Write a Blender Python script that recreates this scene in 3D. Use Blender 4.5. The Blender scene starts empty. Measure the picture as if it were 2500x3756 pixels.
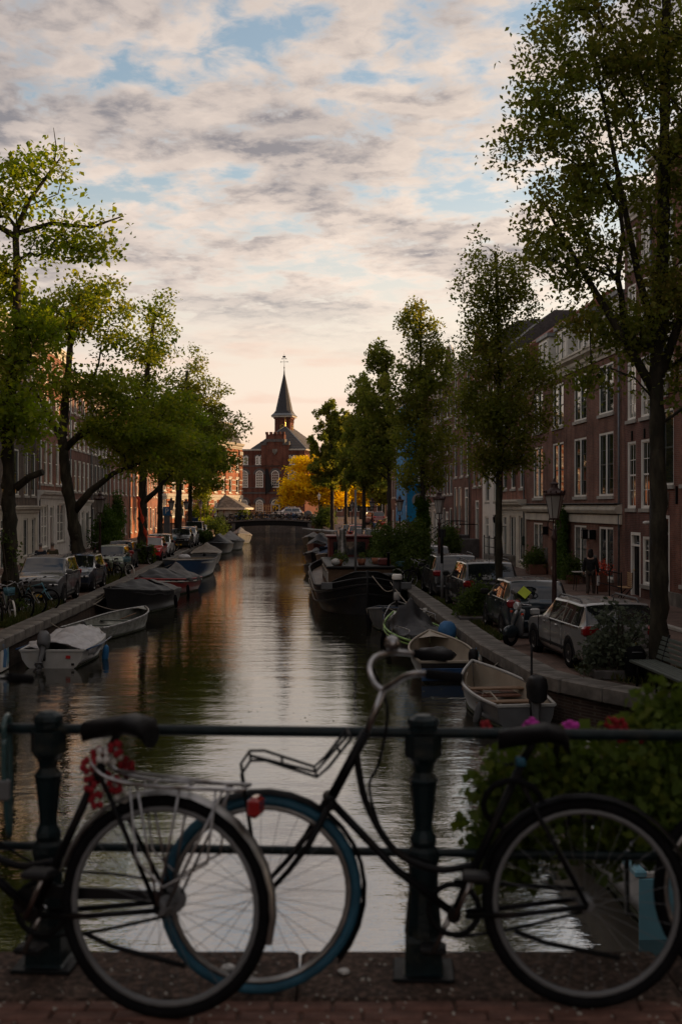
import bpy, math, random
import numpy as np
from mathutils import Vector, Matrix

# ------------------------------------------------------------------ camera, sky, sun, exposure
SC = bpy.context.scene
COL = SC.collection
R = math.radians
F, HZ, CZ = 4300.0, 1855.0, 3.45          # focal length in photo pixels, horizon row, eye height above the quay
cam = bpy.data.cameras.new("camera")
cam.sensor_fit = 'HORIZONTAL'; cam.sensor_width = 24.0
cam.lens = 24.0 * F / 2500.0
cam.shift_y = -23.0 / 2500.0
cam.clip_start = 0.1; cam.clip_end = 6000
cam.dof.use_dof = True; cam.dof.focus_distance = 44.0; cam.dof.aperture_fstop = 2.9
camo = bpy.data.objects.new("camera", cam); COL.objects.link(camo)
camo.location = (0, 0, CZ); camo.rotation_euler = (R(90), 0, 0)
SC.camera = camo

SUN_AZ, SUN_EL = R(66), R(9.0)            # low evening sun, ahead and to the right
W = bpy.data.worlds.new("World"); SC.world = W; W.use_nodes = True
SKYLOC = (21.9, 15.5, 0)
def build_world():
    nt = W.node_tree; N = nt.nodes; L = nt.links; N.clear()
    def nd(t, **k):
        n = N.new(t)
        for a, b in k.items(): setattr(n, a, b)
        return n
    def math_(op, a, b=None, clamp=False):
        n = nd('ShaderNodeMath', operation=op, use_clamp=clamp)
        for i, x in enumerate((a, b)):
            if x is None: continue
            if isinstance(x, (int, float)): n.inputs[i].default_value = x
            else: L.new(x, n.inputs[i])
        return n.outputs[0]
    def mapr(x, a, b, c=0.0, d=1.0):
        n = nd('ShaderNodeMapRange', interpolation_type='SMOOTHSTEP')
        L.new(x, n.inputs[0])
        for i, v in enumerate((a, b, c, d)): n.inputs[i + 1].default_value = v
        return n.outputs[0]
    def mix(f, a, b):
        n = nd('ShaderNodeMix', data_type='RGBA')
        if isinstance(f, float): n.inputs[0].default_value = f
        else: L.new(f, n.inputs[0])
        for s, x in ((6, a), (7, b)):
            if isinstance(x, tuple): n.inputs[s].default_value = (*x, 1)
            else: L.new(x, n.inputs[s])
        return n.outputs[2]
    def noise(v, sc, det, rough, dist=0.0):
        n = nd('ShaderNodeTexNoise'); L.new(v, n.inputs['Vector'])
        n.inputs['Scale'].default_value = sc; n.inputs['Detail'].default_value = det
        n.inputs['Roughness'].default_value = rough; n.inputs['Distortion'].default_value = dist
        return n.outputs['Fac']
    sky = nd('ShaderNodeTexSky', sky_type='NISHITA')
    sky.sun_disc = False; sky.sun_elevation = SUN_EL; sky.sun_rotation = SUN_AZ
    sky.air_density = 1.0; sky.dust_density = 1.6; sky.ozone_density = 1.6; sky.altitude = 0
    tc = nd('ShaderNodeTexCoord'); sep = nd('ShaderNodeSeparateXYZ')
    L.new(tc.outputs['Generated'], sep.inputs[0])
    x, y, z = sep.outputs
    # cloud deck: the direction projected on a flat layer overhead
    zz = math_('MAXIMUM', math_('ADD', z, 0.07), 0.03)
    cx = math_('DIVIDE', x, zz); cy = math_('DIVIDE', y, zz)
    cb = nd('ShaderNodeCombineXYZ'); L.new(cx, cb.inputs[0]); L.new(cy, cb.inputs[1])
    mp = nd('ShaderNodeMapping'); mp.vector_type = 'POINT'
    mp.inputs['Rotation'].default_value = (0, 0, R(18)); mp.inputs['Scale'].default_value = (1.15, 1.0, 1)
    mp.inputs['Location'].default_value = SKYLOC
    L.new(cb.outputs[0], mp.inputs[0]); P = mp.outputs[0]
    big = noise(P, 1.5, 2.0, 0.5)
    mid = noise(P, 5.0, 4.0, 0.52, 0.35)
    fine = noise(P, 11.0, 7.0, 0.62, 0.3)
    d = math_('ADD', math_('ADD', math_('MULTIPLY', big, 0.42), math_('MULTIPLY', mid, 0.40)), math_('MULTIPLY', fine, 0.28))
    edge = mapr(z, 0.110, 0.195)                       # the deck ends some way above the horizon
    cover = math_('MULTIPLY', mapr(d, 0.445, 0.570), edge)
    thick = mapr(d, 0.46, 0.64)
    # light from the low sun: the side of each cloud towards the sun is brighter
    off = nd('ShaderNodeVectorMath', operation='ADD'); L.new(P, off.inputs[0])
    off.inputs[1].default_value = (0.045, 0.07, 0)
    mid2 = noise(off.outputs[0], 5.0, 4.0, 0.52, 0.35); fine2 = noise(off.outputs[0], 11.0, 7.0, 0.62, 0.3)
    slope = math_('ADD', math_('SUBTRACT', mid, mid2), math_('MULTIPLY', math_('SUBTRACT', fine, fine2), 0.8))
    relief = mapr(slope, -0.22, 0.18)
    ns = nd('ShaderNodeVectorMath', operation='DOT_PRODUCT'); L.new(tc.outputs['Generated'], ns.inputs[0])
    ns.inputs[1].default_value = (math.sin(SUN_AZ), math.cos(SUN_AZ), 0.12)
    toward = mapr(ns.outputs['Value'], -0.1, 0.9)
    lit = mix(toward, (5.9, 4.95, 4.35), (7.8, 6.45, 5.25))
    dark = mix(toward, (1.7, 1.65, 1.8), (2.5, 2.25, 2.25))
    shade = math_('MULTIPLY', thick, math_('SUBTRACT', 1.0, math_('MULTIPLY', relief, 0.80)))
    shade = math_('ADD', math_('MULTIPLY', shade, 0.74), math_('MULTIPLY', mapr(big, 0.36, 0.72), 0.40), True)
    shade = math_('ADD', shade, math_('MULTIPLY', math_('SUBTRACT', fine, 0.5), 0.45), True)
    shade = math_('ADD', shade, mapr(z, 0.20, 0.46, 0.0, 0.30), True)      # overhead one sees the shaded undersides
    cc = mix(shade, lit, dark)
    # evening haze near the horizon, warm
    hz = mapr(z, 0.08, 0.30, 1.0, 0.0)
    warm = mix(mapr(z, -0.01, 0.105), (8.0, 4.4, 2.2), (7.2, 5.9, 4.7))
    warm2 = mix(toward, mix(0.35, warm, (4.2, 3.8, 3.9)), warm)
    gain = nd('ShaderNodeVectorMath', operation='MULTIPLY'); L.new(sky.outputs[0], gain.inputs[0])
    gain.inputs[1].default_value = (1.95, 1.70, 1.50)
    clear = mix(math_('MULTIPLY', hz, 0.95), gain.outputs[0], warm2)
    streak = noise(cb.outputs[0], 0.75, 5.0, 0.6)
    lows = math_('MULTIPLY', mapr(streak, 0.50, 0.64), mapr(z, 0.02, 0.06))
    lows = math_('MULTIPLY', lows, mapr(z, 0.13, 0.20, 0.6, 0.0))
    clear = mix(lows, clear, (6.2, 4.3, 3.4))
    col = mix(cover, clear, cc)
    bg = nd('ShaderNodeBackground'); bg.inputs['Strength'].default_value = 0.1
    out = nd('ShaderNodeOutputWorld')
    L.new(col, bg.inputs[0]); L.new(bg.outputs[0], out.inputs[0])
build_world()
sl = bpy.data.lights.new("sun", 'SUN'); sl.energy = 4.4; sl.angle = R(0.6); sl.color = (1.0, 0.60, 0.28)
so = bpy.data.objects.new("sun", sl); COL.objects.link(so)
so.rotation_euler = Vector((math.sin(SUN_AZ) * math.cos(SUN_EL), math.cos(SUN_AZ) * math.cos(SUN_EL), math.sin(SUN_EL))).to_track_quat('Z', 'Y').to_euler()
vs = SC.view_settings
SC.display_settings.display_device = 'sRGB'
vs.view_transform = 'Standard'; vs.look = 'None'; vs.exposure = 0.60; vs.gamma = 1.0; vs.use_curve_mapping = False
SC.render.engine = 'CYCLES'
SC.cycles.use_denoising = True
SC.cycles.max_bounces = 6; SC.cycles.diffuse_bounces = 3; SC.cycles.glossy_bounces = 3
SC.cycles.transmission_bounces = 4; SC.cycles.transparent_max_bounces = 6
SC.cycles.sample_clamp_indirect = 6.0
SC.cycles.caustics_reflective = False; SC.cycles.caustics_refractive = False

# ------------------------------------------------------------------ helpers
def g(px, py, z=0.0):
    """photo pixel -> plan position of a point that lies at height z"""
    Y = (CZ - z) * F / (py - HZ)
    return ((px - 1250.0) * Y / F, Y)
def lerp(a, b, t): return a + (b - a) * t
def interp(pts, y):
    for (x0, y0), (x1, y1) in zip(pts, pts[1:]):
        if y <= y1 or (x1, y1) == pts[-1]:
            return x0 + (x1 - x0) * (y - y0) / (y1 - y0)

class MB:
    def __init__(s): s.v = []; s.f = []; s.sm = []
    def add(s, vs, fs, smooth=False):
        o = len(s.v); s.v += [tuple(p) for p in vs]
        s.f += [tuple(i + o for i in f) for f in fs]; s.sm += [smooth] * len(fs); return s
    def box(s, x0, x1, y0, y1, z0, z1, M=None):
        v = [(x, y, z) for z in (z0, z1) for y in (y0, y1) for x in (x0, x1)]
        if M is not None: v = [M @ Vector(p) for p in v]
        return s.add(v, [(0, 2, 3, 1), (4, 5, 7, 6), (0, 1, 5, 4), (2, 6, 7, 3), (0, 4, 6, 2), (1, 3, 7, 5)])
    def cbox(s, c, d, rx=0, ry=0, rz=0):
        M = Matrix.Translation(c) @ Matrix.Rotation(rz, 4, 'Z') @ Matrix.Rotation(ry, 4, 'Y') @ Matrix.Rotation(rx, 4, 'X')
        return s.box(-d[0] / 2, d[0] / 2, -d[1] / 2, d[1] / 2, -d[2] / 2, d[2] / 2, M)
    def bbox(s, x0, x1, y0, y1, z0, z1, b=0.02, M=None):
        """box with bevelled edges"""
        b = min(b, (x1 - x0) * .45, (y1 - y0) * .45, (z1 - z0) * .45)
        rings = []
        for z, i in ((z0, b), (z0 + b, 0), (z1 - b, 0), (z1, b)):
            X0, X1, Y0, Y1 = x0 + i, x1 - i, y0 + i, y1 - i
            c = b * .6
            rings.append([(X0 + c, Y0, z), (X1 - c, Y0, z), (X1, Y0 + c, z), (X1, Y1 - c, z), (X1 - c, Y1, z), (X0 + c, Y1, z), (X0, Y1 - c, z), (X0, Y0 + c, z)])
        if M is not None: rings = [[M @ Vector(p) for p in r] for r in rings]
        return s.loft(rings, cap0=True, cap1=True)
    def loft(s, rings, closed=True, cap0=False, cap1=False, smooth=False):
        n = len(rings[0]); vs = [p for r in rings for p in r]; fs = []
        for i in range(len(rings) - 1):
            for j in range(n if closed else n - 1):
                k = (j + 1) % n
                fs.append((i * n + j, i * n + k, (i + 1) * n + k, (i + 1) * n + j))
        s.add(vs, fs, smooth)
        o = len(s.v) - len(vs)
        if cap0: s.f.append(tuple(o + j for j in reversed(range(n)))); s.sm.append(False)
        if cap1: s.f.append(tuple(o + (len(rings) - 1) * n + j for j in range(n))); s.sm.append(False)
        return s
    FAT = 1.0
    def tube(s, pts, r, n=8, caps=True, closed=False, smooth=True):
        pts = [Vector(p) for p in pts]; m = len(pts)
        if MB.FAT != 1.0: r = [q * MB.FAT for q in r] if isinstance(r, (list, tuple)) else r * MB.FAT
        rr = r if isinstance(r, (list, tuple)) else [r] * m
        rings = []; up = None
        for i, p in enumerate(pts):
            if closed: t = pts[(i + 1) % m] - pts[i - 1]
            else: t = pts[min(i + 1, m - 1)] - pts[max(i - 1, 0)]
            if t.length < 1e-9: t = Vector((0, 0, 1))
            t.normalize()
            if up is None:
                a = Vector((0, 0, 1)) if abs(t.z) < .9 else Vector((1, 0, 0))
                up = (a - t * a.dot(t)).normalized()
            else:
                up = up - t * up.dot(t)
                up = up.normalized() if up.length > 1e-6 else t.orthogonal().normalized()
            sd = t.cross(up)
            rings.append([p + (up * math.cos(a) + sd * math.sin(a)) * rr[i] for a in [2 * math.pi * k / n for k in range(n)]])
        if closed: rings.append(rings[0])
        return s.loft(rings, True, caps and not closed, caps and not closed, smooth)
    def lathe(s, prof, n=16, c=(0, 0, 0), axis='z', smooth=True, caps=True, a0=0.0):
        rings = []
        for r, h in prof:
            ring = []
            for k in range(n):
                a = a0 + 2 * math.pi * k / n; u, w = r * math.cos(a), r * math.sin(a)
                p = (u, w, h) if axis == 'z' else ((h, u, w) if axis == 'x' else (u, h, w))
                ring.append((p[0] + c[0], p[1] + c[1], p[2] + c[2]))
            rings.append(ring)
        return s.loft(rings, True, caps, caps, smooth)
    def prism(s, poly, a0, a1, plane='xz', smooth=False):
        """polygon extruded: 'xz' along y, 'yz' along x, 'xy' along z"""
        n = len(poly)
        def P(u, w, a): return (u, a, w) if plane == 'xz' else ((a, u, w) if plane == 'yz' else (u, w, a))
        v = [P(u, w, a0) for u, w in poly] + [P(u, w, a1) for u, w in poly]
        fs = [(j, (j + 1) % n, n + (j + 1) % n, n + j) for j in range(n)]
        s.add(v, fs, smooth)
        o = len(s.v) - 2 * n
        s.f += [tuple(o + j for j in reversed(range(n))), tuple(o + n + j for j in range(n))]; s.sm += [False, False]
        return s
    def ball(s, c, r, n=12, m=8, jit=0.0, rng=None, smooth=True):
        r = (r, r, r) if isinstance(r, (int, float)) else r
        rings = []
        for i in range(m + 1):
            th = math.pi * i / m; ring = []
            for k in range(n):
                a = 2 * math.pi * k / n; q = 1 + (rng.uniform(-jit, jit) if rng and 0 < i < m else 0)
                ring.append((c[0] + r[0] * q * math.sin(th) * math.cos(a), c[1] + r[1] * q * math.sin(th) * math.sin(a), c[2] - r[2] * q * math.cos(th)))
            rings.append(ring)
        return s.loft(rings, True, False, False, smooth)
    def mesh(s, name, mat=None):
        me = bpy.data.meshes.new(name); me.from_pydata(s.v, [], s.f)
        me.polygons.foreach_set('use_smooth', s.sm)
        if mat is not None: me.materials.append(M[mat] if isinstance(mat, str) else mat)
        me.update(); return me
    def build(s, name, mat, parent=None, loc=None):
        return put(name, s.mesh(name, mat), parent, loc)

def put(name, me, parent=None, loc=None, rz=0.0):
    o = bpy.data.objects.new(name, me); COL.objects.link(o)
    if parent is not None: o.parent = parent
    if loc is not None: o.location = loc
    if rz: o.rotation_euler = (0, 0, rz)
    return o
def tag(o, label=None, cat=None, group=None, kind=None):
    if label: o['label'] = label
    if cat: o['category'] = cat
    if group: o['group'] = group
    if kind: o['kind'] = kind
    return o
def thing(name, label, cat, loc=(0, 0, 0), rz=0.0, group=None):
    o = bpy.data.objects.new(name, None); COL.objects.link(o)
    o.empty_display_size = .2
    o.location = loc if len(loc) == 3 else (*loc, 0.0); o.rotation_euler = (0, 0, rz)
    return tag(o, label, cat, group)
def copy_thing(root, label, loc, rz=None, scale=None, group=None):
    """a copy of a thing with copies of its parts and sub-parts (mesh data shared)"""
    def cp(o, parent):
        c = o.copy(); COL.objects.link(c); c.parent = parent
        for ch in o.children: cp(ch, c)
        return c
    kids = list(root.children); c = root.copy(); COL.objects.link(c)
    for k in kids: cp(k, c)
    c.location = loc if len(loc) == 3 else (*loc, 0.0)
    if rz is not None: c.rotation_euler = (c.rotation_euler[0], c.rotation_euler[1], rz)
    if scale: c.scale = (scale,) * 3
    c['label'] = label
    if group: c['group'] = group
    return c
def quads(name, verts, faces, mat, parent=None, rnd=None, smooth=False):
    """fast mesh from numpy arrays of equal-sided faces"""
    me = bpy.data.meshes.new(name); nv, nf, k = len(verts), len(faces), faces.shape[1]
    me.vertices.add(nv); me.vertices.foreach_set('co', verts.astype(np.float32).ravel())
    me.loops.add(nf * k); me.loops.foreach_set('vertex_index', faces.astype(np.int32).ravel())
    me.polygons.add(nf); me.polygons.foreach_set('loop_start', np.arange(0, nf * k, k, dtype=np.int32))
    if smooth: me.polygons.foreach_set('use_smooth', np.ones(nf, dtype=bool))
    me.update(calc_edges=True)
    if rnd is not None:
        at = me.attributes.new('rnd', 'FLOAT', 'FACE'); at.data.foreach_set('value', rnd.astype(np.float32))
    me.materials.append(M[mat])
    return put(name, me, parent)

# ------------------------------------------------------------------ materials
M = {}
def nodes(name):
    m = bpy.data.materials.new(name); m.use_nodes = True
    nt = m.node_tree; b = nt.nodes['Principled BSDF']; M[name] = m
    return m, nt, b
def link_noise(nt, scale, detail=4, coord='Object', rough=.55, stretch=None):
    tc = nt.nodes.new('ShaderNodeTexCoord'); n = nt.nodes.new('ShaderNodeTexNoise')
    n.inputs['Scale'].default_value = scale; n.inputs['Detail'].default_value = detail; n.inputs['Roughness'].default_value = rough
    src = tc.outputs[coord]
    if stretch:
        mp = nt.nodes.new('ShaderNodeMapping'); mp.inputs['Scale'].default_value = stretch
        nt.links.new(src, mp.inputs[0]); src = mp.outputs[0]
    nt.links.new(src, n.inputs['Vector']); return n
def ramp(nt, fac, stops):
    r = nt.nodes.new('ShaderNodeValToRGB'); e = r.color_ramp.elements
    while len(e) < len(stops): e.new(.5)
    for i, (p, c) in enumerate(stops):
        e[i].position = p; e[i].color = (*c, 1)
    nt.links.new(fac, r.inputs[0]); return r.outputs[0]
def bump(nt, b, h, strength, dist=.02):
    n = nt.nodes.new('ShaderNodeBump'); n.inputs['Strength'].default_value = strength; n.inputs['Distance'].default_value = dist
    nt.links.new(h, n.inputs['Height']); nt.links.new(n.outputs[0], b.inputs['Normal']); return n
def mk(name, col, rough=.6, metal=0.0, var=.25, scale=4.0, bmp=0.0, coat=0.0, spec=.28, detail=5, dirt=None, stretch=None):
    """plain surface with uneven colour, gloss and fine relief"""
    m, nt, b = nodes(name)
    n = link_noise(nt, scale, detail, stretch=stretch)
    lo = tuple(c * (1 - var) for c in col); hi = tuple(min(1, c * (1 + var)) for c in col)
    st = [(.3, lo), (.7, hi)]
    if dirt: st = [(.28, dirt), (.45, lo), (.72, hi)]
    nt.links.new(ramp(nt, n.outputs['Fac'], st), b.inputs['Base Color'])
    mr = nt.nodes.new('ShaderNodeMapRange'); nt.links.new(n.outputs['Fac'], mr.inputs[0])
    mr.inputs[3].default_value = min(1, rough * 1.25); mr.inputs[4].default_value = rough * .8
    nt.links.new(mr.outputs[0], b.inputs['Roughness'])
    b.inputs['Metallic'].default_value = metal; b.inputs['Specular IOR Level'].default_value = spec
    if coat: b.inputs['Coat Weight'].default_value = coat; b.inputs['Coat Roughness'].default_value = .06
    if bmp:
        n2 = link_noise(nt, scale * 5, 4); bump(nt, b, n2.outputs['Fac'], bmp)
    return m
def brick(name, c1, c2, mortar, bw=.215, bh=.066, ms=.009, rough=.85, flat=False, patch=.5):
    m, nt, b = nodes(name)
    tc = nt.nodes.new('ShaderNodeTexCoord'); sep = nt.nodes.new('ShaderNodeSeparateXYZ'); cb = nt.nodes.new('ShaderNodeCombineXYZ')
    nt.links.new(tc.outputs['Object'], sep.inputs[0])
    if flat:
        nt.links.new(sep.outputs[0], cb.inputs[0]); nt.links.new(sep.outputs[1], cb.inputs[1])
    else:
        ad = nt.nodes.new('ShaderNodeMath'); nt.links.new(sep.outputs[0], ad.inputs[0]); nt.links.new(sep.outputs[1], ad.inputs[1])
        nt.links.new(ad.outputs[0], cb.inputs[0]); nt.links.new(sep.outputs[2], cb.inputs[1])
    t = nt.nodes.new('ShaderNodeTexBrick'); nt.links.new(cb.outputs[0], t.inputs['Vector'])
    t.inputs['Scale'].default_value = 1; t.inputs['Brick Width'].default_value = bw; t.inputs['Row Height'].default_value = bh
    t.inputs['Mortar Size'].default_value = ms; t.inputs['Mortar Smooth'].default_value = .2; t.inputs['Bias'].default_value = 0
    t.inputs['Color1'].default_value = (*c1, 1); t.inputs['Color2'].default_value = (*c2, 1); t.inputs['Mortar'].default_value = (*mortar, 1)
    n = link_noise(nt, .7, 6); mx = nt.nodes.new('ShaderNodeMix'); mx.data_type = 'RGBA'; mx.blend_type = 'MULTIPLY'
    mx.inputs[0].default_value = 1.0
    nt.links.new(t.outputs['Color'], mx.inputs[6])
    nt.links.new(ramp(nt, n.outputs['Fac'], [(.3, (1 - patch,) * 3), (.7, (1.15, 1.12, 1.1))]), mx.inputs[7])
    st = link_noise(nt, 1.0, 5, stretch=(2.2, 2.2, .22)); m3 = nt.nodes.new('ShaderNodeMix'); m3.data_type = 'RGBA'; m3.blend_type = 'MULTIPLY'; m3.inputs[0].default_value = .75
    nt.links.new(mx.outputs[2], m3.inputs[6]); nt.links.new(ramp(nt, st.outputs['Fac'], [(.32, (.55, .53, .52)), (.56, (1.1, 1.08, 1.05))]), m3.inputs[7])
    nt.links.new(m3.outputs[2], b.inputs['Base Color']); b.inputs['Roughness'].default_value = rough; b.inputs['Specular IOR Level'].default_value = .12
    inv = nt.nodes.new('ShaderNodeMath'); inv.operation = 'SUBTRACT'; inv.inputs[0].default_value = 1
    nt.links.new(t.outputs['Fac'], inv.inputs[1]); bump(nt, b, inv.outputs[0], .5, .01)
    return m
def leafmat(name, stops, trans=.45):
    m = bpy.data.materials.new(name); m.use_nodes = True; M[name] = m; nt = m.node_tree; N = nt.nodes; N.clear()
    at = N.new('ShaderNodeAttribute'); at.attribute_name = 'rnd'
    n = link_noise(nt, .45, 3); ad = N.new('ShaderNodeMath'); ad.operation = 'MULTIPLY_ADD'
    nt.links.new(n.outputs['Fac'], ad.inputs[0]); ad.inputs[1].default_value = .9
    sb = N.new('ShaderNodeMath'); sb.operation = 'MULTIPLY_ADD'; nt.links.new(at.outputs['Fac'], sb.inputs[0]); sb.inputs[1].default_value = .55; sb.inputs[2].default_value = -.22
    nt.links.new(sb.outputs[0], ad.inputs[2])
    c = ramp(nt, ad.outputs[0], stops)
    d = N.new('ShaderNodeBsdfPrincipled'); d.inputs['Roughness'].default_value = .55; d.inputs['Specular IOR Level'].default_value = .12
    t = N.new('ShaderNodeBsdfTranslucent'); mx = N.new('ShaderNodeMixShader'); mx.inputs[0].default_value = trans
    out = N.new('ShaderNodeOutputMaterial')
    nt.links.new(c, d.inputs['Base Color'])
    hs = N.new('ShaderNodeHueSaturation'); hs.inputs['Value'].default_value = 1.5; hs.inputs['Saturation'].default_value = 1.1
    nt.links.new(c, hs.inputs['Color']); nt.links.new(hs.outputs[0], t.inputs['Color'])
    nt.links.new(d.outputs[0], mx.inputs[1]); nt.links.new(t.outputs[0], mx.inputs[2]); nt.links.new(mx.outputs[0], out.inputs[0])
    return m

brick('brick_brown', (.275, .130, .096), (.190, .098, .078), (.21, .175, .15))
brick('brick_red', (.300, .120, .086), (.220, .092, .070), (.23, .19, .16))
brick('brick_plum', (.225, .100, .084), (.160, .078, .068), (.20, .165, .14))
brick('brick_grey', (.165, .130, .110), (.120, .096, .083), (.13, .12, .105))
brick('brick_orange', (.36, .115, .055), (.29, .09, .045), (.36, .24, .17))
brick('brick_church', (.145, .053, .037), (.115, .045, .033), (.14, .080, .062), patch=.35)
brick('brick_quay', (.080, .052, .042), (.055, .040, .034), (.10, .085, .07), bh=.06, patch=.6)
brick('brick_paving', (.200, .132, .108), (.150, .106, .088), (.085, .072, .060), bw=.21, bh=.075, ms=.006, rough=.7, flat=True, patch=.45)
mk('paver_brick', (.125, .062, .046), .75, var=.45, scale=9, bmp=.4)
mk('stone_coping', (.17, .155, .135), .75, var=.35, scale=2.2, bmp=.35, dirt=(.075, .07, .06))
mk('stone_light', (.36, .34, .30), .7, var=.2, scale=3, bmp=.15)
mk('stone_dark', (.085, .078, .075), .7, var=.3, scale=3, bmp=.2)
mk('gritty_slab', (.125, .080, .060), .85, var=.6, scale=38, bmp=.8, dirt=(.04, .03, .025))
mk('plaster_cream', (.60, .56, .47), .6, var=.10, scale=1.3, dirt=(.42, .39, .33))
mk('plaster_white', (.66, .64, .60), .55, var=.08, scale=1.5, dirt=(.46, .45, .42))
mk('paint_white', (.78, .76, .70), .45, var=.07, scale=2.5)
mk('paint_offwhite', (.55, .53, .48), .5, var=.12, scale=2.5)
mk('paint_green_dark', (.022, .040, .034), .35, var=.2, scale=6)
mk('paint_black', (.005, .0055, .007), .42, var=.4, scale=9, spec=.12, bmp=.1, dirt=(.014, .010, .008))
mk('door_green', (.020, .045, .038), .35, var=.2)
mk('roof_tile', (.055, .050, .050), .6, var=.35, scale=7, bmp=.4)
mk('roof_tile_red', (.17, .065, .045), .7, var=.3, scale=7, bmp=.4)
mk('slate', (.028, .030, .036), .6, var=.35, scale=6, bmp=.3, spec=.3)
mk('lead', (.16, .17, .18), .5, metal=.3, var=.25)
mk('iron_black', (.007, .008, .009), .5, spec=.15, metal=.3, var=.3, scale=12, bmp=.15)
mk('rail_green', (.005, .014, .017), .38, metal=.0, spec=.2, var=.3, scale=9, bmp=.2, dirt=(.028, .030, .024))
mk('lamp_brown', (.050, .026, .024), .42, metal=.2, var=.25, scale=8, bmp=.15)
mk('chrome', (.40, .40, .41), .30, metal=1.0, var=.35, scale=14, dirt=(.10, .07, .05))
mk('alu', (.34, .34, .335), .42, metal=.9, var=.3, scale=7, dirt=(.13, .115, .10))
mk('alu_dull', (.30, .31, .28), .5, metal=.6, var=.25, scale=4, dirt=(.13, .13, .10))
mk('rubber', (.006, .006, .007), .85, spec=.08, var=.25, scale=14, bmp=.2)
mk('tyre_blue', (.020, .085, .135), .6, var=.25, scale=14)
mk('leather_black', (.006, .006, .007), .5, spec=.10, var=.25, scale=18, bmp=.2)
mk('plastic_black', (.009, .009, .010), .5, var=.3, spec=.2)
mk('plastic_grey', (.13, .135, .14), .5, var=.2)
mk('gold', (.75, .50, .16), .35, metal=.8, var=.1)
mk('wood_plank', (.20, .125, .075), .65, var=.35, scale=3, stretch=(1, 14, 14), bmp=.2)
mk('wood_bench', (.085, .100, .085), .5, var=.3, scale=3, stretch=(14, 1, 14), bmp=.2)
mk('wood_warm', (.34, .20, .09), .5, var=.3, scale=3, stretch=(1, 12, 12))
mk('wood_brown', (.13, .055, .035), .5, var=.3, scale=4, stretch=(8, 1, 8))
mk('bark', (.034, .027, .022), .95, var=.5, scale=6, stretch=(1, 1, .25), bmp=.9)
mk('bark_mossy', (.042, .036, .023), .95, var=.5, scale=5, stretch=(1, 1, .3), bmp=.9, dirt=(.026, .028, .014))
mk('twig', (.050, .040, .030), .9, var=.3)
mk('soil', (.060, .045, .030), .95, var=.4, scale=12, bmp=.6)
mk('asphalt_brick', (.090, .062, .052), .8, var=.35, scale=1.3, bmp=.2)
mk('terracotta', (.30, .12, .07), .8, var=.2)
mk('tarp_silver', (.42, .42, .43), .42, var=.2, scale=5, bmp=.3)
mk('tarp_black', (.010, .010, .012), .5, spec=.22, var=.3, scale=5, bmp=.3)
mk('tarp_grey', (.105, .100, .096), .6, spec=.22, var=.25, scale=5, bmp=.3)
mk('tarp_tan', (.22, .195, .165), .65, spec=.22, var=.2, scale=5, bmp=.2)
mk('tarp_blue', (.040, .14, .30), .5, var=.25, scale=6, bmp=.3)
mk('canvas_navy', (.040, .060, .105), .6, spec=.22, var=.25, scale=5, bmp=.2)
mk('hull_white', (.42, .42, .40), .35, var=.12, scale=2, dirt=(.33, .31, .27))
mk('hull_black', (.014, .014, .015), .38, spec=.22, var=.35, scale=1.5, dirt=(.028, .022, .017), bmp=.1)
mk('hull_blue', (.022, .065, .155), .3, var=.2, scale=2)
mk('hull_red', (.30, .022, .022), .35, var=.25, scale=2)
mk('hull_darkred', (.10, .018, .016), .4, var=.25, scale=2)
mk('hull_grey', (.12, .125, .13), .4, spec=.22, var=.25, scale=2)
mk('hull_green', (.20, .36, .08), .4, var=.2, scale=2)
mk('hull_cream', (.36, .31, .24), .45, var=.15, scale=2, dirt=(.30, .25, .19))
mk('hull_teal', (.11, .27, .34), .35, var=.15, scale=2)
mk('hull_brown', (.10, .060, .035), .5, var=.3, scale=3)
mk('algae', (.030, .036, .018), .7, var=.5, scale=6, bmp=.4)
mk('rope', (.35, .31, .25), .9, var=.2)
mk('blue_sheet', (.012, .24, .50), .55, var=.15, scale=2, bmp=.25)
mk('blue_paint', (.03, .16, .36), .4, var=.1)
mk('red_paint', (.42, .025, .025), .4, var=.15)
mk('red_cloth', (.34, .022, .028), .8, var=.3, scale=14, bmp=.3)
mk('orange_red', (.62, .07, .03), .7, var=.2)
mk('flower_red', (.20, .008, .014), .7, var=.3, scale=30)
mk('flower_pink', (.50, .045, .36), .7, var=.3, scale=30)
mk('plate_yellow', (.62, .36, .02), .5, var=.1, scale=8)
mk('plate_ink', (.02, .02, .02), .6, var=.1)
mk('sticker_lime', (.50, .62, .06), .6, var=.1)
mk('lens_red', (.22, .008, .010), .2, var=.2, scale=12, coat=.6)
mk('lens_clear', (.60, .60, .60), .12, metal=.5, var=.2, scale=18)
mk('skin', (.42, .26, .19), .6, var=.1)
mk('hair_dark', (.018, .014, .012), .7, var=.3, scale=30)
mk('hair_grey', (.22, .21, .20), .7, var=.3, scale=30)
mk('cloth_black', (.012, .012, .013), .9, var=.3, scale=12)
mk('cloth_navy', (.020, .026, .040), .9, var=.3, scale=12)
mk('cloth_olive', (.070, .062, .036), .9, var=.3, scale=12)
mk('cloth_orange', (.50, .12, .04), .9, var=.3, scale=12)
mk('cloth_brown', (.055, .042, .034), .9, var=.3, scale=12)
mk('bag_white', (.55, .55, .53), .6, var=.1)
for nm, c in dict(silver=(.27, .27, .265), black=(.010, .010, .012), slate=(.020, .032, .042), grey=(.13, .135, .14), navy=(.012, .018, .035), red=(.55, .014, .016),
                  white=(.62, .62, .61), charcoal=(.035, .036, .038), teal=(.03, .075, .08), wine=(.12, .012, .016), palegreen=(.20, .24, .17)).items():
    mk('car_' + nm, c, .28, metal=.3 if nm in ('silver', 'grey', 'slate', 'charcoal') else 0, var=.08, scale=1.5, coat=.8)
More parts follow.
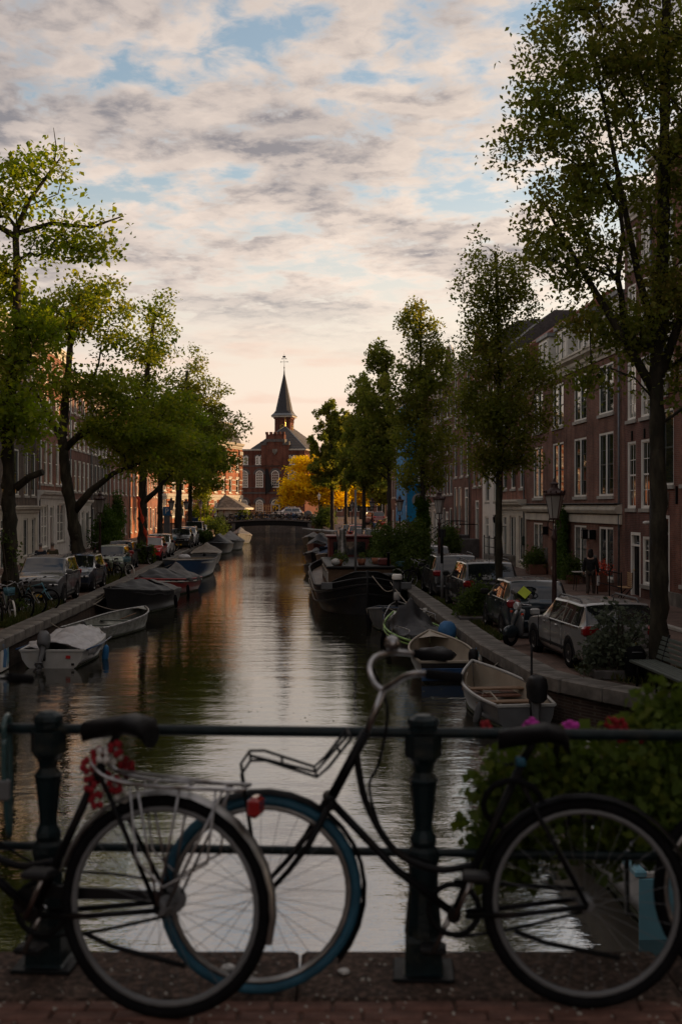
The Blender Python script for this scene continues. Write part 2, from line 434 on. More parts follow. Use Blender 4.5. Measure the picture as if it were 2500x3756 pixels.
def glassy(name, col, rough, tint=.05):
    m, nt, b = nodes(name); n = link_noise(nt, 1.1, 2)
    nt.links.new(ramp(nt, n.outputs['Fac'], [(.35, tuple(c * .6 for c in col)), (.65, tuple(c * 1.4 for c in col))]), b.inputs['Base Color'])
    b.inputs['Roughness'].default_value = rough; b.inputs['IOR'].default_value = 1.5; b.inputs['Specular IOR Level'].default_value = .9
    n2 = link_noise(nt, .9, 2); bump(nt, b, n2.outputs['Fac'], tint, .05); return m
glassy('pane', (.016, .018, .019), .03)
glassy('pane_curtain', (.20, .19, .17), .06)
glassy('pane_car', (.010, .013, .015), .01, .012)
glassy('pane_lamp', (.30, .29, .27), .12)
leafmat('leaf_elm', [(.10, (.070, .105, .014)), (.42, (.135, .180, .022)), (.72, (.220, .225, .030)), (.95, (.270, .200, .032))], .55)
leafmat('leaf_elm_bright', [(.10, (.080, .125, .014)), (.42, (.150, .210, .022)), (.76, (.230, .250, .032)), (.95, (.270, .220, .034))], .55)
leafmat('leaf_maple', [(.10, (.078, .102, .018)), (.42, (.140, .168, .028)), (.74, (.205, .190, .040)), (.97, (.240, .150, .042))], .55)
leafmat('leaf_far', [(.10, (.082, .112, .020)), (.48, (.145, .172, .030)), (.9, (.220, .195, .040))], .55)
leafmat('leaf_gold', [(.1, (.44, .27, .010)), (.5, (.64, .45, .014)), (.9, (.74, .56, .030))], .55)
leafmat('leaf_shrub', [(.12, (.034, .055, .014)), (.5, (.064, .095, .020)), (.9, (.110, .135, .030))], .4)
leafmat('leaf_ivy', [(.12, (.026, .052, .010)), (.5, (.056, .100, .016)), (.9, (.100, .140, .022))], .4)
leafmat('leaf_planter', [(.12, (.034, .062, .010)), (.5, (.085, .125, .020)), (.9, (.170, .180, .034))], .35)
leafmat('leaf_grey', [(.12, (.050, .062, .042)), (.5, (.090, .110, .072)), (.9, (.135, .150, .095))], .3)
leafmat('grass_blade', [(.12, (.030, .045, .012)), (.5, (.055, .070, .018)), (.9, (.110, .085, .030))], .3)
# ------------------------------------------------------------------ ground, water, quays
XL = [(-7.9, 5), (-8.65, 30.2), (-9.1, 42.1), (-9.7, 54.4), (-10.5, 68), (-16.3, 161), (-17.6, 184)]
XR = [(8.0, 4.6), (6.6, 14), (5.83, 20.0), (5.41, 21.3), (4.55, 22.6), (3.95, 23.8), (3.45, 28.9), (2.6, 49.3), (-3.0, 161), (-3.6, 184)]
xl = lambda y: interp(XL, y)
xr = lambda y: interp(XR, y)
xfr = lambda y: 13.5 - .061 * y           # right-hand house fronts
xfl = lambda y: -14.4 - .059 * y          # left-hand house fronts
def sstep(a, b, x):
    t = max(0., min(1., (x - a) / (b - a))); return t * t * (3 - 2 * t)
gz = lambda y: 1.15 * sstep(150, 162, y)
WZ = -0.8
rng = random.Random(7)

def water():
    m, nt, b = nodes('canal_water')
    b.inputs['Base Color'].default_value = (.012, .011, .006, 1); b.inputs['Roughness'].default_value = .02; b.inputs['IOR'].default_value = 3.4
    b.inputs['Specular IOR Level'].default_value = .8
    w1 = link_noise(nt, 1.0, 5, rough=.52, stretch=(.50, 1.25, 1))
    w2 = link_noise(nt, 1.0, 3, rough=.55, stretch=(6.0, 13.0, 1))
    w3 = link_noise(nt, .11, 2)
    a = nt.nodes.new('ShaderNodeMath'); a.operation = 'MULTIPLY_ADD'; nt.links.new(w2.outputs['Fac'], a.inputs[0]); a.inputs[1].default_value = .15
    nt.links.new(w1.outputs['Fac'], a.inputs[2])
    k = nt.nodes.new('ShaderNodeMapRange'); nt.links.new(w3.outputs['Fac'], k.inputs[0])
    k.inputs[1].default_value = .35; k.inputs[2].default_value = .65; k.inputs[3].default_value = .5; k.inputs[4].default_value = 1.1
    bn = bump(nt, b, a.outputs[0], .5, .025); nt.links.new(k.outputs[0], bn.inputs['Strength'])
    o = MB().add([(-40, -40, WZ), (40, -40, WZ), (40, 200, WZ), (-40, 200, WZ)], [(0, 1, 2, 3)]).build('canal_water', 'canal_water')
    tag(o, kind='structure')
water()

ys = [-60, -20, 5] + [y for _, y in XL[1:5]] + [14, 20, 21.3, 22.6, 23.8, 28.9, 49.3, 80, 110, 130, 145] + list(range(148, 166, 2)) + [184]
ys = sorted(set(ys))
def street(name, edge, out):
    rows = [[(edge(max(y, 5)) , y, gz(y)), (out * .02 + edge(max(y, 5)), y, gz(y)), (out, y, gz(y))] for y in ys]
    o = MB().loft(rows, closed=False).build(name, 'brick_paving'); tag(o, kind='structure')
street('street_left', lambda y: xl(y) - .35, -900.)
street('street_right', lambda y: xr(y) + .35, 900.)
tag(MB().add([(-3000, 184, 1.15), (3000, 184, 1.15), (3000, 4500, 1.15), (-3000, 4500, 1.15)], [(0, 1, 2, 3)]).build('ground', 'asphalt_brick'), kind='structure')
tag(MB().add([(-3000, -3000, -1.6), (3000, -3000, -1.6), (3000, 190, -1.6), (-3000, 190, -1.6)], [(0, 1, 2, 3)]).build('canal_bed', 'soil'), kind='structure')

def sidewalk(name, fx, s, w):
    yy = [24, 60, 100, 134]
    k = [[(fx(y) + s * w, y, .02), (fx(y) + s * w, y, .10), (fx(y) + s * (w - .16), y, .105), (fx(y) + s * (w - .16), y, .02)] for y in yy]
    o = MB().loft([[(fx(y) + s * (w - .15), y, .10), (fx(y) - s * .3, y, .11)] for y in yy], closed=False).build(name, 'brick_paving'); tag(o, kind='structure')
    o = MB().loft(k).build('kerb_' + name.split('_')[1], 'stone_light'); tag(o, kind='structure')
sidewalk('pavement_right', xfr, -1, 2.4)
sidewalk('pavement_left', xfl, 1, 1.6)

def quay(name, label, edge, s, y0, y1, n0):
    q = thing(name, label, 'wall', (0, 0, 0))
    yy = [4.6] + [y for _, y in (XL if s < 0 else XR)[1:-1]] + [184]
    rows = [[(edge(y) + s * .05, y, -1.6), (edge(y) + s * .05, y, gz(y) - .2), (edge(y) + s * .5, y, gz(y) - .2)] for y in yy + []]
    MB().loft(rows, closed=False).build('wall_face', 'brick_quay', q)
    cm = MB().bbox(-.5, .5, -.31, .31, -.15, .15, .025).mesh('coping_stone', 'stone_coping')
    cm2 = MB().bbox(-.5, .5, -.31, .31, -.15, .15, .03).mesh('coping_stone', 'stone_coping')
    y = y0; L0 = 1.15; i = 0
    while y < y1:
        ln = rng.uniform(.95, 1.4) * (1 if y < 80 else 2.2)
        a = Vector((edge(y), y, 0)); 
        b = Vector((edge(y + ln), y + ln, 0)); d = b - a; sc = ln / d.length
        b = a + d * sc; d = b - a
        o = put('coping_stone', cm if i % 2 else cm2, q); o.location = ((a.x + b.x) / 2 + s * .27, (a.y + b.y) / 2, gz(y) - .095 + rng.uniform(-.006, .006))
        o.rotation_euler = (rng.uniform(-.006, .006), rng.uniform(-.006, .006), math.atan2(d.y, d.x)); o.scale = ((d.length - .012), 1, 1)
        y += d.y * 1.0; i += 1
    return q
quay('quay_wall', 'brick quay wall with stone coping along the left bank', xl, -1, 22, 158, 0)
quay('quay_wall', 'brick quay wall with grey stone coping along the right bank, bending out near the bridge', xr, 1, 12, 158, 0)

# far end wall of the canal under the arched bridge
w = thing('end_wall', 'dim stone wall closing the canal behind the arched bridge', 'wall', (-10, 184, 0))
MB().box(-9, 9, 0, .6, -1.6, .9).build('wall_face', 'stone_dark', w)
MB().bbox(-9, 9, -.1, .6, .9, 1.16, .03).build('coping', 'stone_coping', w)
for x in (-5.5, -1.5, 2.5): MB().box(x - .35, x + .35, -.18, 0, -1.6, .9).build('pier', 'stone_coping', w)

# ------------------------------------------------------------------ the bridge we stand on
DZ = 1.72
def near_bridge():
    o = MB().box(-30, 30, -9, 4.10, 1.1, DZ - .016).build('bridge_deck', 'brick_paving'); tag(o, kind='structure')
    MB().box(-30, 30, 3.6, 4.45, .55, 1.1).build('girder', 'iron_black', o)
    bm = MB().bbox(-.102, .102, -.034, .034, -.05, 0, .006).mesh('paver', 'paver_brick')
    y = 3.30; k = 0
    while y < 4.09:
        x = -1.62 + (k % 2) * .105
        while x < 1.62:
            p = put('paver', bm, o, (x + rng.uniform(-.003, .003), y, DZ + rng.uniform(-.004, .003)))
            p.rotation_euler = (rng.uniform(-.02, .02), rng.uniform(-.012, .012), rng.uniform(-.015, .015))
            x += .212
        y += .076; k += 1
    x = -4.2
    while x < 4.2:
        ln = rng.uniform(1.1, 1.5)
        e = MB().bbox(x + .004, x + ln - .004, 4.105, 4.56, DZ - .62, DZ, .015).build('edge_slab', 'gritty_slab', o); x += ln
near_bridge()
def grit():
    # fallen seeds, gravel and scraps on the bridge edge
    r = random.Random(3); mb = MB()
    for _ in range(420):
        x, y = r.uniform(-1.5, 1.5), r.uniform(3.5, 4.54); s = r.uniform(.003, .009)
        mb.cbox((x, y, DZ + s * .3), (s * r.uniform(.8, 2.2), s * r.uniform(.8, 1.8), s * .7), r.random(), r.random(), r.random() * 3)
    tag(mb.build('grit', 'stone_light'), 'fine grit and fallen seeds on the bridge edge', 'grit', kind='stuff')
    for x, y, s, m in ((-.42 + .0, 4.36, .022, 'bag_white'), (.01, 4.33, .02, 'bag_white')):
        rr = random.Random(int(s * 1000)); o = MB().ball((0, 0, s * .5), (s * 1.3, s, s * .5), 8, 5, .25, rr).build('scrap', m, None, (x, y, DZ))
        tag(o, 'crumpled white paper scrap on the bridge edge ' + ('behind the blue tyre' if x < -.1 else 'beside the middle railing post'), 'litter')
grit()

def railing():
    q = thing('bridge_railing', 'dark green iron bridge railing with turned posts and two rails', 'railing', (0, 4.36, DZ), -.055)
    prof = [(.10, 0), (.10, .015), (.088, .02), (.088, .13), (.07, .15), (.055, .30), (.055, .40), (.062, .43), (.058, .455), (.045, .47), (.050, .49), (.046, .505),
            (.034, .53), (.036, .57), (.050, .70), (.055, .715), (.046, .725), (.034, .745), (.042, .775), (.060, .80), (.062, .885), (.054, .895), (.054, .915), (.060, .922), (.055, .94), (.030, .955)]
    pm = MB()
    pm.lathe([(r * 1.08, z) for r, z in prof[:5]], 4, smooth=False, a0=math.pi / 4)
    pm.lathe(prof[4:20], 10, smooth=False); pm.lathe([(r * 1.12, z) for r, z in prof[19:21]], 6, smooth=False); pm.lathe(prof[21:], 8, smooth=False)
    me = pm.mesh('post', 'rail_green'); bp = MB().bbox(-.112, .112, -.105, .105, 0, .014, .004).mesh('base_plate', 'iron_black')
    for x in (-3.925, -2.515, -1.105, .305, 1.715, 3.125):
        p = put('post', me, q, (x, 0, 0)); put('base_plate', bp, p, (0, 0, .001))
    for z, r in ((.888, .0205), (.444, .0165)):
        MB().tube([(-6, 0, z), (6, 0, z)], r, 14).build('rail', 'rail_green', q)
    for x in (1.05, 2.2):     # feet of the flower box brackets on the lower rail
        MB().box(x - .006, x + .006, -.02, .02, .23, .444).build('bracket', 'iron_black', q)
railing()

# ------------------------------------------------------------------ far arched bridge
def far_bridge():
    q = thing('arched_bridge', 'low arched canal bridge with bicycles along its railing', 'bridge', (-9.65, 163, 0), R(-2.0))
    top = lambda x: 1.60 - .50 * (x / 7.6) ** 2
    und = lambda x: .70 - .26 * (x / 5.3) ** 2
    xs = [-5.3 + 10.6 * i / 16 for i in range(17)]
    poly = [(x, und(x)) for x in xs] + [(x, und(x) + .68) for x in reversed(xs)]
    MB().prism([(x, z) for x, z in poly], 0, 7.5).build('arch_girder', 'iron_black', q)
    xs2 = [-8.2 + 16.4 * i / 20 for i in range(21)]
    MB().prism([(x, top(x) - .2) for x in xs2] + [(x, top(x)) for x in reversed(xs2)], -.18, 7.7).build('deck', 'stone_dark', q)
    for s in (-1, 1):
        MB().prism([(s * 5.3, -1.6), (s * 9.2, -1.6), (s * 9.2, .92), (s * 5.3, 1.05)], -.05, 7.6).build('abutment', 'brick_quay' if s < 0 else 'brick_church', q)
        MB().box(s * 5.3 - .25, s * 5.3 + .25, -.12, -.04, -1.6, 1.0).build('pilaster', 'stone_dark', q)
    n = 12; pm = MB().lathe([(.07, 0), (.07, .12), (.035, .15), (.035, .8), (.06, .86), (.06, 1.0), (.02, 1.06)], 6, smooth=False).mesh('post', 'iron_black')
    for i in range(n + 1):
        x = -8 + 16 * i / n; put('post', pm, q, (x, .02, top(x)))
    for h in (.92, .48):
        MB().tube([(x, .02, top(x) + h) for x in xs2], .03, 6).build('rail', 'iron_black', q)
far_bridge()

def floating_leaves():
    r = np.random.default_rng(77); N = 700; y = 22 + 62 * r.random(N) ** 1.4; side = r.random(N)
    x = np.array([lerp(xl(yy) + .1, xr(yy) - .1, (q ** 2.2 if h < .5 else 1 - q ** 2.2)) for yy, q, h in zip(y, r.random(N), side)])
    a = r.random(N) * 6.28; s_ = .02 + .03 * r.random(N); c_, d_ = np.cos(a) * s_, np.sin(a) * s_; z = np.full(N, WZ + .006)
    v = np.empty((N, 4, 3)); v[:, 0] = np.stack([x - c_, y - d_, z], 1); v[:, 1] = np.stack([x - d_ * .5, y + c_ * .5, z + .004], 1); v[:, 2] = np.stack([x + c_, y + d_, z], 1); v[:, 3] = np.stack([x + d_ * .5, y - c_ * .5, z + .004], 1)
    o = quads('floating_leaves', v.reshape(-1, 3), np.arange(4 * N).reshape(-1, 4), 'grass_blade', None, r.random(N)); tag(o, 'small fallen leaves drifting on the canal', 'leaves', kind='stuff')
floating_leaves()
# ------------------------------------------------------------------ houses
_win = {}
def window_parts(w, h, cols, rows, double, frame, sash, pane, transom):
    """meshes of one window: white frame, sashes, panes, sill. Local x 0..w, z 0..h, y outward"""
    key = (round(w, 2), round(h, 2), cols, rows, double, frame, sash, pane, transom)
    if key in _win: return _win[key]
    fr = MB(); t = .085; d0, d1 = -.14, -.02
    fr.box(0, t, d0, d1, 0, h); fr.box(w - t, w, d0, d1, 0, h); fr.box(t, w - t, d0, d1, h - t, h); fr.box(t, w - t, d0, d1 + .03, 0, t * .8)
    lights = [(t, w - t)]
    if double:
        fr.box(w / 2 - .06, w / 2 + .06, d0, d1, t * .8, h - t); lights = [(t, w / 2 - .06), (w / 2 + .06, w - t)]
    zs = [(t * .8, h - t)]
    if transom:
        zt = h * transom; fr.box(t, w - t, d0, d1 - .01, zt - .04, zt + .04); zs = [(t * .8, zt - .04), (zt + .04, h - t)]
    sb = MB(); panes = []; b = .042
    for x0, x1 in lights:
        for k, (z0, z1) in enumerate(zs):
            sb.box(x0, x0 + b, -.12, -.06, z0, z1); sb.box(x1 - b, x1, -.12, -.06, z0, z1)
            sb.box(x0 + b, x1 - b, -.12, -.06, z0, z0 + b); sb.box(x0 + b, x1 - b, -.12, -.06, z1 - b, z1)
            r = rows if not transom else max(1, round(rows * (z1 - z0) / h)); X0, X1, Z0, Z1 = x0 + b, x1 - b, z0 + b, z1 - b
            for i in range(1, cols): x = lerp(X0, X1, i / cols); sb.box(x - .013, x + .013, -.108, -.072, Z0, Z1)
            for j in range(1, r):
                z = lerp(Z0, Z1, j / r); tk = .03 if (r % 2 == 0 and j == r // 2 and not transom) else .013
                sb.box(X0, X1, -.109, -.071, z - tk, z + tk)
            for i in range(cols):
                for j in range(r):
                    panes.append((lerp(X0, X1, i / cols), lerp(X0, X1, (i + 1) / cols), lerp(Z0, Z1, j / r), lerp(Z0, Z1, (j + 1) / r)))
    pm = []
    cache = {}
    for x0, x1, z0, z1 in panes:
        k = (round(x1 - x0, 3), round(z1 - z0, 3))
        if k not in cache: cache[k] = MB().box(-k[0] / 2, k[0] / 2, -.006, .006, -k[1] / 2, k[1] / 2).mesh('pane', pane)
        pm.append((cache[k], ((x0 + x1) / 2, -.09, (z0 + z1) / 2)))
    sill = MB().box(-.09, w + .09, -.1, .07, -.13, -.002).mesh('sill', 'stone_light' if frame == 'paint_white' else 'stone_coping')
    _win[key] = (fr.mesh('window', frame), sb.mesh('sash', sash), pm, sill); return _win[key]
def add_window(root, x, z, w, h, cols=1, rows=2, double=False, frame='paint_white', sash='paint_green_dark', pane='pane', transom=0, sill=True, y=0.0, ry=None):
    if pane == 'pane' and rng.random() < .25: pane = 'pane_curtain'
    fm, sm, pm, si = window_parts(w, h, cols, rows, double, frame, sash, pane, transom)
    f = put('window', fm, root, (x, y, z)); put('sash', sm, f)
    for me, loc in pm:
        p = put('pane', me, f, loc); p.rotation_euler = (rng.uniform(-.006, .006), 0, rng.uniform(-.008, .008))
    if sill: put('sill', si, f)
    return f
def wall_with_holes(W, z0, z1, holes, depth, mat, root, name='wall'):
    mb = MB()
    us = sorted({0, W} | {h[0] for h in holes} | {h[1] for h in holes}); zs = sorted({z0, z1} | {h[2] for h in holes} | {h[3] for h in holes})
    us = [u for u in us if 0 <= u <= W]; zs = [z for z in zs if z0 <= z <= z1]
    for a, b in zip(us, us[1:]):
        for c, d in zip(zs, zs[1:]):
            m, n = (a + b) / 2, (c + d) / 2
            if any(h[0] < m < h[1] and h[2] < n < h[3] for h in holes): continue
            mb.add([(a, 0, c), (b, 0, c), (b, 0, d), (a, 0, d)], [(0, 1, 2, 3)])
    for a, b, c, d in holes:
        mb.add([(a, 0, c), (b, 0, c), (b, 0, d), (a, 0, d), (a, -.2, c), (b, -.2, c), (b, -.2, d), (a, -.2, d)], [(0, 4, 5, 1), (1, 5, 6, 2), (2, 6, 7, 3), (3, 7, 4, 0)])
    mb.add([(0, 0, z0), (0, -depth, z0), (0, -depth, z1), (0, 0, z1), (W, 0, z0), (W, -depth, z0), (W, -depth, z1), (W, 0, z1)], [(0, 1, 2, 3), (4, 7, 6, 5), (1, 5, 6, 2)])
    return mb.build(name, mat, root)
def cornice(root, W, z, mat, sc=1.0, name='cornice', over=.12):
    prof = [(0, 0), (.06, 0), (.08, .10), (.14, .16), (.16, .30), (.34, .40), (.36, .50), (.40, .52), (.40, .60), (0, .62)]
    MB().prism([(y * sc, z + h * sc) for y, h in prof], -over * .0 + .01, W - .01, 'yz').build(name, mat, root)
def door(root, x, z, w, h, mat='door_green', frame='paint_white', glazed=True, y=0.0):
    f = MB(); t = .11
    f.box(0, t, -.18, -.0, 0, h); f.box(w - t, w, -.18, -.0, 0, h); f.box(t, w - t, -.18, -.0, h - t, h); f.box(t, w - t, -.16, -.02, h * .78, h * .78 + .07)
    o = f.build('door', frame, root, (x, y, z))
    lf = MB().box(t, w - t, -.16, -.11, .02, h * .78)
    for i in (0, 1):
        for z0, z1 in ((.12, .36), (.42, .74)):
            X0 = lerp(t, w - t, i * .5 + .07); X1 = lerp(t, w - t, i * .5 + .43); lf.bbox(X0, X1, -.112, -.095, h * z0, h * z1, .012)
    lf.build('leaf', mat, o)
    MB().box(t, w - t, -.12, -.10, h * .78 + .07, h - t).build('fanlight', 'pane', o)
    MB().ball((w - t - .09, -.07, h * .40), .03, 8, 6).build('handle', 'gold', o)
    return o
def roof_slope(root, W, z, depth, rise, mat, name='roof', inset=.1, flat=.35):
    """mansard: steep front, flat top"""
    MB().prism([(.1, z), (-depth * flat, z + rise), (-depth * (1 - flat * .5), z + rise), (-depth - .05, z)], 0.02, W - .02, 'yz').build(name, mat, root)
def house(name, label, side, y0, y1, H, mat, floors, roof=None, ground=None, corn='paint_offwhite', depth=9.0, base=0.1, extra=None, corn_sc=1.0, gable=None):
    """floors: list of (sill z, height, [centre u...], width, window options). u counted from the near end, in metres"""
    fx = xfr if side > 0 else xfl
    A = Vector((fx(y0), y0, 0)); B = Vector((fx(y1), y1, 0)); W = (B - A).length
    d = (B - A) if side > 0 else (A - B); o = A if side > 0 else B
    root = thing(name, label, 'house', (o.x, o.y, base), math.atan2(d.y, d.x))
    U = (lambda u: u) if side > 0 else (lambda u: W - u)
    holes = []; wins = []
    for z, h, us, w, opt in floors:
        for u in us:
            c = U(u * W); a = max(.05, c - w / 2); holes.append((a, a + w, z, z + h)); wins.append((a, z, w, h, opt))
    if ground:
        for it in ground.get('items', []):
            kind, u, w, z, h = it[:5]; c = U(u * W); a = max(.04, min(W - w - .04, c - w / 2)); holes.append((a, a + w, z, z + h)); it.append(a)
    wall_with_holes(W, 0, H, holes, depth, mat, root)
    for a, z, w, h, opt in wins: add_window(root, a, z, w, h, **opt)
    if ground:
        if 'clad' in ground:
            z1 = ground['clad'][1]; hl = [(it[-1], it[-1] + it[2], it[3], it[3] + it[4]) for it in ground['items'] if it[3] + it[4] <= z1 + .01]
            c = MB(); us = sorted({.02, W - .02} | {x for hh in hl for x in hh[:2]}); zs = sorted({0.0, z1} | {x for hh in hl for x in hh[2:]})
            for p, q in zip(us, us[1:]):
                for r_, s_ in zip(zs, zs[1:]):
                    if any(hh[0] < (p + q) / 2 < hh[1] and hh[2] < (r_ + s_) / 2 < hh[3] for hh in hl): continue
                    c.box(p, q, 0, .05, r_, s_)
            c.build('shopfront', ground['clad'][0], root)
        for it in ground['items']:
            kind, u, w, z, h = it[:5]; a = it[-1]; opt = it[5] if len(it) > 6 else {}
            if kind == 'w': add_window(root, a, z, w, h, **opt)
            else: door(root, a, z, w, h, **opt)
        if 'belt' in ground: cornice(root, W, ground['belt'][0], ground['belt'][1], ground['belt'][2], 'entablature')
    if corn: cornice(root, W, H - .55 * corn_sc, corn, corn_sc)
    if roof: roof_slope(root, W, H + .02, depth, roof[1], roof[0], flat=roof[2] if len(roof) > 2 else .35)
    if gable:
        gm, gw, gh, steps = gable; c = W / 2; pts = []
        pts = [(c - gw / 2, H), (c - gw / 2, H + gh * .35)]
        for i in range(7): a = math.pi * i / 6; pts.append((c - gw * .28 * math.cos(a), H + gh * .62 + gh * .38 * math.sin(a)))
        pts += [(c + gw / 2, H + gh * .35), (c + gw / 2, H)]
        MB().prism(pts, -.35, .02).build('gable', gm, root)
        pts2 = [(x, z + .12) for x, z in pts[1:-1]]; MB().tube([(x, -.15, z) for x, z in pts2], .10, 6).build('gable_coping', 'paint_white', root)
    if extra: extra(root, W, U)
    MB().tube([(U(.02 * W + .1), .09, .1), (U(.02 * W + .1), .09, H - .6)], .045, 7).build('downpipe', 'lead', root) if not gable else None
    return root

def downpipe(root, x, z0, z1, y=.09):
    MB().tube([(x, y, z0), (x, y, z1)], .045, 8).build('downpipe', 'lead', root)
D2 = dict(cols=1, rows=4, double=True)          # double casement, dark sashes
S4 = dict(cols=2, rows=4)
WH = dict(cols=2, rows=4, sash='paint_white')
def ex_main(root, W, U):
    # long house with two dormers, seen nearest on the right
    MB().prism([(0, 3.02), (.22, 3.05), (.30, 3.18), (.30, 3.26), (.22, 3.30), (.22, 3.36), (0, 3.42)], .3, W - .02, 'yz').build('belt_course', 'plaster_cream', root)
    MB().box(.3, W - .02, 0, .33, 3.43, 3.46).build('belt_flashing', 'lead', root)
    MB().prism([(0, 2.62), (.10, 2.64), (.10, 2.98), (0, 3.0)], .3, W - .02, 'yz').build('frieze', 'plaster_cream', root)
    for x in (2.9, 6.9, 10.9, 14.6):
        d = MB().box(-1.05, 1.05, -2.6, -.35, 10.0, 11.75).build('dormer', 'paint_offwhite', root, (x, 0, 0))
        MB().box(-1.22, 1.22, -2.7, -.22, 11.75, 11.92).build('dormer_roof', 'lead', d)
        f = add_window(root, x - .9, 10.12, 1.8, 1.5, cols=1, rows=3, double=True, y=-.27, sill=False)
    for x, y in ((3.9, .1), (8.9, .1), (5.0, .1), (12.2, .1)):
        l = MB().bbox(-.14, .14, 0, .26, -.2, .2, .02).build('wall_lamp', 'iron_black', root, (x + .1, .02, 2.15)); MB().box(-.1, .1, .05, .265, -.14, .14).build('lamp_glass', 'pane_lamp', l)
    for x in (4.0, 8.6, 12.6): MB().bbox(-.3, .3, -.02, .05, 0, .75, .02).build('wall_stone', 'stone_coping', root, (x, .01, .55))
house('brick_house', 'long brown brick house with roof dormers and paired dark casements', 1, 44.6, 61.6, 9.9, 'brick_brown',
      [(3.75, 2.55, (.145, .375, .605, .845), 2.05, D2), (7.05, 2.0, (.145, .375, .605, .845), 2.05, D2)], ('roof_tile', 3.2, .45),
      dict(items=[['w', .145, 2.0, .45, 2.05, D2], ['w', .375, 2.0, .45, 2.05, D2], ['w', .605, 2.0, .45, 2.05, D2], ['w', .845, 2.0, .45, 2.05, D2]]),
      extra=ex_main, corn='plaster_cream', corn_sc=1.1)
def ex_narrow(root, W, U):
    MB().ball((.3, .18, 2.75), (.07, .16, .07), 10, 6).build('camera_dome', 'paint_white', root)
    for x in (1.05, 2.5):
        MB().bbox(-.035, .035, 0, .06, -.18, .18, .01).build('wall_anchor', 'iron_black', root, (x, 0, 5.95))
        MB().bbox(-.035, .035, 0, .06, -.18, .18, .01).build('wall_anchor', 'iron_black', root, (x, 0, 9.1))
house('brick_house', 'narrow plum brick house with tall white sash windows and a black door', 1, 41.1, 44.58, 14.5, 'brick_plum',
      [(3.25, 2.5, (.30, .76), 1.05, WH), (6.55, 2.2, (.30, .76), 1.05, WH), (9.6, 2.0, (.30, .76), 1.05, WH), (12.2, 1.5, (.30, .76), 1.05, WH)], ('roof_tile', 2.5),
      dict(items=[['d', .62, 1.15, .02, 2.35, dict(mat='paint_black')], ['w', .25, 1.0, .5, 1.75, WH]]), extra=ex_narrow)
def ex_red(root, W, U):
    for u in (.10, .26, .42, .58, .74, .9):
        for z in (3.25, 7.0):
            MB().prism([(-.10, 0), (.10, 0), (.16, .5), (-.16, .5)], 0, .08).build('keystone', 'stone_light', root, (U(u * W), .01, z + .05))
    for u in (.18, .34, .5, .66, .82):
        for z in (3.7, 7.5): MB().bbox(-.04, .04, 0, .07, -.3, .3, .012).build('wall_anchor', 'iron_black', root, (U(u * W), 0, z))
    MB().box(0.02, W - .02, 0, .1, 0, .45).build('plinth', 'stone_coping', root)
    MB().bbox(-.08, .08, 0, .02, -.12, .12, .005).build('number_plate', 'paint_white', root, (U(.985 * W), .01, 2.85))
house('brick_house', 'red brick house with white keystones and iron anchors at the right edge', 1, 28.5, 41.06, 15.5, 'brick_red',
      [(4.05, 2.6, (.10, .26, .42, .58, .74, .9), 1.25, dict(cols=1, rows=2)), (7.8, 2.4, (.10, .26, .42, .58, .74, .9), 1.25, dict(cols=1, rows=2)), (11.3, 2.2, (.10, .26, .42, .58, .74, .9), 1.25, dict(cols=1, rows=2))],
      ('roof_tile', 2.5), dict(items=[['d', .93, 1.2, .02, 3.0, dict(mat='paint_black')], ['w', .74, 1.3, .75, 2.3, dict(cols=1, rows=2)], ['w', .58, 1.3, .75, 2.3, dict(cols=1, rows=2)], ['d', .42, 1.2, .02, 3.0, {}], ['w', .24, 1.3, .75, 2.3, dict(cols=1, rows=2)]]), extra=ex_red)
def fence_stoop(root, W, U):
    s = MB().bbox(-.9, 2.3, 0, 1.25, -.05, .62, .03).build('stoop', 'stone_coping', root, (U(.5 * W), 0, 0))
    for z in (1.05, 1.55):
        MB().tube([(-.85, 1.2, z), (2.25, 1.2, z)], .022, 6).build('rail', 'iron_black', s)
    for x in (-.85, .7, 2.25): MB().lathe([(.04, .62), (.03, .7), (.025, 1.55), (.045, 1.62), (.02, 1.68)], 8, (x, 1.2, 0)).build('baluster', 'iron_black', s)
    l = MB().lathe([(.05, 0), (.11, .06), (.15, .32), (.05, .40), (.02, .48)], 6, smooth=False).build('wall_lantern', 'iron_black', root, (U(.9 * W), .5, 2.35))
    MB().tube([(0, -.5, -.2), (0, -.2, -.22), (0, 0, 0)], .02, 6).build('arm', 'iron_black', l)
    MB().bbox(-.14, .14, 0, .16, -.25, .25, .03).build('mailbox', 'paint_green_dark', root, (U(.04 * W), .04, 1.5))
house('brick_house', 'brick house over a cream shopfront with lantern and black stoop railing', 1, 61.65, 68.3, 11.6, 'brick_red',
      [(4.3, 2.35, (.15, .50, .84), 1.15, dict(cols=1, rows=2)), (7.4, 2.0, (.15, .50, .84), 1.15, dict(cols=1, rows=2)), (9.8, 1.3, (.15, .50, .84), 1.0, dict(cols=1, rows=2))], ('roof_tile_red', 3.2, .5),
      dict(clad=('plaster_cream', 2.95), belt=(2.95, 'plaster_cream', 1.2), items=[['w', .18, 1.0, .4, 2.4, dict(cols=2, rows=4)], ['w', .5, 1.6, .4, 2.4, dict(cols=2, rows=4, double=True)], ['d', .84, 1.2, .1, 2.7, {}]]), extra=fence_stoop)
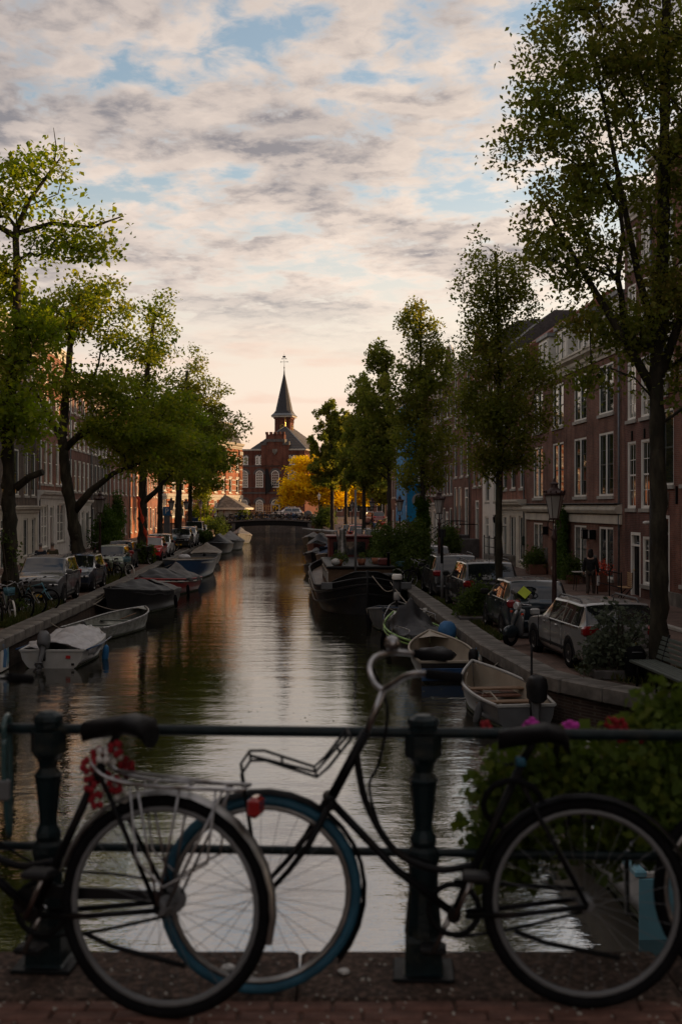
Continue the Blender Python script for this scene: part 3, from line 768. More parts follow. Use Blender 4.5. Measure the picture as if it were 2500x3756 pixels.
house('brick_house', 'pale two storey wooden front with brick upper floors beside the cream shop', 1, 68.35, 74.1, 12.2, 'brick_brown',
      [(6.1, 2.1, (.2, .5, .8), 1.1, dict(cols=1, rows=2)), (9.1, 1.8, (.2, .5, .8), 1.1, dict(cols=1, rows=2))], ('roof_tile', 2.6),
      dict(clad=('paint_white', 5.6), belt=(5.45, 'paint_white', .6), items=[['w', .25, 1.3, 3.6, 1.6, dict(cols=2, rows=2)], ['w', .72, 1.3, 3.6, 1.6, dict(cols=2, rows=2)], ['w', .3, 1.2, .4, 2.4, dict(cols=1, rows=3)], ['d', .75, 1.2, .1, 2.6, {}]]))
def stone_stoop(root, W, U, n=7, x=.5, wd=1.6):
    s = MB().bbox(-wd / 2, wd / 2, 0, 1.2, 0, n * .17, .02).build('stoop', 'stone_dark', root, (U(x * W), 0, 0))
    for i in range(n): MB().bbox(-wd / 2, wd / 2, 1.2 + i * .27, 1.5 + i * .27, (n - i - 1) * .17 - .17, (n - i - 1) * .17 - .002, .015).build('step', 'stone_coping', s)
    for sx in (-1, 1):
        a = sx * (wd / 2 - .05)
        MB().tube([(a, .1, n * .17 + .95), (a, 1.2, n * .17 + .95), (a, 1.2 + n * .27, .95)], .022, 6).build('handrail', 'iron_black', s)
        for k in range(4): MB().tube([(a, 1.2 + k * n * .09, (n - k * n / 3) * .17), (a, 1.2 + k * n * .09, (n - k * n / 3) * .17 + .95)], .016, 6).build('baluster', 'iron_black', s)
house('brick_house', 'slim red brick house with a railed stair to its raised door', 1, 74.15, 78.4, 12.8, 'brick_red',
      [(4.6, 2.2, (.28, .72), 1.1, dict(cols=1, rows=2)), (7.6, 2.0, (.28, .72), 1.1, dict(cols=1, rows=2)), (10.2, 1.6, (.28, .72), 1.0, dict(cols=1, rows=2))], ('roof_tile', 2.4),
      dict(items=[['d', .5, 1.2, 1.2, 2.5, {}]]), extra=lambda r, W, U: stone_stoop(r, W, U, 7, .5, 1.6), gable=('brick_red', 3.6, 2.2, 0))
house('brick_house', 'wide brown brick house with grey stone stair and three tall windows per floor', 1, 78.45, 86.3, 13.4, 'brick_brown',
      [(5.4, 2.7, (.16, .5, .84), 1.25, dict(cols=1, rows=2)), (9.0, 2.3, (.16, .5, .84), 1.25, dict(cols=1, rows=2)), (11.7, 1.1, (.16, .5, .84), 1.1, dict(cols=1, rows=1))], ('roof_tile', 2.4),
      dict(items=[['w', .62, 1.15, 1.9, 2.8, dict(cols=1, rows=2)], ['w', .86, 1.15, 1.9, 2.8, dict(cols=1, rows=2)], ['d', .25, 1.3, 1.3, 3.3, {}]]), extra=lambda r, W, U: stone_stoop(r, W, U, 8, .25, 2.4))
fr = [('dusky brick house with white sills, three windows a floor, past the stone stair', 86.35, 91.5, 13.0, 'brick_plum'), ('second narrow brick house past the stone stair, brown front', 91.55, 96.4, 12.4, 'brick_brown'),
      ('narrow red brick house next to the blue sheeted scaffold', 96.45, 104.6, 13.6, 'brick_red'), ('brick house wrapped behind the bright blue scaffold sheet', 104.65, 114, 13.0, 'brick_brown'),
      ('far dark brick house beyond the blue scaffold sheet', 114.05, 123, 13.8, 'brick_plum'), ('farthest brick house at the end of the right-hand row', 123.05, 132, 12.6, 'brick_brown')]
for i, (lb, a, b, H, m) in enumerate(fr):
    n = 3 if b - a < 7 else 4; us = [(k + .5) / n for k in range(n)]; sm = dict(cols=1, rows=2)
    house('brick_house', lb, 1, a, b, H, m, [(4.2, 2.3, us, 1.1, sm), (7.3, 2.1, us, 1.1, sm), (10.0, 1.6, us, 1.05, sm)], ('roof_tile', 2.2),
          dict(clad=('paint_white' if i % 2 else 'plaster_cream', 3.1), belt=(3.1, 'paint_white', .8), items=[['w', .2, 1.2, .5, 2.4, sm], ['d', .55, 1.2, .1, 2.8, {}], ['w', .85, 1.1, .5, 2.4, sm]]) if i in (1, 2, 4) else
          dict(items=[['w', .2, 1.2, .6, 2.6, sm], ['d', .55, 1.2, .1, 2.8, {}], ['w', .85, 1.1, .6, 2.6, sm]]), gable=('brick_plum', 4.2, 2.4, 0) if i in (0, 2) else None)
# houses that go on past the bridge, outside the picture; they shade the foreground
house('brick_house', 'brown brick house beside the near bridge, right of the picture', 1, 6, 28.45, 14.5, 'brick_brown',
      [(z, 2.2, (.08, .22, .36, .5, .64, .78, .92), 1.2, dict(cols=1, rows=2)) for z in (1.0, 4.3, 7.6, 10.8)], ('roof_tile', 2.5))
house('brick_house', 'plum brick house on the right just behind the viewpoint', 1, -26, 0, 14.5, 'brick_plum', [(z, 2.2, (.1, .3, .5, .7, .9), 1.2, dict(cols=1, rows=2)) for z in (1.0, 4.3, 7.6, 10.8)], ('roof_tile', 2.5))
house('brick_house', 'red brick house beside the near bridge, left of the picture', -1, 6, 30, 14.0, 'brick_red', [(z, 2.2, (.1, .3, .5, .7, .9), 1.2, dict(cols=1, rows=2)) for z in (1.0, 4.3, 7.6, 10.8)], ('roof_tile', 2.5))
house('brick_house', 'grey brick house left of the picture before the dark house', -1, 30.05, 55.9, 14.0, 'brick_grey', [(z, 2.2, (.1, .3, .5, .7, .9), 1.2, dict(cols=1, rows=2)) for z in (1.0, 4.3, 7.6, 10.8)], ('roof_tile', 2.5))
house('brick_house', 'brown brick house on the left just behind the viewpoint', -1, -26, 0, 14.0, 'brick_brown', [(z, 2.2, (.1, .3, .5, .7, .9), 1.2, dict(cols=1, rows=2)) for z in (1.0, 4.3, 7.6, 10.8)], ('roof_tile', 2.5))
# left-hand row
WL = dict(cols=1, rows=2, sash='paint_white', pane='pane_curtain'); DL = dict(cols=1, rows=2)
house('brick_house', 'dark grey brick house behind the nearest left trunk, white ground floor', -1, 56, 72, 13.6, 'brick_grey',
      [(3.95, 2.6, (.10, .28, .46, .64, .80, .93), 1.15, DL), (7.55, 2.3, (.10, .28, .46, .64, .80, .93), 1.15, DL), (10.7, 1.8, (.10, .28, .46, .64, .80, .93), 1.15, DL)], ('roof_tile', 2.2),
      dict(clad=('plaster_cream', 2.8), belt=(2.8, 'plaster_cream', .9), items=[['w', .1, 1.6, .4, 2.2, S4], ['w', .28, 1.6, .4, 2.2, S4], ['d', .42, 1.2, .05, 2.6, {}], ['w', .58, 1.6, .4, 2.2, S4], ['w', .78, 1.3, .4, 2.2, S4], ['w', .92, 1.1, .4, 2.2, S4]]))
house('brick_house', 'red brown brick house with white window trios over a big white shopfront', -1, 72.05, 83, 13.8, 'brick_red',
      [(4.75, 2.75, (.09, .245, .40, .62, .77, .92), 1.2, WL), (8.2, 2.3, (.09, .245, .40, .62, .77, .92), 1.2, WL), (11.2, 1.6, (.09, .245, .40, .62, .77, .92), 1.15, WL)], ('roof_tile', 2.2),
      dict(clad=('plaster_white', 3.65), belt=(3.65, 'plaster_white', 1.1), items=[['w', .20, 2.2, .7, 2.7, dict(cols=2, rows=4, double=True, sash='paint_white')], ['d', .42, 1.2, .05, 3.3, dict(mat='wood_brown')], ['w', .72, 2.8, .9, 2.6, dict(cols=2, rows=4, double=True, sash='paint_white')]]))
fl = [('brown brick house with white ground floor behind the forked left tree', 83.05, 93, 12.8, 'brick_plum', 1), ('grey brick house beside the left lamp post', 93.05, 103, 13.2, 'brick_grey', 0), ('brick house with creeper by its door on the left bank', 103.05, 117.6, 12.6, 'brick_red', 0),
      ('sunlit far house on the left bank with pale window frames', 117.65, 134, 12.2, 'brick_orange', 0), ('last brick house of the left-hand row before the striped building', 134.05, 148, 11.6, 'brick_red', 0)]
for i, (lb, a, b, H, m, c) in enumerate(fl):
    n = 5; us = [(k + .5) / n for k in range(n)]
    house('brick_house', lb, -1, a, b, H, m, [(4.4, 2.3, us, 1.2, WL if i != 1 else DL), (7.5, 2.0, us, 1.2, WL), (10.1, 1.4, us, 1.1, DL)], ('roof_tile', 2.2),
          dict(clad=('plaster_white', 3.3), belt=(3.3, 'paint_white', .8), items=[['w', .15, 1.4, .5, 2.4, DL], ['w', .4, 1.4, .5, 2.4, DL], ['d', .62, 1.2, .05, 2.9, {}], ['w', .85, 1.4, .5, 2.4, DL]]) if c else
          dict(items=[['w', .15, 1.3, .6, 2.6, DL], ['w', .4, 1.3, .6, 2.6, DL], ['d', .62, 1.2, .05, 2.9, {}], ['w', .85, 1.3, .6, 2.6, DL]]))

# blue scaffold sheeting
s = thing('scaffold_sheeting', 'tall bright blue sheet hung over a scaffold on the right-hand row', 'scaffold', (xfr(105), 105, 0), math.atan2(1, -.061))
def drape(poly, z0, z1, seed, amp=.06):
    r = random.Random(seed); rows = []
    for k in range(14):
        z = lerp(z0, z1, k / 13); rows.append([(x + r.uniform(-amp, amp) * .5, y + math.sin(i * 1.9 + k * .25) * amp + r.uniform(-.02, .02), z) for i, (x, y) in enumerate(poly)])
    return MB().loft(rows, closed=False, smooth=True)
drape([(-.1, 1.2 - 1.2 * i / 6) for i in range(7)], 2.0, 12.6, 1, .04).build('end_sheet', 'blue_sheet', s)
drape([(.0 + 8.6 * i / 22, 1.25) for i in range(23)], 2.0, 12.6, 2).build('front_sheet', 'blue_sheet', s)
for x in (0, 2.9, 5.8, 8.6):
    MB().tube([(x, 1.12, 0), (x, 1.12, 12.8)], .03, 6).build('pole', 'alu', s)
for z in (2.0, 4.2, 6.4, 8.6, 10.8): MB().box(0, 8.6, .15, 1.08, z, z + .05).build('platform', 'wood_plank', s)
# ------------------------------------------------------------------ civic buildings at the far end
def arch_pts(w, h, n=10):
    r = w / 2; return [(-r, 0)] + [(-r * math.cos(math.pi * i / n), h - r + r * math.sin(math.pi * i / n)) for i in range(n + 1)] + [(r, 0)]
def arch_window(root, x, z, w, h, M4=None, ring='stone_dark', grid=(3, 5), name='window'):
    """round-headed window on a wall facing -y"""
    o = MB(); a = arch_pts(w, h); b = arch_pts(w + .22, h + .11)
    n = len(a)
    vs = [(p[0], -.10, p[1]) for p in a] + [(p[0], -.10, p[1]) for p in b] + [(p[0], .02, p[1]) for p in b] + [(p[0], .02, p[1]) for p in a]
    fs = []
    for i in range(n - 1):
        fs += [(i, i + 1, n + i + 1, n + i), (n + i, n + i + 1, 2 * n + i + 1, 2 * n + i), (i, 3 * n + i, 3 * n + i + 1, i + 1)]
    o.add(vs, fs); o.box(-w / 2 - .15, w / 2 + .15, -.16, .02, -.12, 0)
    ob = o.build(name, 'paint_white', root, (x, 0, z))
    MB().prism([(p[0] * .999, p[1]) for p in a], -.02, .015).build('pane', 'pane', ob)
    g_ = MB(); c, r_ = grid; hs = h - w / 2
    for i in range(1, c): g_.box(-w / 2 + w * i / c - .025, -w / 2 + w * i / c + .025, -.06, -.02, 0, hs)
    for j in range(1, r_ + 1): g_.box(-w / 2, w / 2, -.065, -.02, hs * j / r_ - .025, hs * j / r_ + .025)
    for i in range(1, 4): t = math.pi * i / 4; g_.tube([(math.cos(t) * w * .2, -.045, hs + math.sin(t) * w * .2), (math.cos(t) * w * .5, -.045, hs + math.sin(t) * w * .5)], .025, 4)
    g_.tube([(math.cos(math.pi * i / 8) * w * .22, -.045, hs + math.sin(math.pi * i / 8) * w * .22) for i in range(9)], .025, 4)
    g_.build('glazing_bars', 'paint_white', ob)
    if ring:
        rg = MB(); a2 = [(w / 2 + .14) , (w / 2 + .55)]; q = []
        for k in range(13):
            t = math.pi * k / 12; q.append([(rr * math.cos(t), yy, hs + rr * math.sin(t)) for rr, yy in ((a2[0], .0), (a2[0], -.07), (a2[1], -.07), (a2[1], .0))])
        rg.loft(q, closed=True, cap0=True, cap1=True).build('arch_ring', ring, ob)
    return ob
def church():
    W = 12.2
    q = thing('tower_building', 'dark red brick hall with hipped roof, clock tower and pointed slate spire', 'building', (-18.5, 214, 1.15), R(-10.5))
    D = 22
    MB().box(0, W, 0, D, 0, 12.6).build('wall', 'brick_church', q)
    for z, h, p in ((0, .7, .12), (4.5, .28, .09), (9.45, .22, .08), (5.5, .12, .05)):
        MB().box(-.08, W + p, -p, D, z, z + h).build('string_course', 'stone_dark', q)
    MB().box(-.2, W + .22, -.2, D, 12.35, 12.62).build('cornice', 'stone_light', q)
    for i in range(24):      # corbel table under the eaves
        x = .4 + i * (W - .8) / 23
        if 4.6 < x < 8.6: continue
        MB().box(x - .09, x + .09, -.14, 0, 11.75, 12.3).build('corbel', 'brick_church', q)
    for i in range(12): MB().box(W, W + .14, .6 + i * .55, .78 + i * .55, 11.75, 12.3).build('corbel', 'brick_church', q)
    for x in (.9, 3.75, 6.7, 9.8):
        arch_window(q, x, 5.75, 1.15, 2.85)
        arch_window(q, x, 1.1, 1.1, 2.2)
        for dx in (-.36, .36): arch_window(q, x + dx, 9.85, .5, 1.45, grid=(2, 3), ring=None)
        rg = MB()
        for dx in (-.36, .36):
            rr = [[(dx + r_ * math.cos(math.pi * k / 8), y, r_ * math.sin(math.pi * k / 8)) for r_, y in ((.34, 0), (.34, -.07), (.60, -.07), (.60, 0))] for k in range(9)]
            rg.loft(rr, cap0=True, cap1=True)
        rg.build('arch_ring', 'stone_dark', q, (x, 0, 11.05))
    for x in (2.2, 5.2, 8.3, 11.6): MB().box(x - .28, x + .28, -.13, 0, 9.6, 12.35).build('lesene', 'brick_church', q)
    # right flank windows
    sd = bpy.data.objects.new('side_windows', None)
    # battlemented centre block with shield
    MB().box(5.0, 8.4, -.25, 1.2, 9.6, 15.25).build('centre_block', 'brick_church', q)
    for s, x in ((0, 4.6), (0, 8.8)): MB().box(x - .45, x + .45, -.35, .9, 9.6, 13.3).build('turret', 'brick_church', q)
    for x in (4.6, 8.8):
        MB().box(x - .6, x + .6, -.5, 1.0, 13.3, 13.6).build('turret_cap', 'stone_dark', q)
        for k in (-.42, .42): MB().box(x + k - .17, x + k + .17, -.5, .2, 13.6, 13.95).build('merlon', 'stone_dark', q)
    MB().box(4.85, 8.55, -.45, 1.3, 13.9, 14.4).build('corbel_band', 'stone_dark', q)
    for k in range(5): MB().box(4.95 + k * .78, 5.4 + k * .78, -.45, .1, 15.25, 15.7).build('merlon', 'brick_church', q)
    MB().prism([(-.45, .5), (.45, .5), (.45, 0), (0, -.6), (-.45, 0)], -.42, -.2).build('shield', 'stone_coping', q, (6.7, 0, 11.6 + .5))
    # hipped roof
    apx = [(6.9, 7.0, 17.2), (6.9, 15, 17.2)]
    e = [(2.2, -.15, 12.62), (W + .25, -.15, 12.62), (W + .25, D, 12.62), (2.2, D, 12.62)]
    rf = MB().add(e + apx, [(0, 1, 4), (1, 2, 5, 4), (2, 3, 5), (3, 0, 4, 5)]).build('roof', 'roof_tile', q)
    for a, b in ((0, 4), (1, 4)):
        p0, p1 = Vector((e + apx)[a]), Vector((e + apx)[b]); MB().tube([p0.lerp(p1, t) for t in (0, .5, 1)], .12, 6).build('ridge_tiles', 'lead', rf)
    for k in range(1, 14):       # courses of tiles
        t = k / 14; a = Vector(e[0]).lerp(Vector(apx[0]), t); b = Vector(e[1]).lerp(Vector(apx[0]), t); c = Vector(e[2]).lerp(Vector(apx[1]), t)
        MB().tube([a, b], .05, 4).build('tile_course', 'roof_tile', rf); MB().tube([b, c], .05, 4).build('tile_course', 'roof_tile', rf)
    MB().lathe([(.12, 0), (.2, .2), (.08, .4), (.14, .7), (.03, 1.0), (.02, 1.9)], 8, (6.9, 7, 17.1)).build('finial', 'gold', q)
    # tower
    t = MB().box(-1.75, 1.75, -1.75, 1.75, 9, 19.0).build('tower', 'brick_church', q, (6.1, 9.6, 0))
    for k in range(7):
        MB().box(-1.6 + k * .5, -1.4 + k * .5, -1.86, -1.75, 18.0, 18.7).build('corbel', 'brick_church', t); MB().box(1.75, 1.86, -1.6 + k * .5, -1.4 + k * .5, 18.0, 18.7).build('corbel', 'brick_church', t)
    MB().box(-1.95, 1.95, -1.95, 1.95, 18.7, 18.95).build('tower_band', 'brick_church', t)
    MB().box(-2.35, 2.35, -2.35, 2.35, 19.0, 19.3).build('tower_cornice', 'stone_light', t)
    rings = []
    for z, r in ((19.3, 2.5), (19.75, 2.0), (20.3, 1.72), (21.2, 1.52), (27.2, .16), (28.4, .05)):
        c = r * .42 if z > 20 else r * .12
        rings.append([(r, -r + c, z), (r, r - c, z), (r - c, r, z), (-r + c, r, z), (-r, r - c, z), (-r, -r + c, z), (-r + c, -r, z), (r - c, -r, z)])
    sp = MB().loft(rings, cap1=True).build('spire', 'slate', t)
    MB().loft(rings[:2]).build('lead_skirt', 'lead', t, (0, 0, .012))
    MB().lathe([(.05, 28.2), (.14, 28.5), (.04, 28.8), (.03, 31.0), (.01, 31.4)], 6).build('weather_vane', 'iron_black', sp)
    for z, l in ((29.6, .75), (30.2, .45)):
        MB().tube([(-l, 0, z), (l, 0, z)], .035, 5).build('vane_arm', 'iron_black', sp)
        for s in (-1, 1): MB().ball((s * l, 0, z), .12, 6, 4).build('vane_ball', 'iron_black', sp)
    MB().bbox(-.35, .3, -.02, .02, 30.4, 30.75, .01).build('vane_flag', 'iron_black', sp)
    t.scale = (.86, .86, 1)
    for ang in (0, 90):
        def rot(o):
            o.parent = t; o.rotation_euler = (0, 0, R(ang)); return o
        face = rot(MB().lathe([(.55, 0), (.55, .08)], 28, (0, -1.84, 17.15), 'y').build('clock_face', 'paint_black', None))
        for k in range(12):
            a = math.pi * k / 6; mk_ = MB().box(-.035, .035, -1.87, -1.83, .36, .53).build('hour_mark', 'gold', face)
            mk_.location = (0, 0, 17.15); mk_.rotation_euler = (0, a, 0)
        for a, l in ((R(195), .30), (R(150), .45)):
            h_ = MB().box(-.03, .03, -1.89, -1.86, -.08, l).build('clock_hand', 'gold', face); h_.location = (0, 0, 17.15); h_.rotation_euler = (0, a, 0)
        lv = rot(MB().prism(arch_pts(.85, 1.5), -1.83, -1.7).build('louvre_opening', 'paint_white', None)); lv.location = (0, 0, 14.9)
        for k in range(6): MB().box(-.36, .36, -1.88, -1.8, .1 + k * .2, .17 + k * .2).build('louvre', 'stone_dark', lv)
    bpy.data.objects.remove(sd)
    dr = MB().box(-.85, .85, -.14, 0, 0, 2.7).build('door', 'stone_light', q, (6.7, 0, 0)); MB().box(-.6, .6, -.16, -.1, 0, 2.4).build('door_leaf', 'paint_black', dr)
    MB().prism([(-.1, 2.5), (.1, 2.5), (.25, 5.2)], -.8, -.76).build('banner', 'cloth_black', q, (4.95, 0, 0)) if False else None
    bn = MB().add([(5.05, -.5, 4.3), (6.3, -.55, 5.6), (5.4, -.45, 9.0), (5.05, -.42, 9.0)], [(0, 1, 2, 3)]).build('banner', 'cloth_black', q)
    bn.modifiers.new('thickness', 'SOLIDIFY').thickness = .03
    MB().tube([(5.0, -.45, 4.2), (5.0, -.45, 9.2)], .05, 6).build('banner_pole', 'iron_black', q)
church()

def striped():
    A, B = Vector((-15.7, 185, 0)), Vector((-23.6, 153.5, 0)); d = B - A; W = d.length
    q = thing('striped_building', 'sunlit orange brick building with white stone bands and mansard roof', 'building', (A.x, A.y, 1.15), math.atan2(d.y, d.x))
    H = 11.7; n = 10; us = [(k + .62) / n * W for k in range(n)]; fl_ = ((4.3, 2.2), (7.6, 2.0), (.8, 2.4))
    holes = [(u - .6, u + .6, z, z + h) for u in us for z, h in fl_]
    wall_with_holes(W, 0, H, holes, 10, 'brick_orange', q)
    for u in us:
        for z, h in fl_:
            add_window(q, u - .6, z, 1.2, h, cols=1, rows=2, sash='paint_white', sill=False)
            MB().box(u - .75, u + .75, 0, .08, z + h + .02, z + h + .28).build('lintel', 'stone_light', q); MB().box(u - .75, u + .75, 0, .1, z - .2, z - .02).build('sill', 'stone_light', q)
    edges = [0] + [x for u in us for x in (u - .78, u + .78)] + [W]
    for z in (1.6, 2.5, 4.6, 5.5, 6.2, 7.9, 8.8, 9.4, 10.3):
        for a, b in zip(edges[::2], edges[1::2]):
            MB().box(a + .01, b - .01, 0, .045, z, z + .16).build('stone_band', 'stone_light', q)
    MB().box(-.2, W, 0, .25, 3.55, 3.95).build('belt_cornice', 'stone_light', q); MB().box(-.1, W, 0, .12, 3.2, 3.55).build('belt_frieze', 'stone_light', q)
    cornice(q, W + .2, H - .6, 'stone_light', 1.5)
    for x in (.0, .75, 7.2, 14.5, 22):
        p = MB().box(x, x + .5, 0, .18, .0, H - .6).build('pilaster', 'brick_orange', q)
        for z in (1.6, 2.5, 4.6, 5.5, 6.2, 7.9, 8.8, 9.4, 10.3): MB().box(x - .02, x + .52, 0, .2, z - .005, z + .165).build('pilaster_band', 'stone_light', p)
        for z in (2.9, H - 1.5): MB().bbox(x - .05, x + .55, 0, .28, z, z + .6, .06).build('capital', 'stone_light', p)
    roof_slope(q, W, H + .3, 9, 3.2, 'slate', flat=.18)
    MB().box(-.05, W, -1.8, -1.4, H + 3.4, H + 3.65).build('ridge_trim', 'stone_light', q)
    for x in (.6, 8, 16, 24):
        s = MB().box(0, .9, 0, .06, 0, 1.3).build('skylight', 'paint_white', q, (x, -.45, H + 1.1)); s.rotation_euler = (R(26), 0, 0)
        MB().box(.1, .8, .05, .07, .1, 1.2).build('pane', 'pane', s)
striped()

def pavilion():
    q = thing('pavilion', 'low pavilion with hipped tile roof beside the far bridge', 'pavilion', (-18.4, 176.5, 1.15), R(-8))
    e = [(-4.6, -2.6, 2.0), (4.6, -2.6, 2.0), (4.6, 3.2, 2.0), (-4.6, 3.2, 2.0)]; a = [(-1.2, .2, 3.95), (1.0, .2, 3.95)]
    rf = MB().add(e + a, [(0, 1, 5, 4), (1, 2, 5), (2, 3, 4, 5), (3, 0, 4)]).build('roof', 'stone_coping', q)
    MB().box(-4.65, 4.65, -2.65, 3.25, 1.72, 2.0).build('fascia', 'plaster_cream', q)
    MB().box(-3.8, 3.8, -1.7, 2.5, 0, 1.72).build('wall', 'plaster_cream', q)
    for k in range(5): MB().box(-3.4 + k * 1.5, -2.2 + k * 1.5, -1.76, -1.69, .1, 1.6).build('door_panel', 'plaster_white' if k % 2 else 'paint_offwhite', q)
    for x in (-4.3, -1.4, 1.4, 4.3): MB().box(x - .07, x + .07, -2.45, -2.3, 0, 1.74).build('post', 'wood_brown', q)
pavilion()

# ------------------------------------------------------------------ trees
def leaf_mesh(name, C, spread, per, size, mat, parent, seed, droop=.25, elong=1.5, axes=None, upbias=.6):
    """C: cluster centres (n,3); leaves as small folded quads around them"""
    r = np.random.default_rng(seed); n = len(C)
    cnt = np.maximum(3, (per * r.uniform(.35, 1.65, n))).astype(int)
    idx = np.repeat(np.arange(n), cnt); N = len(idx)
    sp = np.asarray(spread); csz = r.uniform(.65, 1.35, n)[idx][:, None]
    off = r.normal(0, 1, (N, 3)); off /= np.maximum(1, np.linalg.norm(off, axis=1, keepdims=True) / 1.9)
    pos = C[idx] + off * sp * csz
    pos[:, 2] -= droop * (off[:, 0] ** 2 + off[:, 1] ** 2) * .12
    nrm = r.normal(0, 1, (N, 3)); nrm[:, 2] = np.abs(nrm[:, 2]) + upbias; nrm /= np.linalg.norm(nrm, axis=1, keepdims=True)
    t = r.normal(0, 1, (N, 3)); t -= nrm * (t * nrm).sum(1, keepdims=True); t /= np.linalg.norm(t, axis=1, keepdims=True)
    t[:, 2] -= .25; b = np.cross(nrm, t)
    s = (size * r.uniform(.6, 1.35, N))[:, None]
    v = np.empty((N, 4, 3)); hw = s * .5 / elong ** .5; hl = s * .5 * elong ** .5
    v[:, 0] = pos - t * hl; v[:, 1] = pos + b * hw + nrm * hw * .35 - t * hl * .12; v[:, 2] = pos + t * hl; v[:, 3] = pos - b * hw + nrm * hw * .35 - t * hl * .12
    rnd = np.clip(.5 * r.random(N) + .5 * r.random(n)[idx], 0, 1)
    o = quads(name, v.reshape(-1, 3), np.arange(N * 4).reshape(-1, 4), mat, parent, rnd); o['kind'] = 'stuff'
    return o, N
TRIS = [0]
def tree(name, label, base, trunk, r0, blobs, ncl, per, size, leaf, bark, seed, spread=(.5, .5, .2), rtip=.010, up=.5, stubs=(), group=None, bare=0, zb=0.0, upb=.6, minz=1.5, ctrl=.55):
    rg = np.random.default_rng(seed)
    root = thing(name, label, 'tree', (base[0], base[1], zb), 0, group)
    nodes_ = []; par = []; main = []
    tp = [Vector(p) for p in trunk]; pts = []
    for a, b in zip(tp, tp[1:]):
        k = max(2, int((b - a).length / .5))
        for i in range(k): pts.append(a.lerp(b, i / k))
    pts.append(tp[-1])
    for i, p in enumerate(pts): nodes_.append(np.array(p)); par.append(i - 1)
    nt_ = len(pts)
    vol = np.array([b[3] * b[4] * b[5] for b in blobs]) ** .8; vol /= vol.sum()
    C = []
    which = rg.choice(len(blobs), ncl, p=vol)
    for w_ in which:
        b = blobs[w_]; d = rg.normal(0, 1, 3); d /= np.linalg.norm(d); rad = rg.random() ** (1 / 2.4)
        C.append(np.array(b[:3]) + d * rad * np.array(b[3:6]))
    C = np.array(C); C = C[C[:, 2] > minz]
    top = np.array(pts[-1]); anchor = np.array(pts)
    order = np.argsort([np.min(np.linalg.norm(anchor - c, axis=1)) for c in C])
    br = []
    NP = np.array(nodes_)
    for ci in order:
        c = C[ci]; dv = c - NP; ds = np.linalg.norm(dv, axis=1)
        cost = ds + up * np.maximum(0, ds * .45 - dv[:, 2]) + np.where(NP[:, 2] < minz * .8, 50, 0)
        j = int(np.argmin(cost)); a = NP[j]; L = ds[j]
        k = max(2, min(5, int(L / .7) + 1)); chain = [j]
        side = rg.normal(0, .07 * L, 3)
        for i in range(1, k + 1):
            t = i / k; p = a + (c - a) * t + side * math.sin(math.pi * t); p[2] += L * .10 * math.sin(math.pi * t) * (1 if up > .3 else .4)
            nodes_.append(p); par.append(chain[-1]); chain.append(len(nodes_) - 1)
        NP = np.array(nodes_); br.append(chain)
    w_ = np.zeros(len(nodes_))
    for ch in br: w_[ch[-1]] += 1
    for i in range(len(nodes_) - 1, 0, -1): w_[par[i]] += w_[i]
    rad = rtip * np.maximum(1, w_) ** .52
    for i in range(nt_):
        t = i / (nt_ - 1); rad[i] = max(rad[i] * .6, r0 * (1 - .62 * t ** .9) * (1.0 + .45 * math.exp(-i * 1.1)))
    mb = MB(); rr = random.Random(seed)
    pts2, rad2 = [], []
    for i in range(nt_):
        for k in range(2 if i < nt_ - 1 else 1):
            p = Vector(nodes_[i]).lerp(Vector(nodes_[min(i + 1, nt_ - 1)]), k / 2); r_ = lerp(rad[i], rad[min(i + 1, nt_ - 1)], k / 2)
            pts2.append(p + Vector((rr.uniform(-.12, .12) * r_, rr.uniform(-.12, .12) * r_, 0))); rad2.append(r_ * rr.uniform(.88, 1.14))
    mb.tube(pts2, rad2, 12)
    for k in range(7):            # burrs and old pruning knots
        i = rr.randrange(1, max(2, nt_ * 2 // 3)); a = rr.uniform(0, 6.28); p = Vector(nodes_[i]); r_ = rad[i]
        mb.ball((p.x + math.cos(a) * r_ * .8, p.y + math.sin(a) * r_ * .8, p.z + rr.uniform(-.2, .2)), (r_ * rr.uniform(.25, .45), r_ * rr.uniform(.25, .45), r_ * rr.uniform(.3, .7)), 8, 6, .15, rr)
    for ch in br:
        rs = [min(rad[i], rad[ch[0]]) for i in ch]; rs[0] = min(rs[0], rs[1] * 1.3)
        mb.tube([nodes_[i] for i in ch], rs, 5 if rs[0] < .05 else 7, caps=False)
    for st in stubs:
        mb.tube(st[0], st[1], 8)
    mb.build('trunk', bark, root)
    keep = C if not bare else C[:max(1, len(C) - bare)]
    ex = []
    for ch in br:                 # some leaves along the outer twigs too
        if len(ch) > 2: ex.append(nodes_[ch[-2]])
    cen = np.vstack([keep, np.array(ex)[rg.random(len(ex)) < ctrl]]) if ex else keep
    o, N = leaf_mesh('crown', cen, spread, per, size, leaf, root, seed + 5, upbias=upb)
    TRIS[0] += N * 2
    return root
ELM = dict(spread=(.43, .43, .27), up=.75, rtip=.009, upb=.35)
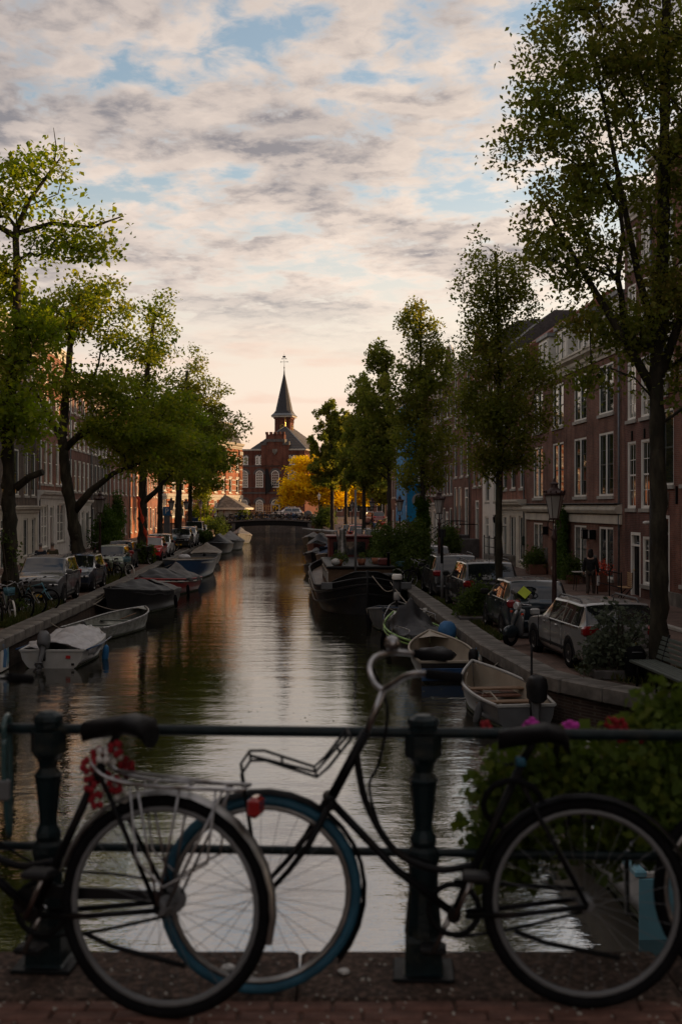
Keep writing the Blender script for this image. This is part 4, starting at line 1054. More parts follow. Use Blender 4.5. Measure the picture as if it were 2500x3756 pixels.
# left bank, near to far
tree('elm_tree', 'nearest left elm with a sawn trunk top and a lopped branch stub', (-10.2, 36.4), [(0, 0, -.1), (-.1, 0, 3), (-.15, 0, 6), (.15, 0, 9), (.12, 0, 12.1)], .27,
     [(-1.3, .2, 10.6, 1.5, 1.6, .9), (1.7, .3, 11.6, 1.6, 1.0, .5), (.5, 0, 13.6, 1.1, 1.0, 1.0), (-1.4, 0, 13.0, 1.3, 1.3, 1.1), (-.6, .2, 8.6, 2.0, 2.0, .9), (.9, -.3, 8.9, 1.3, 1.5, .8), (.5, -.2, 7.4, 1.3, 1.4, .8), (.2, -.3, 6.2, 1.3, 1.3, .7), (-.8, 0, 6.4, 1.9, 2.0, .6), (.7, -.4, 5.4, .8, .8, .35), (2.7, .2, 12.45, .8, .5, .3), (1.0, 0, 13.9, .7, .6, .5)],
     200, 46, .135, 'leaf_elm_bright', 'bark_mossy', 11, stubs=[([(.1, 0, 4.0), (.55, 0, 4.35), (.98, -.1, 4.5)], [.13, .11, .10]), ([(.12, 0, 12.0), (.5, 0, 12.9), (1.3, 0, 14.0)], [.10, .075, .04]), ([(1.3, 0, 14), (1.35, 0, 14.7), (1.28, 0, 15.2)], [.03, .018, .008]), ([(1.3, 0, 14), (1.6, 0, 14.4), (1.62, 0, 14.9)], [.03, .015, .006]),
      ([(.12, 0, 11.9), (1.2, .1, 12.25), (2.4, .2, 12.15), (3.4, .2, 12.5)], [.09, .07, .05, .02]), ([(.12, 0, 11.8), (-.7, 0, 12.3), (-1.6, 0, 12.5)], [.10, .07, .04])], **ELM)
tree('elm_tree', 'leaning left elm forking low, its base behind the parked cars', (-11.4, 52), [(0, 0, -.1), (-.35, 0, 2.2), (-.75, 0, 4.4), (-.95, 0, 6.5), (-.75, .1, 9), (-.6, .1, 11)], .33,
     [(.1, 0, 12.4, 1.9, 1.9, 1.3), (-1.5, .3, 11.3, 1.7, 1.8, 1.2), (1.7, 0, 10.9, 1.8, 1.7, .9), (-.6, .2, 9.0, 2.8, 2.4, .9), (2.4, 0, 8.2, 2.2, 1.9, .9), (1.2, .2, 7.0, 1.8, 1.8, .7), (3.0, .2, 6.4, 2.2, 1.9, .8), (2.6, .3, 5.1, 1.4, 1.2, .4)],
     230, 46, .15, 'leaf_elm', 'bark_mossy', 12, stubs=[([(-.45, 0, 3.2), (.3, 0, 4.1), (1.3, .1, 4.9), (2.8, .2, 5.5)], [.20, .16, .11, .05]), ([(-.9, 0, 5.9), (.2, 0, 7.0), (1.5, 0, 8.0), (2.6, 0, 8.3)], [.17, .13, .09, .04]), ([(-.9, 0, 6.2), (-1.6, .1, 7.4), (-2.2, .2, 8.6)], [.14, .10, .05])], **ELM)
tree('elm_tree', 'tall left elm with a slim top shoot, red ribbon on its trunk', (-12.2, 72), [(0, 0, -.1), (.02, 0, 4), (0, 0, 8), (.35, 0, 12), (.75, 0, 15.2)], .30,
     [(.9, 0, 15.0, 1.1, 1.2, 1.6), (.2, 0, 12.6, 1.4, 1.5, 1.2), (-.8, .3, 10.6, 2.3, 2.1, 1.3), (1.6, 0, 9.4, 2.3, 2.0, 1.3), (-1.6, 0, 8.0, 2.4, 2.2, 1.2), (2.4, .2, 7.0, 2.5, 2.2, 1.3), (-.2, 0, 6.4, 2.4, 2.2, .8), (2.6, .2, 5.6, 1.9, 1.8, .6)],
     230, 46, .17, 'leaf_elm', 'bark_mossy', 13, stubs=[([(0, 0, 3.6), (.8, 0, 4.3), (1.9, 0, 5.6)], [.2, .15, .08])], **ELM)
tree('elm_tree', 'fourth left elm, slim trunk beside the parking sign', (-12.95, 84), [(0, 0, -.1), (0, 0, 4), (.15, 0, 8), (.1, 0, 11)], .24,
     [(.8, 0, 9.6, 2.4, 2.2, 1.5), (1.6, 0, 7.4, 2.6, 2.4, 1.2), (-.8, 0, 8.0, 2.2, 2.2, 1.3), (1.9, 0, 5.6, 2.1, 2.0, .8)], 170, 46, .18, 'leaf_elm_bright', 'bark', 14, **ELM)
tree('elm_tree', 'tall left elm with an airy domed crown nearest the spire', (-13.5, 97), [(0, 0, -.1), (.1, 0, 5), (.4, 0, 10), (.8, 0, 14.6)], .33,
     [(1.2, 0, 15.0, 1.8, 1.9, 1.7), (2.2, 0, 12.4, 2.4, 2.2, 1.6), (.0, 0, 12.6, 2.1, 2.0, 1.5), (3.2, 0, 10.0, 2.6, 2.2, 1.4), (1.0, 0, 9.2, 2.6, 2.4, 1.6), (2.8, 0, 7.6, 2.6, 2.4, 1.2), (.8, 0, 6.4, 2.4, 2.4, .9)], 250, 40, .18, 'leaf_far', 'bark', 15, **ELM)
tree('elm_tree', 'left elm leaning its low boughs toward the striped building', (-14.6, 113), [(0, 0, -.1), (.1, 0, 5), (.3, 0, 9.5)], .28,
     [(.4, 0, 10.0, 2.6, 2.5, 1.9), (1.6, 0, 7.8, 2.4, 2.2, 1.3), (-.6, 0, 7.4, 2.6, 2.5, 1.3), (1.5, 0, 5.7, 1.9, 1.8, .8)], 130, 60, .22, 'leaf_elm', 'bark', 16, **ELM)
tree('young_tree', 'small leafy young tree in front of the pavilion', (-18.2, 156), [(0, 0, -.1), (0, 0, 2), (.1, 0, 5)], .08, [(0, 0, 4.2, 1.3, 1.2, 1.6), (.2, 0, 2.6, 1.2, 1.1, .8)], 34, 55, .22, 'leaf_elm', 'bark', 17, zb=.8, **ELM)
# right bank, near to far
MAP = dict(spread=(.21, .21, .22), up=1.1, upb=.2)
tree('maple_tree', 'big dark maple filling the upper right corner, trunk beside the green bench', (6.25, 23.1), [(0, 0, -.1), (.02, 0, 3), (-.05, 0, 6), (.1, 0, 9), (.15, 0, 13), (.2, 0, 17)], .185,
     [(-1.5, .2, 9.0, 1.5, 1.5, 1.3), (-2.1, 0, 10.6, 1.1, 1.3, 1.0), (-1.6, 0, 12.3, 1.3, 1.4, 1.6), (-1.1, 0, 15.0, 1.3, 1.5, 2.0), (.6, 0, 12.2, 1.9, 1.8, 2.6), (.3, 0, 16.2, 1.8, 1.8, 2.2), (1.4, 0, 8.4, 1.7, 1.5, 1.8), (.1, .2, 7.4, 1.5, 1.5, .9), (1.4, .3, 6.0, 1.2, 1.2, .7), (-1.3, -.1, 5.9, .7, .7, .45), (-1.1, 0, 7.0, .8, .8, .4)],
     680, 56, .082, 'leaf_maple', 'bark_mossy', 21, stubs=[([(-.02, 0, 5.6), (-.65, 0, 6.7), (-1.35, .1, 7.9), (-2.0, .1, 9.0), (-2.4, .1, 9.8)], [.10, .085, .06, .035, .008]), ([(0, 0, 6.6), (-.4, 0, 8.0), (-.8, 0, 10.0), (-1.3, 0, 12.5)], [.09, .07, .05, .025]), ([(.03, 0, 6.0), (.6, 0, 7.6), (.9, 0, 9.8), (1.1, 0, 12.5)], [.10, .08, .06, .03])], rtip=.006, ctrl=.8, minz=4.5, **MAP)
tree('maple_tree', 'slender columnar maple rising between the black car and the dark hatchback', (4.80, 35.7), [(0, 0, -.1), (0, 0, 3), (.05, 0, 6), (.0, 0, 9), (-.1, 0, 11.2)], .125,
     [(.2, 0, 6.2, 1.7, 1.4, 1.0), (.6, 0, 7.5, 1.2, 1.1, .9), (-.5, 0, 8.2, .9, .9, 1.1), (-.5, 0, 10.2, .75, .7, 1.6), (.5, 0, 9.7, .7, .7, 1.5), (.0, 0, 4.9, 1.5, 1.2, .6), (-.9, 0, 6.6, .7, .8, .8)], 380, 40, .082, 'leaf_maple', 'bark_mossy', 22, rtip=.006, minz=3.6, **MAP)
tree('maple_tree', 'right-hand maple whose trunk is wrapped in ivy', (3.8, 54.6), [(0, 0, -.1), (.02, 0, 4), (-.1, 0, 8), (-.1, 0, 12.6)], .145,
     [(0, 0, 6.6, 1.6, 1.5, 1.4), (-.4, 0, 8.8, 1.5, 1.4, 1.6), (.6, 0, 9.2, 1.0, 1.1, 1.7), (-.5, 0, 11.6, .7, .8, 1.7), (.4, 0, 11.0, .6, .7, 1.4), (-.2, 0, 5.0, 1.4, 1.3, .7)], 290, 40, .112, 'leaf_maple', 'bark', 23, rtip=.007, minz=3.4, **MAP)
tree('maple_tree', 'fourth maple on the right bank, behind the barge mast', (2.95, 72), [(0, 0, -.1), (0, 0, 4), (0, 0, 8), (-.2, 0, 12.8)], .16,
     [(-.7, 0, 7.0, 1.7, 1.7, 1.7), (-.9, 0, 9.6, 1.4, 1.5, 1.6), (-.6, 0, 12.0, .9, 1.0, 1.7), (0, 0, 8.4, 1.0, 1.3, 1.4)], 240, 40, .15, 'leaf_far', 'bark', 24, rtip=.008, minz=3.4, **MAP)
tree('maple_tree', 'fifth maple on the right bank, over the parked car row', (1.85, 95), [(0, 0, -.1), (0, 0, 4), (0, 0, 8), (.1, 0, 12.6)], .18,
     [(0, 0, 7.0, 2.2, 1.9, 1.9), (.1, 0, 9.8, 1.8, 1.6, 1.8), (-.2, 0, 12.6, 1.1, 1.1, 1.8)], 220, 40, .185, 'leaf_far', 'bark', 25, rtip=.010, minz=3.2, **MAP)
tree('maple_tree', 'dense far maple against the gold tree, left of its twin trunks', (-1.0, 132), [(0, 0, -.1), (0, 0, 5), (0, 0, 9), (0, 0, 14)], .26,
     [(-.4, 0, 8.0, 2.5, 2.3, 2.6), (-.5, 0, 11.0, 2.3, 2.1, 2.2), (-.6, 0, 13.9, 1.3, 1.3, 1.7), (.8, 0, 12.5, 1.3, 1.3, 2.0)], 240, 52, .24, 'leaf_far', 'bark', 26, rtip=.012, minz=3.6, **MAP)
tree('maple_tree', 'far maple just right of the gold tree, at the bridge corner', (.6, 143), [(0, 0, -.1), (0, 0, 5), (0, 0, 9), (0, 0, 13)], .24,
     [(.4, 0, 8.2, 2.6, 2.3, 2.8), (.4, 0, 11.8, 2.0, 1.9, 2.6)], 190, 50, .26, 'leaf_far', 'bark', 27, rtip=.012, minz=3.8, **MAP)
GO = dict(spread=(.8, .8, .32), up=.3)
tree('gold_tree', 'golden sunlit tree glowing in front of the tower building', (-3.4, 193), [(0, 0, -.1), (0, 0, 3), (-.4, 0, 6), (-.8, 0, 9)], .34,
     [(-3.4, 0, 4.8, 3.6, 2.8, 2.2), (-1.6, 0, 8.2, 3.4, 2.8, 2.5), (1.6, 0, 6.2, 3.2, 2.8, 2.4), (-4.8, 0, 3.2, 2.2, 1.9, 1.2), (1.4, 0, 3.4, 2.8, 2.4, 1.2)], 200, 75, .34, 'leaf_gold', 'bark', 31, zb=1.15, minz=1.6, **GO)
tree('gold_tree', 'smaller golden tree glimpsed between the far right trunks', (3.4, 200), [(0, 0, -.1), (0, 0, 3), (.2, 0, 7)], .25,
     [(0, 0, 5.4, 2.6, 2.4, 2.2), (.6, 0, 3.6, 2.2, 2.2, 1.0)], 60, 70, .36, 'leaf_gold', 'bark', 32, zb=1.15, minz=1.6, **GO)
for i, (x, y, h, s, lb) in enumerate(((6.5, 178, 9, 3.2, 'green tree closing the right-hand street, nearest the row of houses'), (8.0, 246, 13, 4.6, 'broad green tree far behind the right-hand street'), (1.5, 244, 11, 4.0, 'green tree behind the smaller golden tree'))):
    tree('street_tree', lb, (x, y), [(0, 0, -.1), (0, 0, 3), (0, 0, h * .8)], .25, [(0, 0, h * .62, s, s, h * .30), (s * .3, 0, h * .42, s * .9, s * .9, h * .2)], 80, 75, .36, 'leaf_far', 'bark', 40 + i, zb=1.15, minz=1.8, **GO)

# brick terrace closing the cross street behind the trees
def terrace():
    q = thing('brick_terrace', 'distant brick terrace seen between the far right trunks', 'building', (-4.0, 262, 1.15), R(-4)); W_, H_ = 46, 11.5
    MB().box(0, W_, 0, 10, 0, H_).build('wall', 'brick_red', q); MB().box(-.1, W_ + .1, -.3, .1, H_ - .3, H_ + .2).build('cornice', 'stone_light', q)
    MB().prism([(-.2, H_ + .2), (3.5, H_ + 2.8), (10, H_ + .2)], .05, W_ - .05, 'yz').build('roof', 'roof_tile', q)
    wm = MB().box(-.6, .6, -.06, .02, 0, 2.0).mesh('window', 'paint_white'); pm_ = MB().box(-.5, .5, -.08, -.05, .1, 1.9).mesh('pane', 'pane')
    for z in (1.0, 4.4, 7.8):
        for k in range(20): o = put('window', wm, q, (1.4 + k * 2.25, 0, z)); put('pane', pm_, o)
terrace()
print('LEAF TRIS', TRIS[0])

# trees that go on along the banks beside and behind the viewpoint, outside the picture; added to keep sky light off the bridge
_t = {o['label']: o for o in bpy.data.objects if o.get('category') == 'tree'}
for src, lb, p in (('fourth maple on the right bank, behind the barge mast', 'maple beside the near bridge, outside the picture at the right', (9.2, 10.5)), ('right-hand maple whose trunk is wrapped in ivy', 'maple behind the viewpoint on the right bank', (9.6, -3.5)), ('fifth maple on the right bank, over the parked car row', 'maple at the near bridge corner, right of the camera', (8.2, 1.5)),
                   ('fourth left elm, slim trunk beside the parking sign', 'elm beside the near bridge, outside the picture at the left', (-10.4, 12)), ('leaning left elm forking low, its base behind the parked cars', 'elm at the near bridge corner, left of the camera', (-9.5, 1.0)), ('tall left elm with a slim top shoot, red ribbon on its trunk', 'elm behind the viewpoint on the left bank', (-11, -9))):
    copy_thing(_t[src], lb, p, 1.3)
# ------------------------------------------------------------------ cars
def crom(pts, sub):
    """Catmull-Rom through a list of vectors (numpy rows)"""
    P = np.array(pts, float); out = []; n = len(P)
    for i in range(n - 1):
        p0, p1, p2, p3 = P[max(i - 1, 0)], P[i], P[i + 1], P[min(i + 2, n - 1)]
        for k in range(sub):
            t = k / sub
            out.append(.5 * ((2 * p1) + (-p0 + p2) * t + (2 * p0 - 5 * p1 + 4 * p2 - p3) * t * t + (-p0 + 3 * p1 - 3 * p2 + p3) * t ** 3))
    out.append(P[-1]); return np.array(out)
BODY = {   # stations from tail to nose: (y/L, top/H, width factor, belt/H, kind)
    'hatch': [(0, .40, .90), (.012, .60, .95), (.045, .68, .97), (.125, .965, .985), (.20, .99, 1), (.36, 1.0, 1), (.375, 1.0, 1), (.555, .985, 1), (.585, .965, 1), (.775, .665, .99), (.90, .605, .95), (.975, .545, .91), (1.0, .49, .86)],
    'wagon': [(0, .40, .92), (.010, .60, .96), (.025, .70, .98), (.085, .975, .985), (.15, .99, 1), (.335, 1.0, 1), (.35, 1.0, 1), (.525, .99, 1), (.56, .965, 1), (.72, .665, .99), (.90, .605, .95), (.98, .545, .91), (1.0, .49, .86)],
    'suv': [(0, .38, .92), (.012, .58, .96), (.035, .67, .98), (.11, .965, .985), (.18, .99, 1), (.35, 1.0, 1), (.365, 1.0, 1), (.545, .985, 1), (.58, .96, 1), (.735, .675, .99), (.90, .625, .96), (.975, .575, .93), (1.0, .52, .88)],
    'box': [(0, .36, .93), (.012, .60, .96), (.03, .66, .98), (.07, .97, .985), (.14, .99, 1), (.40, 1.0, 1), (.42, 1.0, 1), (.66, .99, 1), (.70, .965, 1), (.83, .65, .99), (.93, .585, .96), (.985, .54, .94), (1.0, .49, .91)],
}
_wheel = {}
def wheel_meshes(r):
    k = round(r, 2)
    if k not in _wheel:
        ty = MB().lathe([(r * .64, -.09), (r * .93, -.10), (r, -.07), (r, .07), (r * .93, .10), (r * .64, .09)], 26, axis='x', caps=False)
        rm = MB().lathe([(r * .66, -.06), (r * .66, .085), (r * .60, .09), (r * .58, .05)], 26, axis='x', caps=False)
        rm.lathe([(r * .16, .02), (r * .16, .085), (r * .08, .095), (.001, .095)], 12, axis='x', caps=False)
        for i in range(7):
            a = 2 * math.pi * i / 7; rm.cbox((.055, math.cos(a) * r * .37, math.sin(a) * r * .37), (.03, r * .50, r * .16), rx=a)
        dk = MB().lathe([(.001, .02), (r * .62, .02)], 20, axis='x', caps=False)
        _wheel[k] = (ty.mesh('wheel', 'rubber'), rm.mesh('rim', 'alu'), dk.mesh('brake_disc', 'plastic_black'))
    return _wheel[k]
def car(label, loc, head, kind='hatch', L=4.0, Wd=1.7, H=1.48, paint='grey', rails=False, plate=None, wr=.31, plate_front=None, sticker=None, mirrors='plastic_black', group='cars parked along the canal', z=0.0, wb=None):
    """heading: angle of the nose from +y, counter-clockwise, in degrees"""
    root = thing('parked_car', label, 'car', (loc[0], loc[1], z), R(head), group)
    S = BODY[kind]; w = Wd / 2; zb = .20; belt = .66 * H if kind != 'box' else .60 * H
    rings = []
    for f, t, wf in S:
        y = (f - .5) * L; top = t * H; ww = w * wf; cab = t > .9
        if cab: sec = [(ww * .84, zb), (ww * .975, zb + .10), (ww, .50 * H), (ww * .985, belt - .02), (ww * .97, belt), (ww * .80 + .02, top - .075), (ww * .74, top - .022), (ww * .42, top), (0, top + .008)]
        else:
            b = min(belt, top - .06); sec = [(ww * .84, zb + (.06 if f < .02 or f > .98 else 0)), (ww * .97, zb + .12), (ww, lerp(zb + .12, b, .55)), (ww * .985, b - .02), (ww * .965, b + .015), (ww * .90, top - .03), (ww * .80, top - .008), (ww * .45, top), (0, top + .01)]
        rings.append([(x, y, zz) for x, zz in sec])
    sub = 3; A = np.array(rings); dense = crom(A.reshape(len(S), -1), sub).reshape(-1, 9, 3)
    sec2 = np.array([crom(r_, 2) for r_ in dense])          # (rows, 17, 3)
    nr, nc = sec2.shape[:2]; groups = {}
    for i in range(nr - 1):
        ci = i // sub
        for j in range(nc - 1):
            cj = j // 2
            nm = 'body'
            if 3 <= ci <= 7 and cj == 4 and ci != 5:
                nm = 'win_r' if ci < 5 else 'win_f'
                if ci == 3: nm = 'win_q' if kind in ('wagon', 'suv', 'box') else 'body'
            if ci == 2 and cj >= 5: nm = 'rear'
            if ci == 8 and cj >= 5: nm = 'wind'
            groups.setdefault(nm, []).append((i, j))
    def part(cells, sgn):
        mb = MB(); ix = {}; vs = []; fs = []
        for i, j in cells:
            q = []
            for a, b in ((i, j), (i, j + 1), (i + 1, j + 1), (i + 1, j)):
                if (a, b) not in ix: ix[(a, b)] = len(vs); p = sec2[a, b]; vs.append((p[0] * sgn, p[1], p[2]))
                q.append(ix[(a, b)])
            fs.append(tuple(q if sgn > 0 else reversed(q)))
        return vs, fs
    body = MB()
    for sg in (1, -1): body.add(*part(groups['body'], sg), smooth=True)
    body.add([(x * sg, y, zz) for sg in (1, -1) for x, y, zz in rings[0]], [tuple(range(9)) + tuple(range(17, 8, -1))])
    body.add([(x * sg, y, zz) for sg in (1, -1) for x, y, zz in rings[-1]], [tuple(range(9)) + tuple(range(17, 8, -1))])
    body.build('body', 'car_' + paint, root)
    for nm, pn in (('rear', 'rear_window'), ('wind', 'windscreen')):
        mb = MB()
        for sg in (1, -1): mb.add(*part(groups[nm], sg), smooth=True)
        mb.build(pn, 'pane_car', root)
    for nm in ('win_q', 'win_r', 'win_f'):
        if nm in groups:
            for sg in (1, -1): MB().add(*part(groups[nm], sg), smooth=True).build('side_window', 'pane_car', root)
    # underside, dark wheel wells, wheels
    MB().box(-w * .86, w * .86, -L * .46, L * .46, .17, .34).build('underside', 'plastic_black', root)
    wb = wb or L * .60; yc = L * .02; ty, rm, dk = wheel_meshes(wr)
    for sg in (1, -1):
        for yy in (yc + wb / 2, yc - wb / 2):
            arc = [(yy + math.cos(a) * wr * 1.20, wr + math.sin(a) * wr * 1.17) for a in [math.pi * k / 12 for k in range(13)]] + [(yy - wr * 1.2, .19), (yy + wr * 1.2, .19)]
            MB().prism(arc, sg * (w - .10), sg * (w + .004), 'yz').build('wheel_well_shade', 'plastic_black', root)  # dark half-disc on the body side stands in for the shaded wheel well
            o = put('wheel', ty, root, (sg * (w - .085), yy, wr)); o.rotation_euler = (0, 0, 0 if sg > 0 else math.pi)
            put('rim', rm, o); put('brake_disc', dk, o)
        # lamps, mirrors, handles, trim
        tz = .60 * H if kind != 'suv' else .585 * H
        MB().bbox(sg * w * .80 - .17, sg * w * .80 + .17, -L / 2 - .012, -L / 2 + .17, tz - .10, tz + .12, .05).build('taillight', 'lens_red', root)
        hl = MB().bbox(sg * w * .70 - .17, sg * w * .70 + .17, L / 2 - .24, L / 2 + .018, .44 * H - .055, .44 * H + .065, .045).build('headlight', 'lens_clear', root); MB().lathe([(.045, 0), (.045, .012)], 12, (sg * w * .70, L / 2 + .014, .44 * H), 'y').build('headlight_reflector', 'plastic_black', hl)
        MB().bbox(sg * (w + .08) - .11, sg * (w + .08) + .11, L * .215, L * .215 + .11, belt - .03, belt + .14, .04).build('mirror', mirrors if mirrors else 'car_' + paint, root)
        for yy in (-.08 * L, .13 * L): MB().bbox(sg * (w + .012) - .015, sg * (w + .012) + .015, yy - .10, yy + .04, belt - .13, belt - .09, .01).build('door_handle', 'car_' + paint, root)
        MB().box(sg * (w + .002) - .008, sg * (w + .002) + .008, -L * .20, L * .22, .36, .42).build('side_strip', 'plastic_black', root)
        for yy in (.02 * L, .235 * L, -.16 * L): MB().box(sg * w * .992 - .008, sg * w * .992 + .008, yy - .006, yy + .006, .33, belt - .04).build('door_seam', 'plastic_black', root)
        if rails: MB().tube([(sg * w * .72, -.32 * L, H - .03), (sg * w * .73, -.29 * L, H + .045), (sg * w * .73, 0, H + .06), (sg * w * .72, .05 * L, H - .02)], .018, 6).build('roof_rail', 'plastic_grey', root)
    MB().bbox(-w * .90, w * .90, -L / 2 - .03, -L / 2 + .10, .26, .50, .04).build('rear_bumper', 'car_' + paint, root)
    MB().bbox(-w * .88, w * .88, L / 2 - .16, L / 2 + .04, .22, .42, .05).build('front_bumper', 'plastic_black', root)
    gr_ = MB().bbox(-w * .46, w * .46, L / 2 - .10, L / 2 + .012, .40 * H - .06, .40 * H + .07, .02).build('grille', 'plastic_black', root); MB().box(-w * .46, w * .46, L / 2 + .010, L / 2 + .022, .40 * H + .035, .40 * H + .06).build('grille_bar', 'chrome', gr_)
    MB().tube([(0, .1 * L - .45 * L, H * .99), (0, .1 * L - .47 * L, H + .12)], .008, 5).build('aerial', 'plastic_black', root)
    def plate_at(txt, y, zc, ry):
        p = MB().bbox(-.26, .26, -.01, .01, -.055, .055, .004).build('number_plate', 'plate_yellow', root, (0, y, zc)); p.rotation_euler = (0, 0, ry)
        MB().box(-.258, -.215, -.0115, -.008, -.05, .05).build('blue_strip', 'blue_paint', p)
        if txt: text(txt, 'plate_ink', p, (.02, -.0125, -.033), .085)
    plate_at(plate, -L / 2 - .045, .52 if kind == 'hatch' else .58, 0)
    if plate_front is not None: plate_at(plate_front, L / 2 + .055, .36, math.pi)
    if sticker:
        sticker(root, L, H)
    return root
def text(s, mat, parent, loc, size, rx=R(90), rz=0.0, align='CENTER', name='lettering'):
    c = bpy.data.curves.new(name, 'FONT'); c.body = s; c.size = size; c.align_x = align; c.extrude = .001; c.materials.append(M[mat])
    o = bpy.data.objects.new(name, c); COL.objects.link(o); dg = bpy.context.evaluated_depsgraph_get()
    me = bpy.data.meshes.new_from_object(o.evaluated_get(dg)); bpy.data.objects.remove(o); bpy.data.curves.remove(c)
    if not me.materials: me.materials.append(M[mat])
    o = put(name, me, parent, loc); o.rotation_euler = (rx, 0, rz); return o
def st_lime(root, L, H):
    p = MB().cbox((0, 0, 0), (.26, .012, .26), ry=R(45)).build('window_sign', 'sticker_lime', root, (-.38, -L * .5 + .20, .80 * H)); p.rotation_euler = (R(-28), 0, 0)
def st_45(root, L, H):
    p = MB().lathe([(.11, 0), (.11, .012)], 20, axis='y').build('speed_disc', 'paint_white', root, (.34, -L * .5 + .065, .78 * H)); p.rotation_euler = (R(-10), 0, 0)
    q = MB().lathe([(.11, -.003), (.11, .0), (.085, .0), (.085, -.003)], 20, axis='y', caps=False).build('red_ring', 'lens_red', p); text('45', 'plate_ink', p, (0, -.005, -.035), .10)
# right bank, tails towards us
car('silver estate car with roof rails, parked next to the big maple and shrub', (5.55, 26.3), 6.5, 'wagon', 4.48, 1.72, 1.42, 'silver', True, '49 RK 42', .32, mirrors=None)
car('dark slate hatchback with a lime sign in its rear window', (5.05, 32.3), 3, 'hatch', 3.99, 1.72, 1.49, 'slate', False, '1 ZPX 12', .31, sticker=st_lime)
car('glossy black crossover car parked behind the slender maple', (4.65, 39.1), 3, 'suv', 4.5, 1.86, 1.66, 'black', True, 'GRS 24 K', .35)
car('charcoal crossover car parked second beyond the grey sign pole', (4.23, 45.6), 2.5, 'suv', 4.38, 1.84, 1.60, 'charcoal', True, '', .34)
far_r = [('small silver car just beyond the big quay bush', 58.5, 'hatch', 'silver'), ('white hatchback in the far right row, behind the bush', 64.5, 'hatch', 'white'), ('grey car beside the ivy trunk in the far right row', 70.5, 'wagon', 'grey'), ('dark car beyond the barge roof in the far right row', 77, 'suv', 'charcoal'), ('pale silver estate in the far right row by the third lamp', 84, 'wagon', 'silver'),
         ('black car in the far right row beneath the fifth maple', 92, 'suv', 'black'), ('wine red car in the far right row', 104, 'hatch', 'wine'), ('white and red car in the far right row', 112, 'suv', 'red'), ('silver car at the end of the far right row', 124, 'hatch', 'silver')]
for lb, y, k, p in far_r: car(lb, (xr(y) + 2.0 + (.3 if y < 60 else 0), y), 2.6, k, 4.2, 1.75, 1.5 if k != 'suv' else 1.62, p, k == 'suv', '', .32)
# left bank, most of them facing us
car('grey crossover facing the camera, roof rails and chrome grille, left bank', (-10.62, 42.4), 183, 'suv', 4.3, 1.77, 1.63, 'grey', True, '', .35, '7', mirrors=None)
car('dark navy hatchback facing the camera behind the grey crossover', (-10.85, 48.4), 182.5, 'hatch', 4.25, 1.79, 1.46, 'navy', False, '', .32, '')
car('tiny boxy pale green car half hidden by the bicycles', (-11.3, 58.2), 183, 'box', 3.0, 1.45, 1.50, 'palegreen', False, '', .27, '')
car('tiny grey microcar with a round 45 disc in its rear window', (-12.0, 64.6), 3, 'box', 2.5, 1.42, 1.53, 'charcoal', False, '', .28, sticker=st_45)
car('bright red hatchback facing the camera on the left bank', (-11.95, 73.8), 183, 'hatch', 4.0, 1.70, 1.50, 'red', False, '', .31, '')
car('white hatchback tucked behind the red one', (-12.25, 79.2), 183, 'hatch', 4.0, 1.72, 1.55, 'white', False, '', .31, '')
car('black crossover facing the camera beyond the bicycle row', (-13.0, 95.2), 183, 'suv', 4.5, 1.82, 1.62, 'black', True, '', .34, '')
car('white crossover parked behind the black one', (-13.25, 101), 183, 'suv', 4.5, 1.82, 1.66, 'white', True, '', .34, '')
car('dark tall van facing the camera near the far bridge', (-14.1, 113), 183, 'box', 4.8, 1.9, 1.95, 'charcoal', False, '', .34, '')
car('dark teal car last in the left row before the far bridge', (-14.6, 121), 183, 'hatch', 4.0, 1.72, 1.5, 'teal', False, '', .31, '')
def st_police(root, L, H):
    for sg in (1, -1):
        for k in range(6): MB().cbox((sg * .862, -.9 + k * .36, .62), (.012, .16, .22), rx=R(35)).build('side_stripe', ('blue_paint', 'red_paint')[k % 2], root)
    MB().bbox(-.5, .5, .1, .35, H, H + .09, .03).build('light_bar', 'blue_paint', root)
car('white patrol car with blue and red side stripes crossing the far bridge', (-7.6, 168.5), 84, 'suv', 4.5, 1.72, 1.55, 'white', False, '', .33, '', sticker=st_police, z=1.62, group=None)
car('dark four wheel drive in the cross street at the right', (4.4, 158), 20, 'box', 4.2, 1.75, 1.75, 'wine', True, '', .34, '', z=.9, group=None)

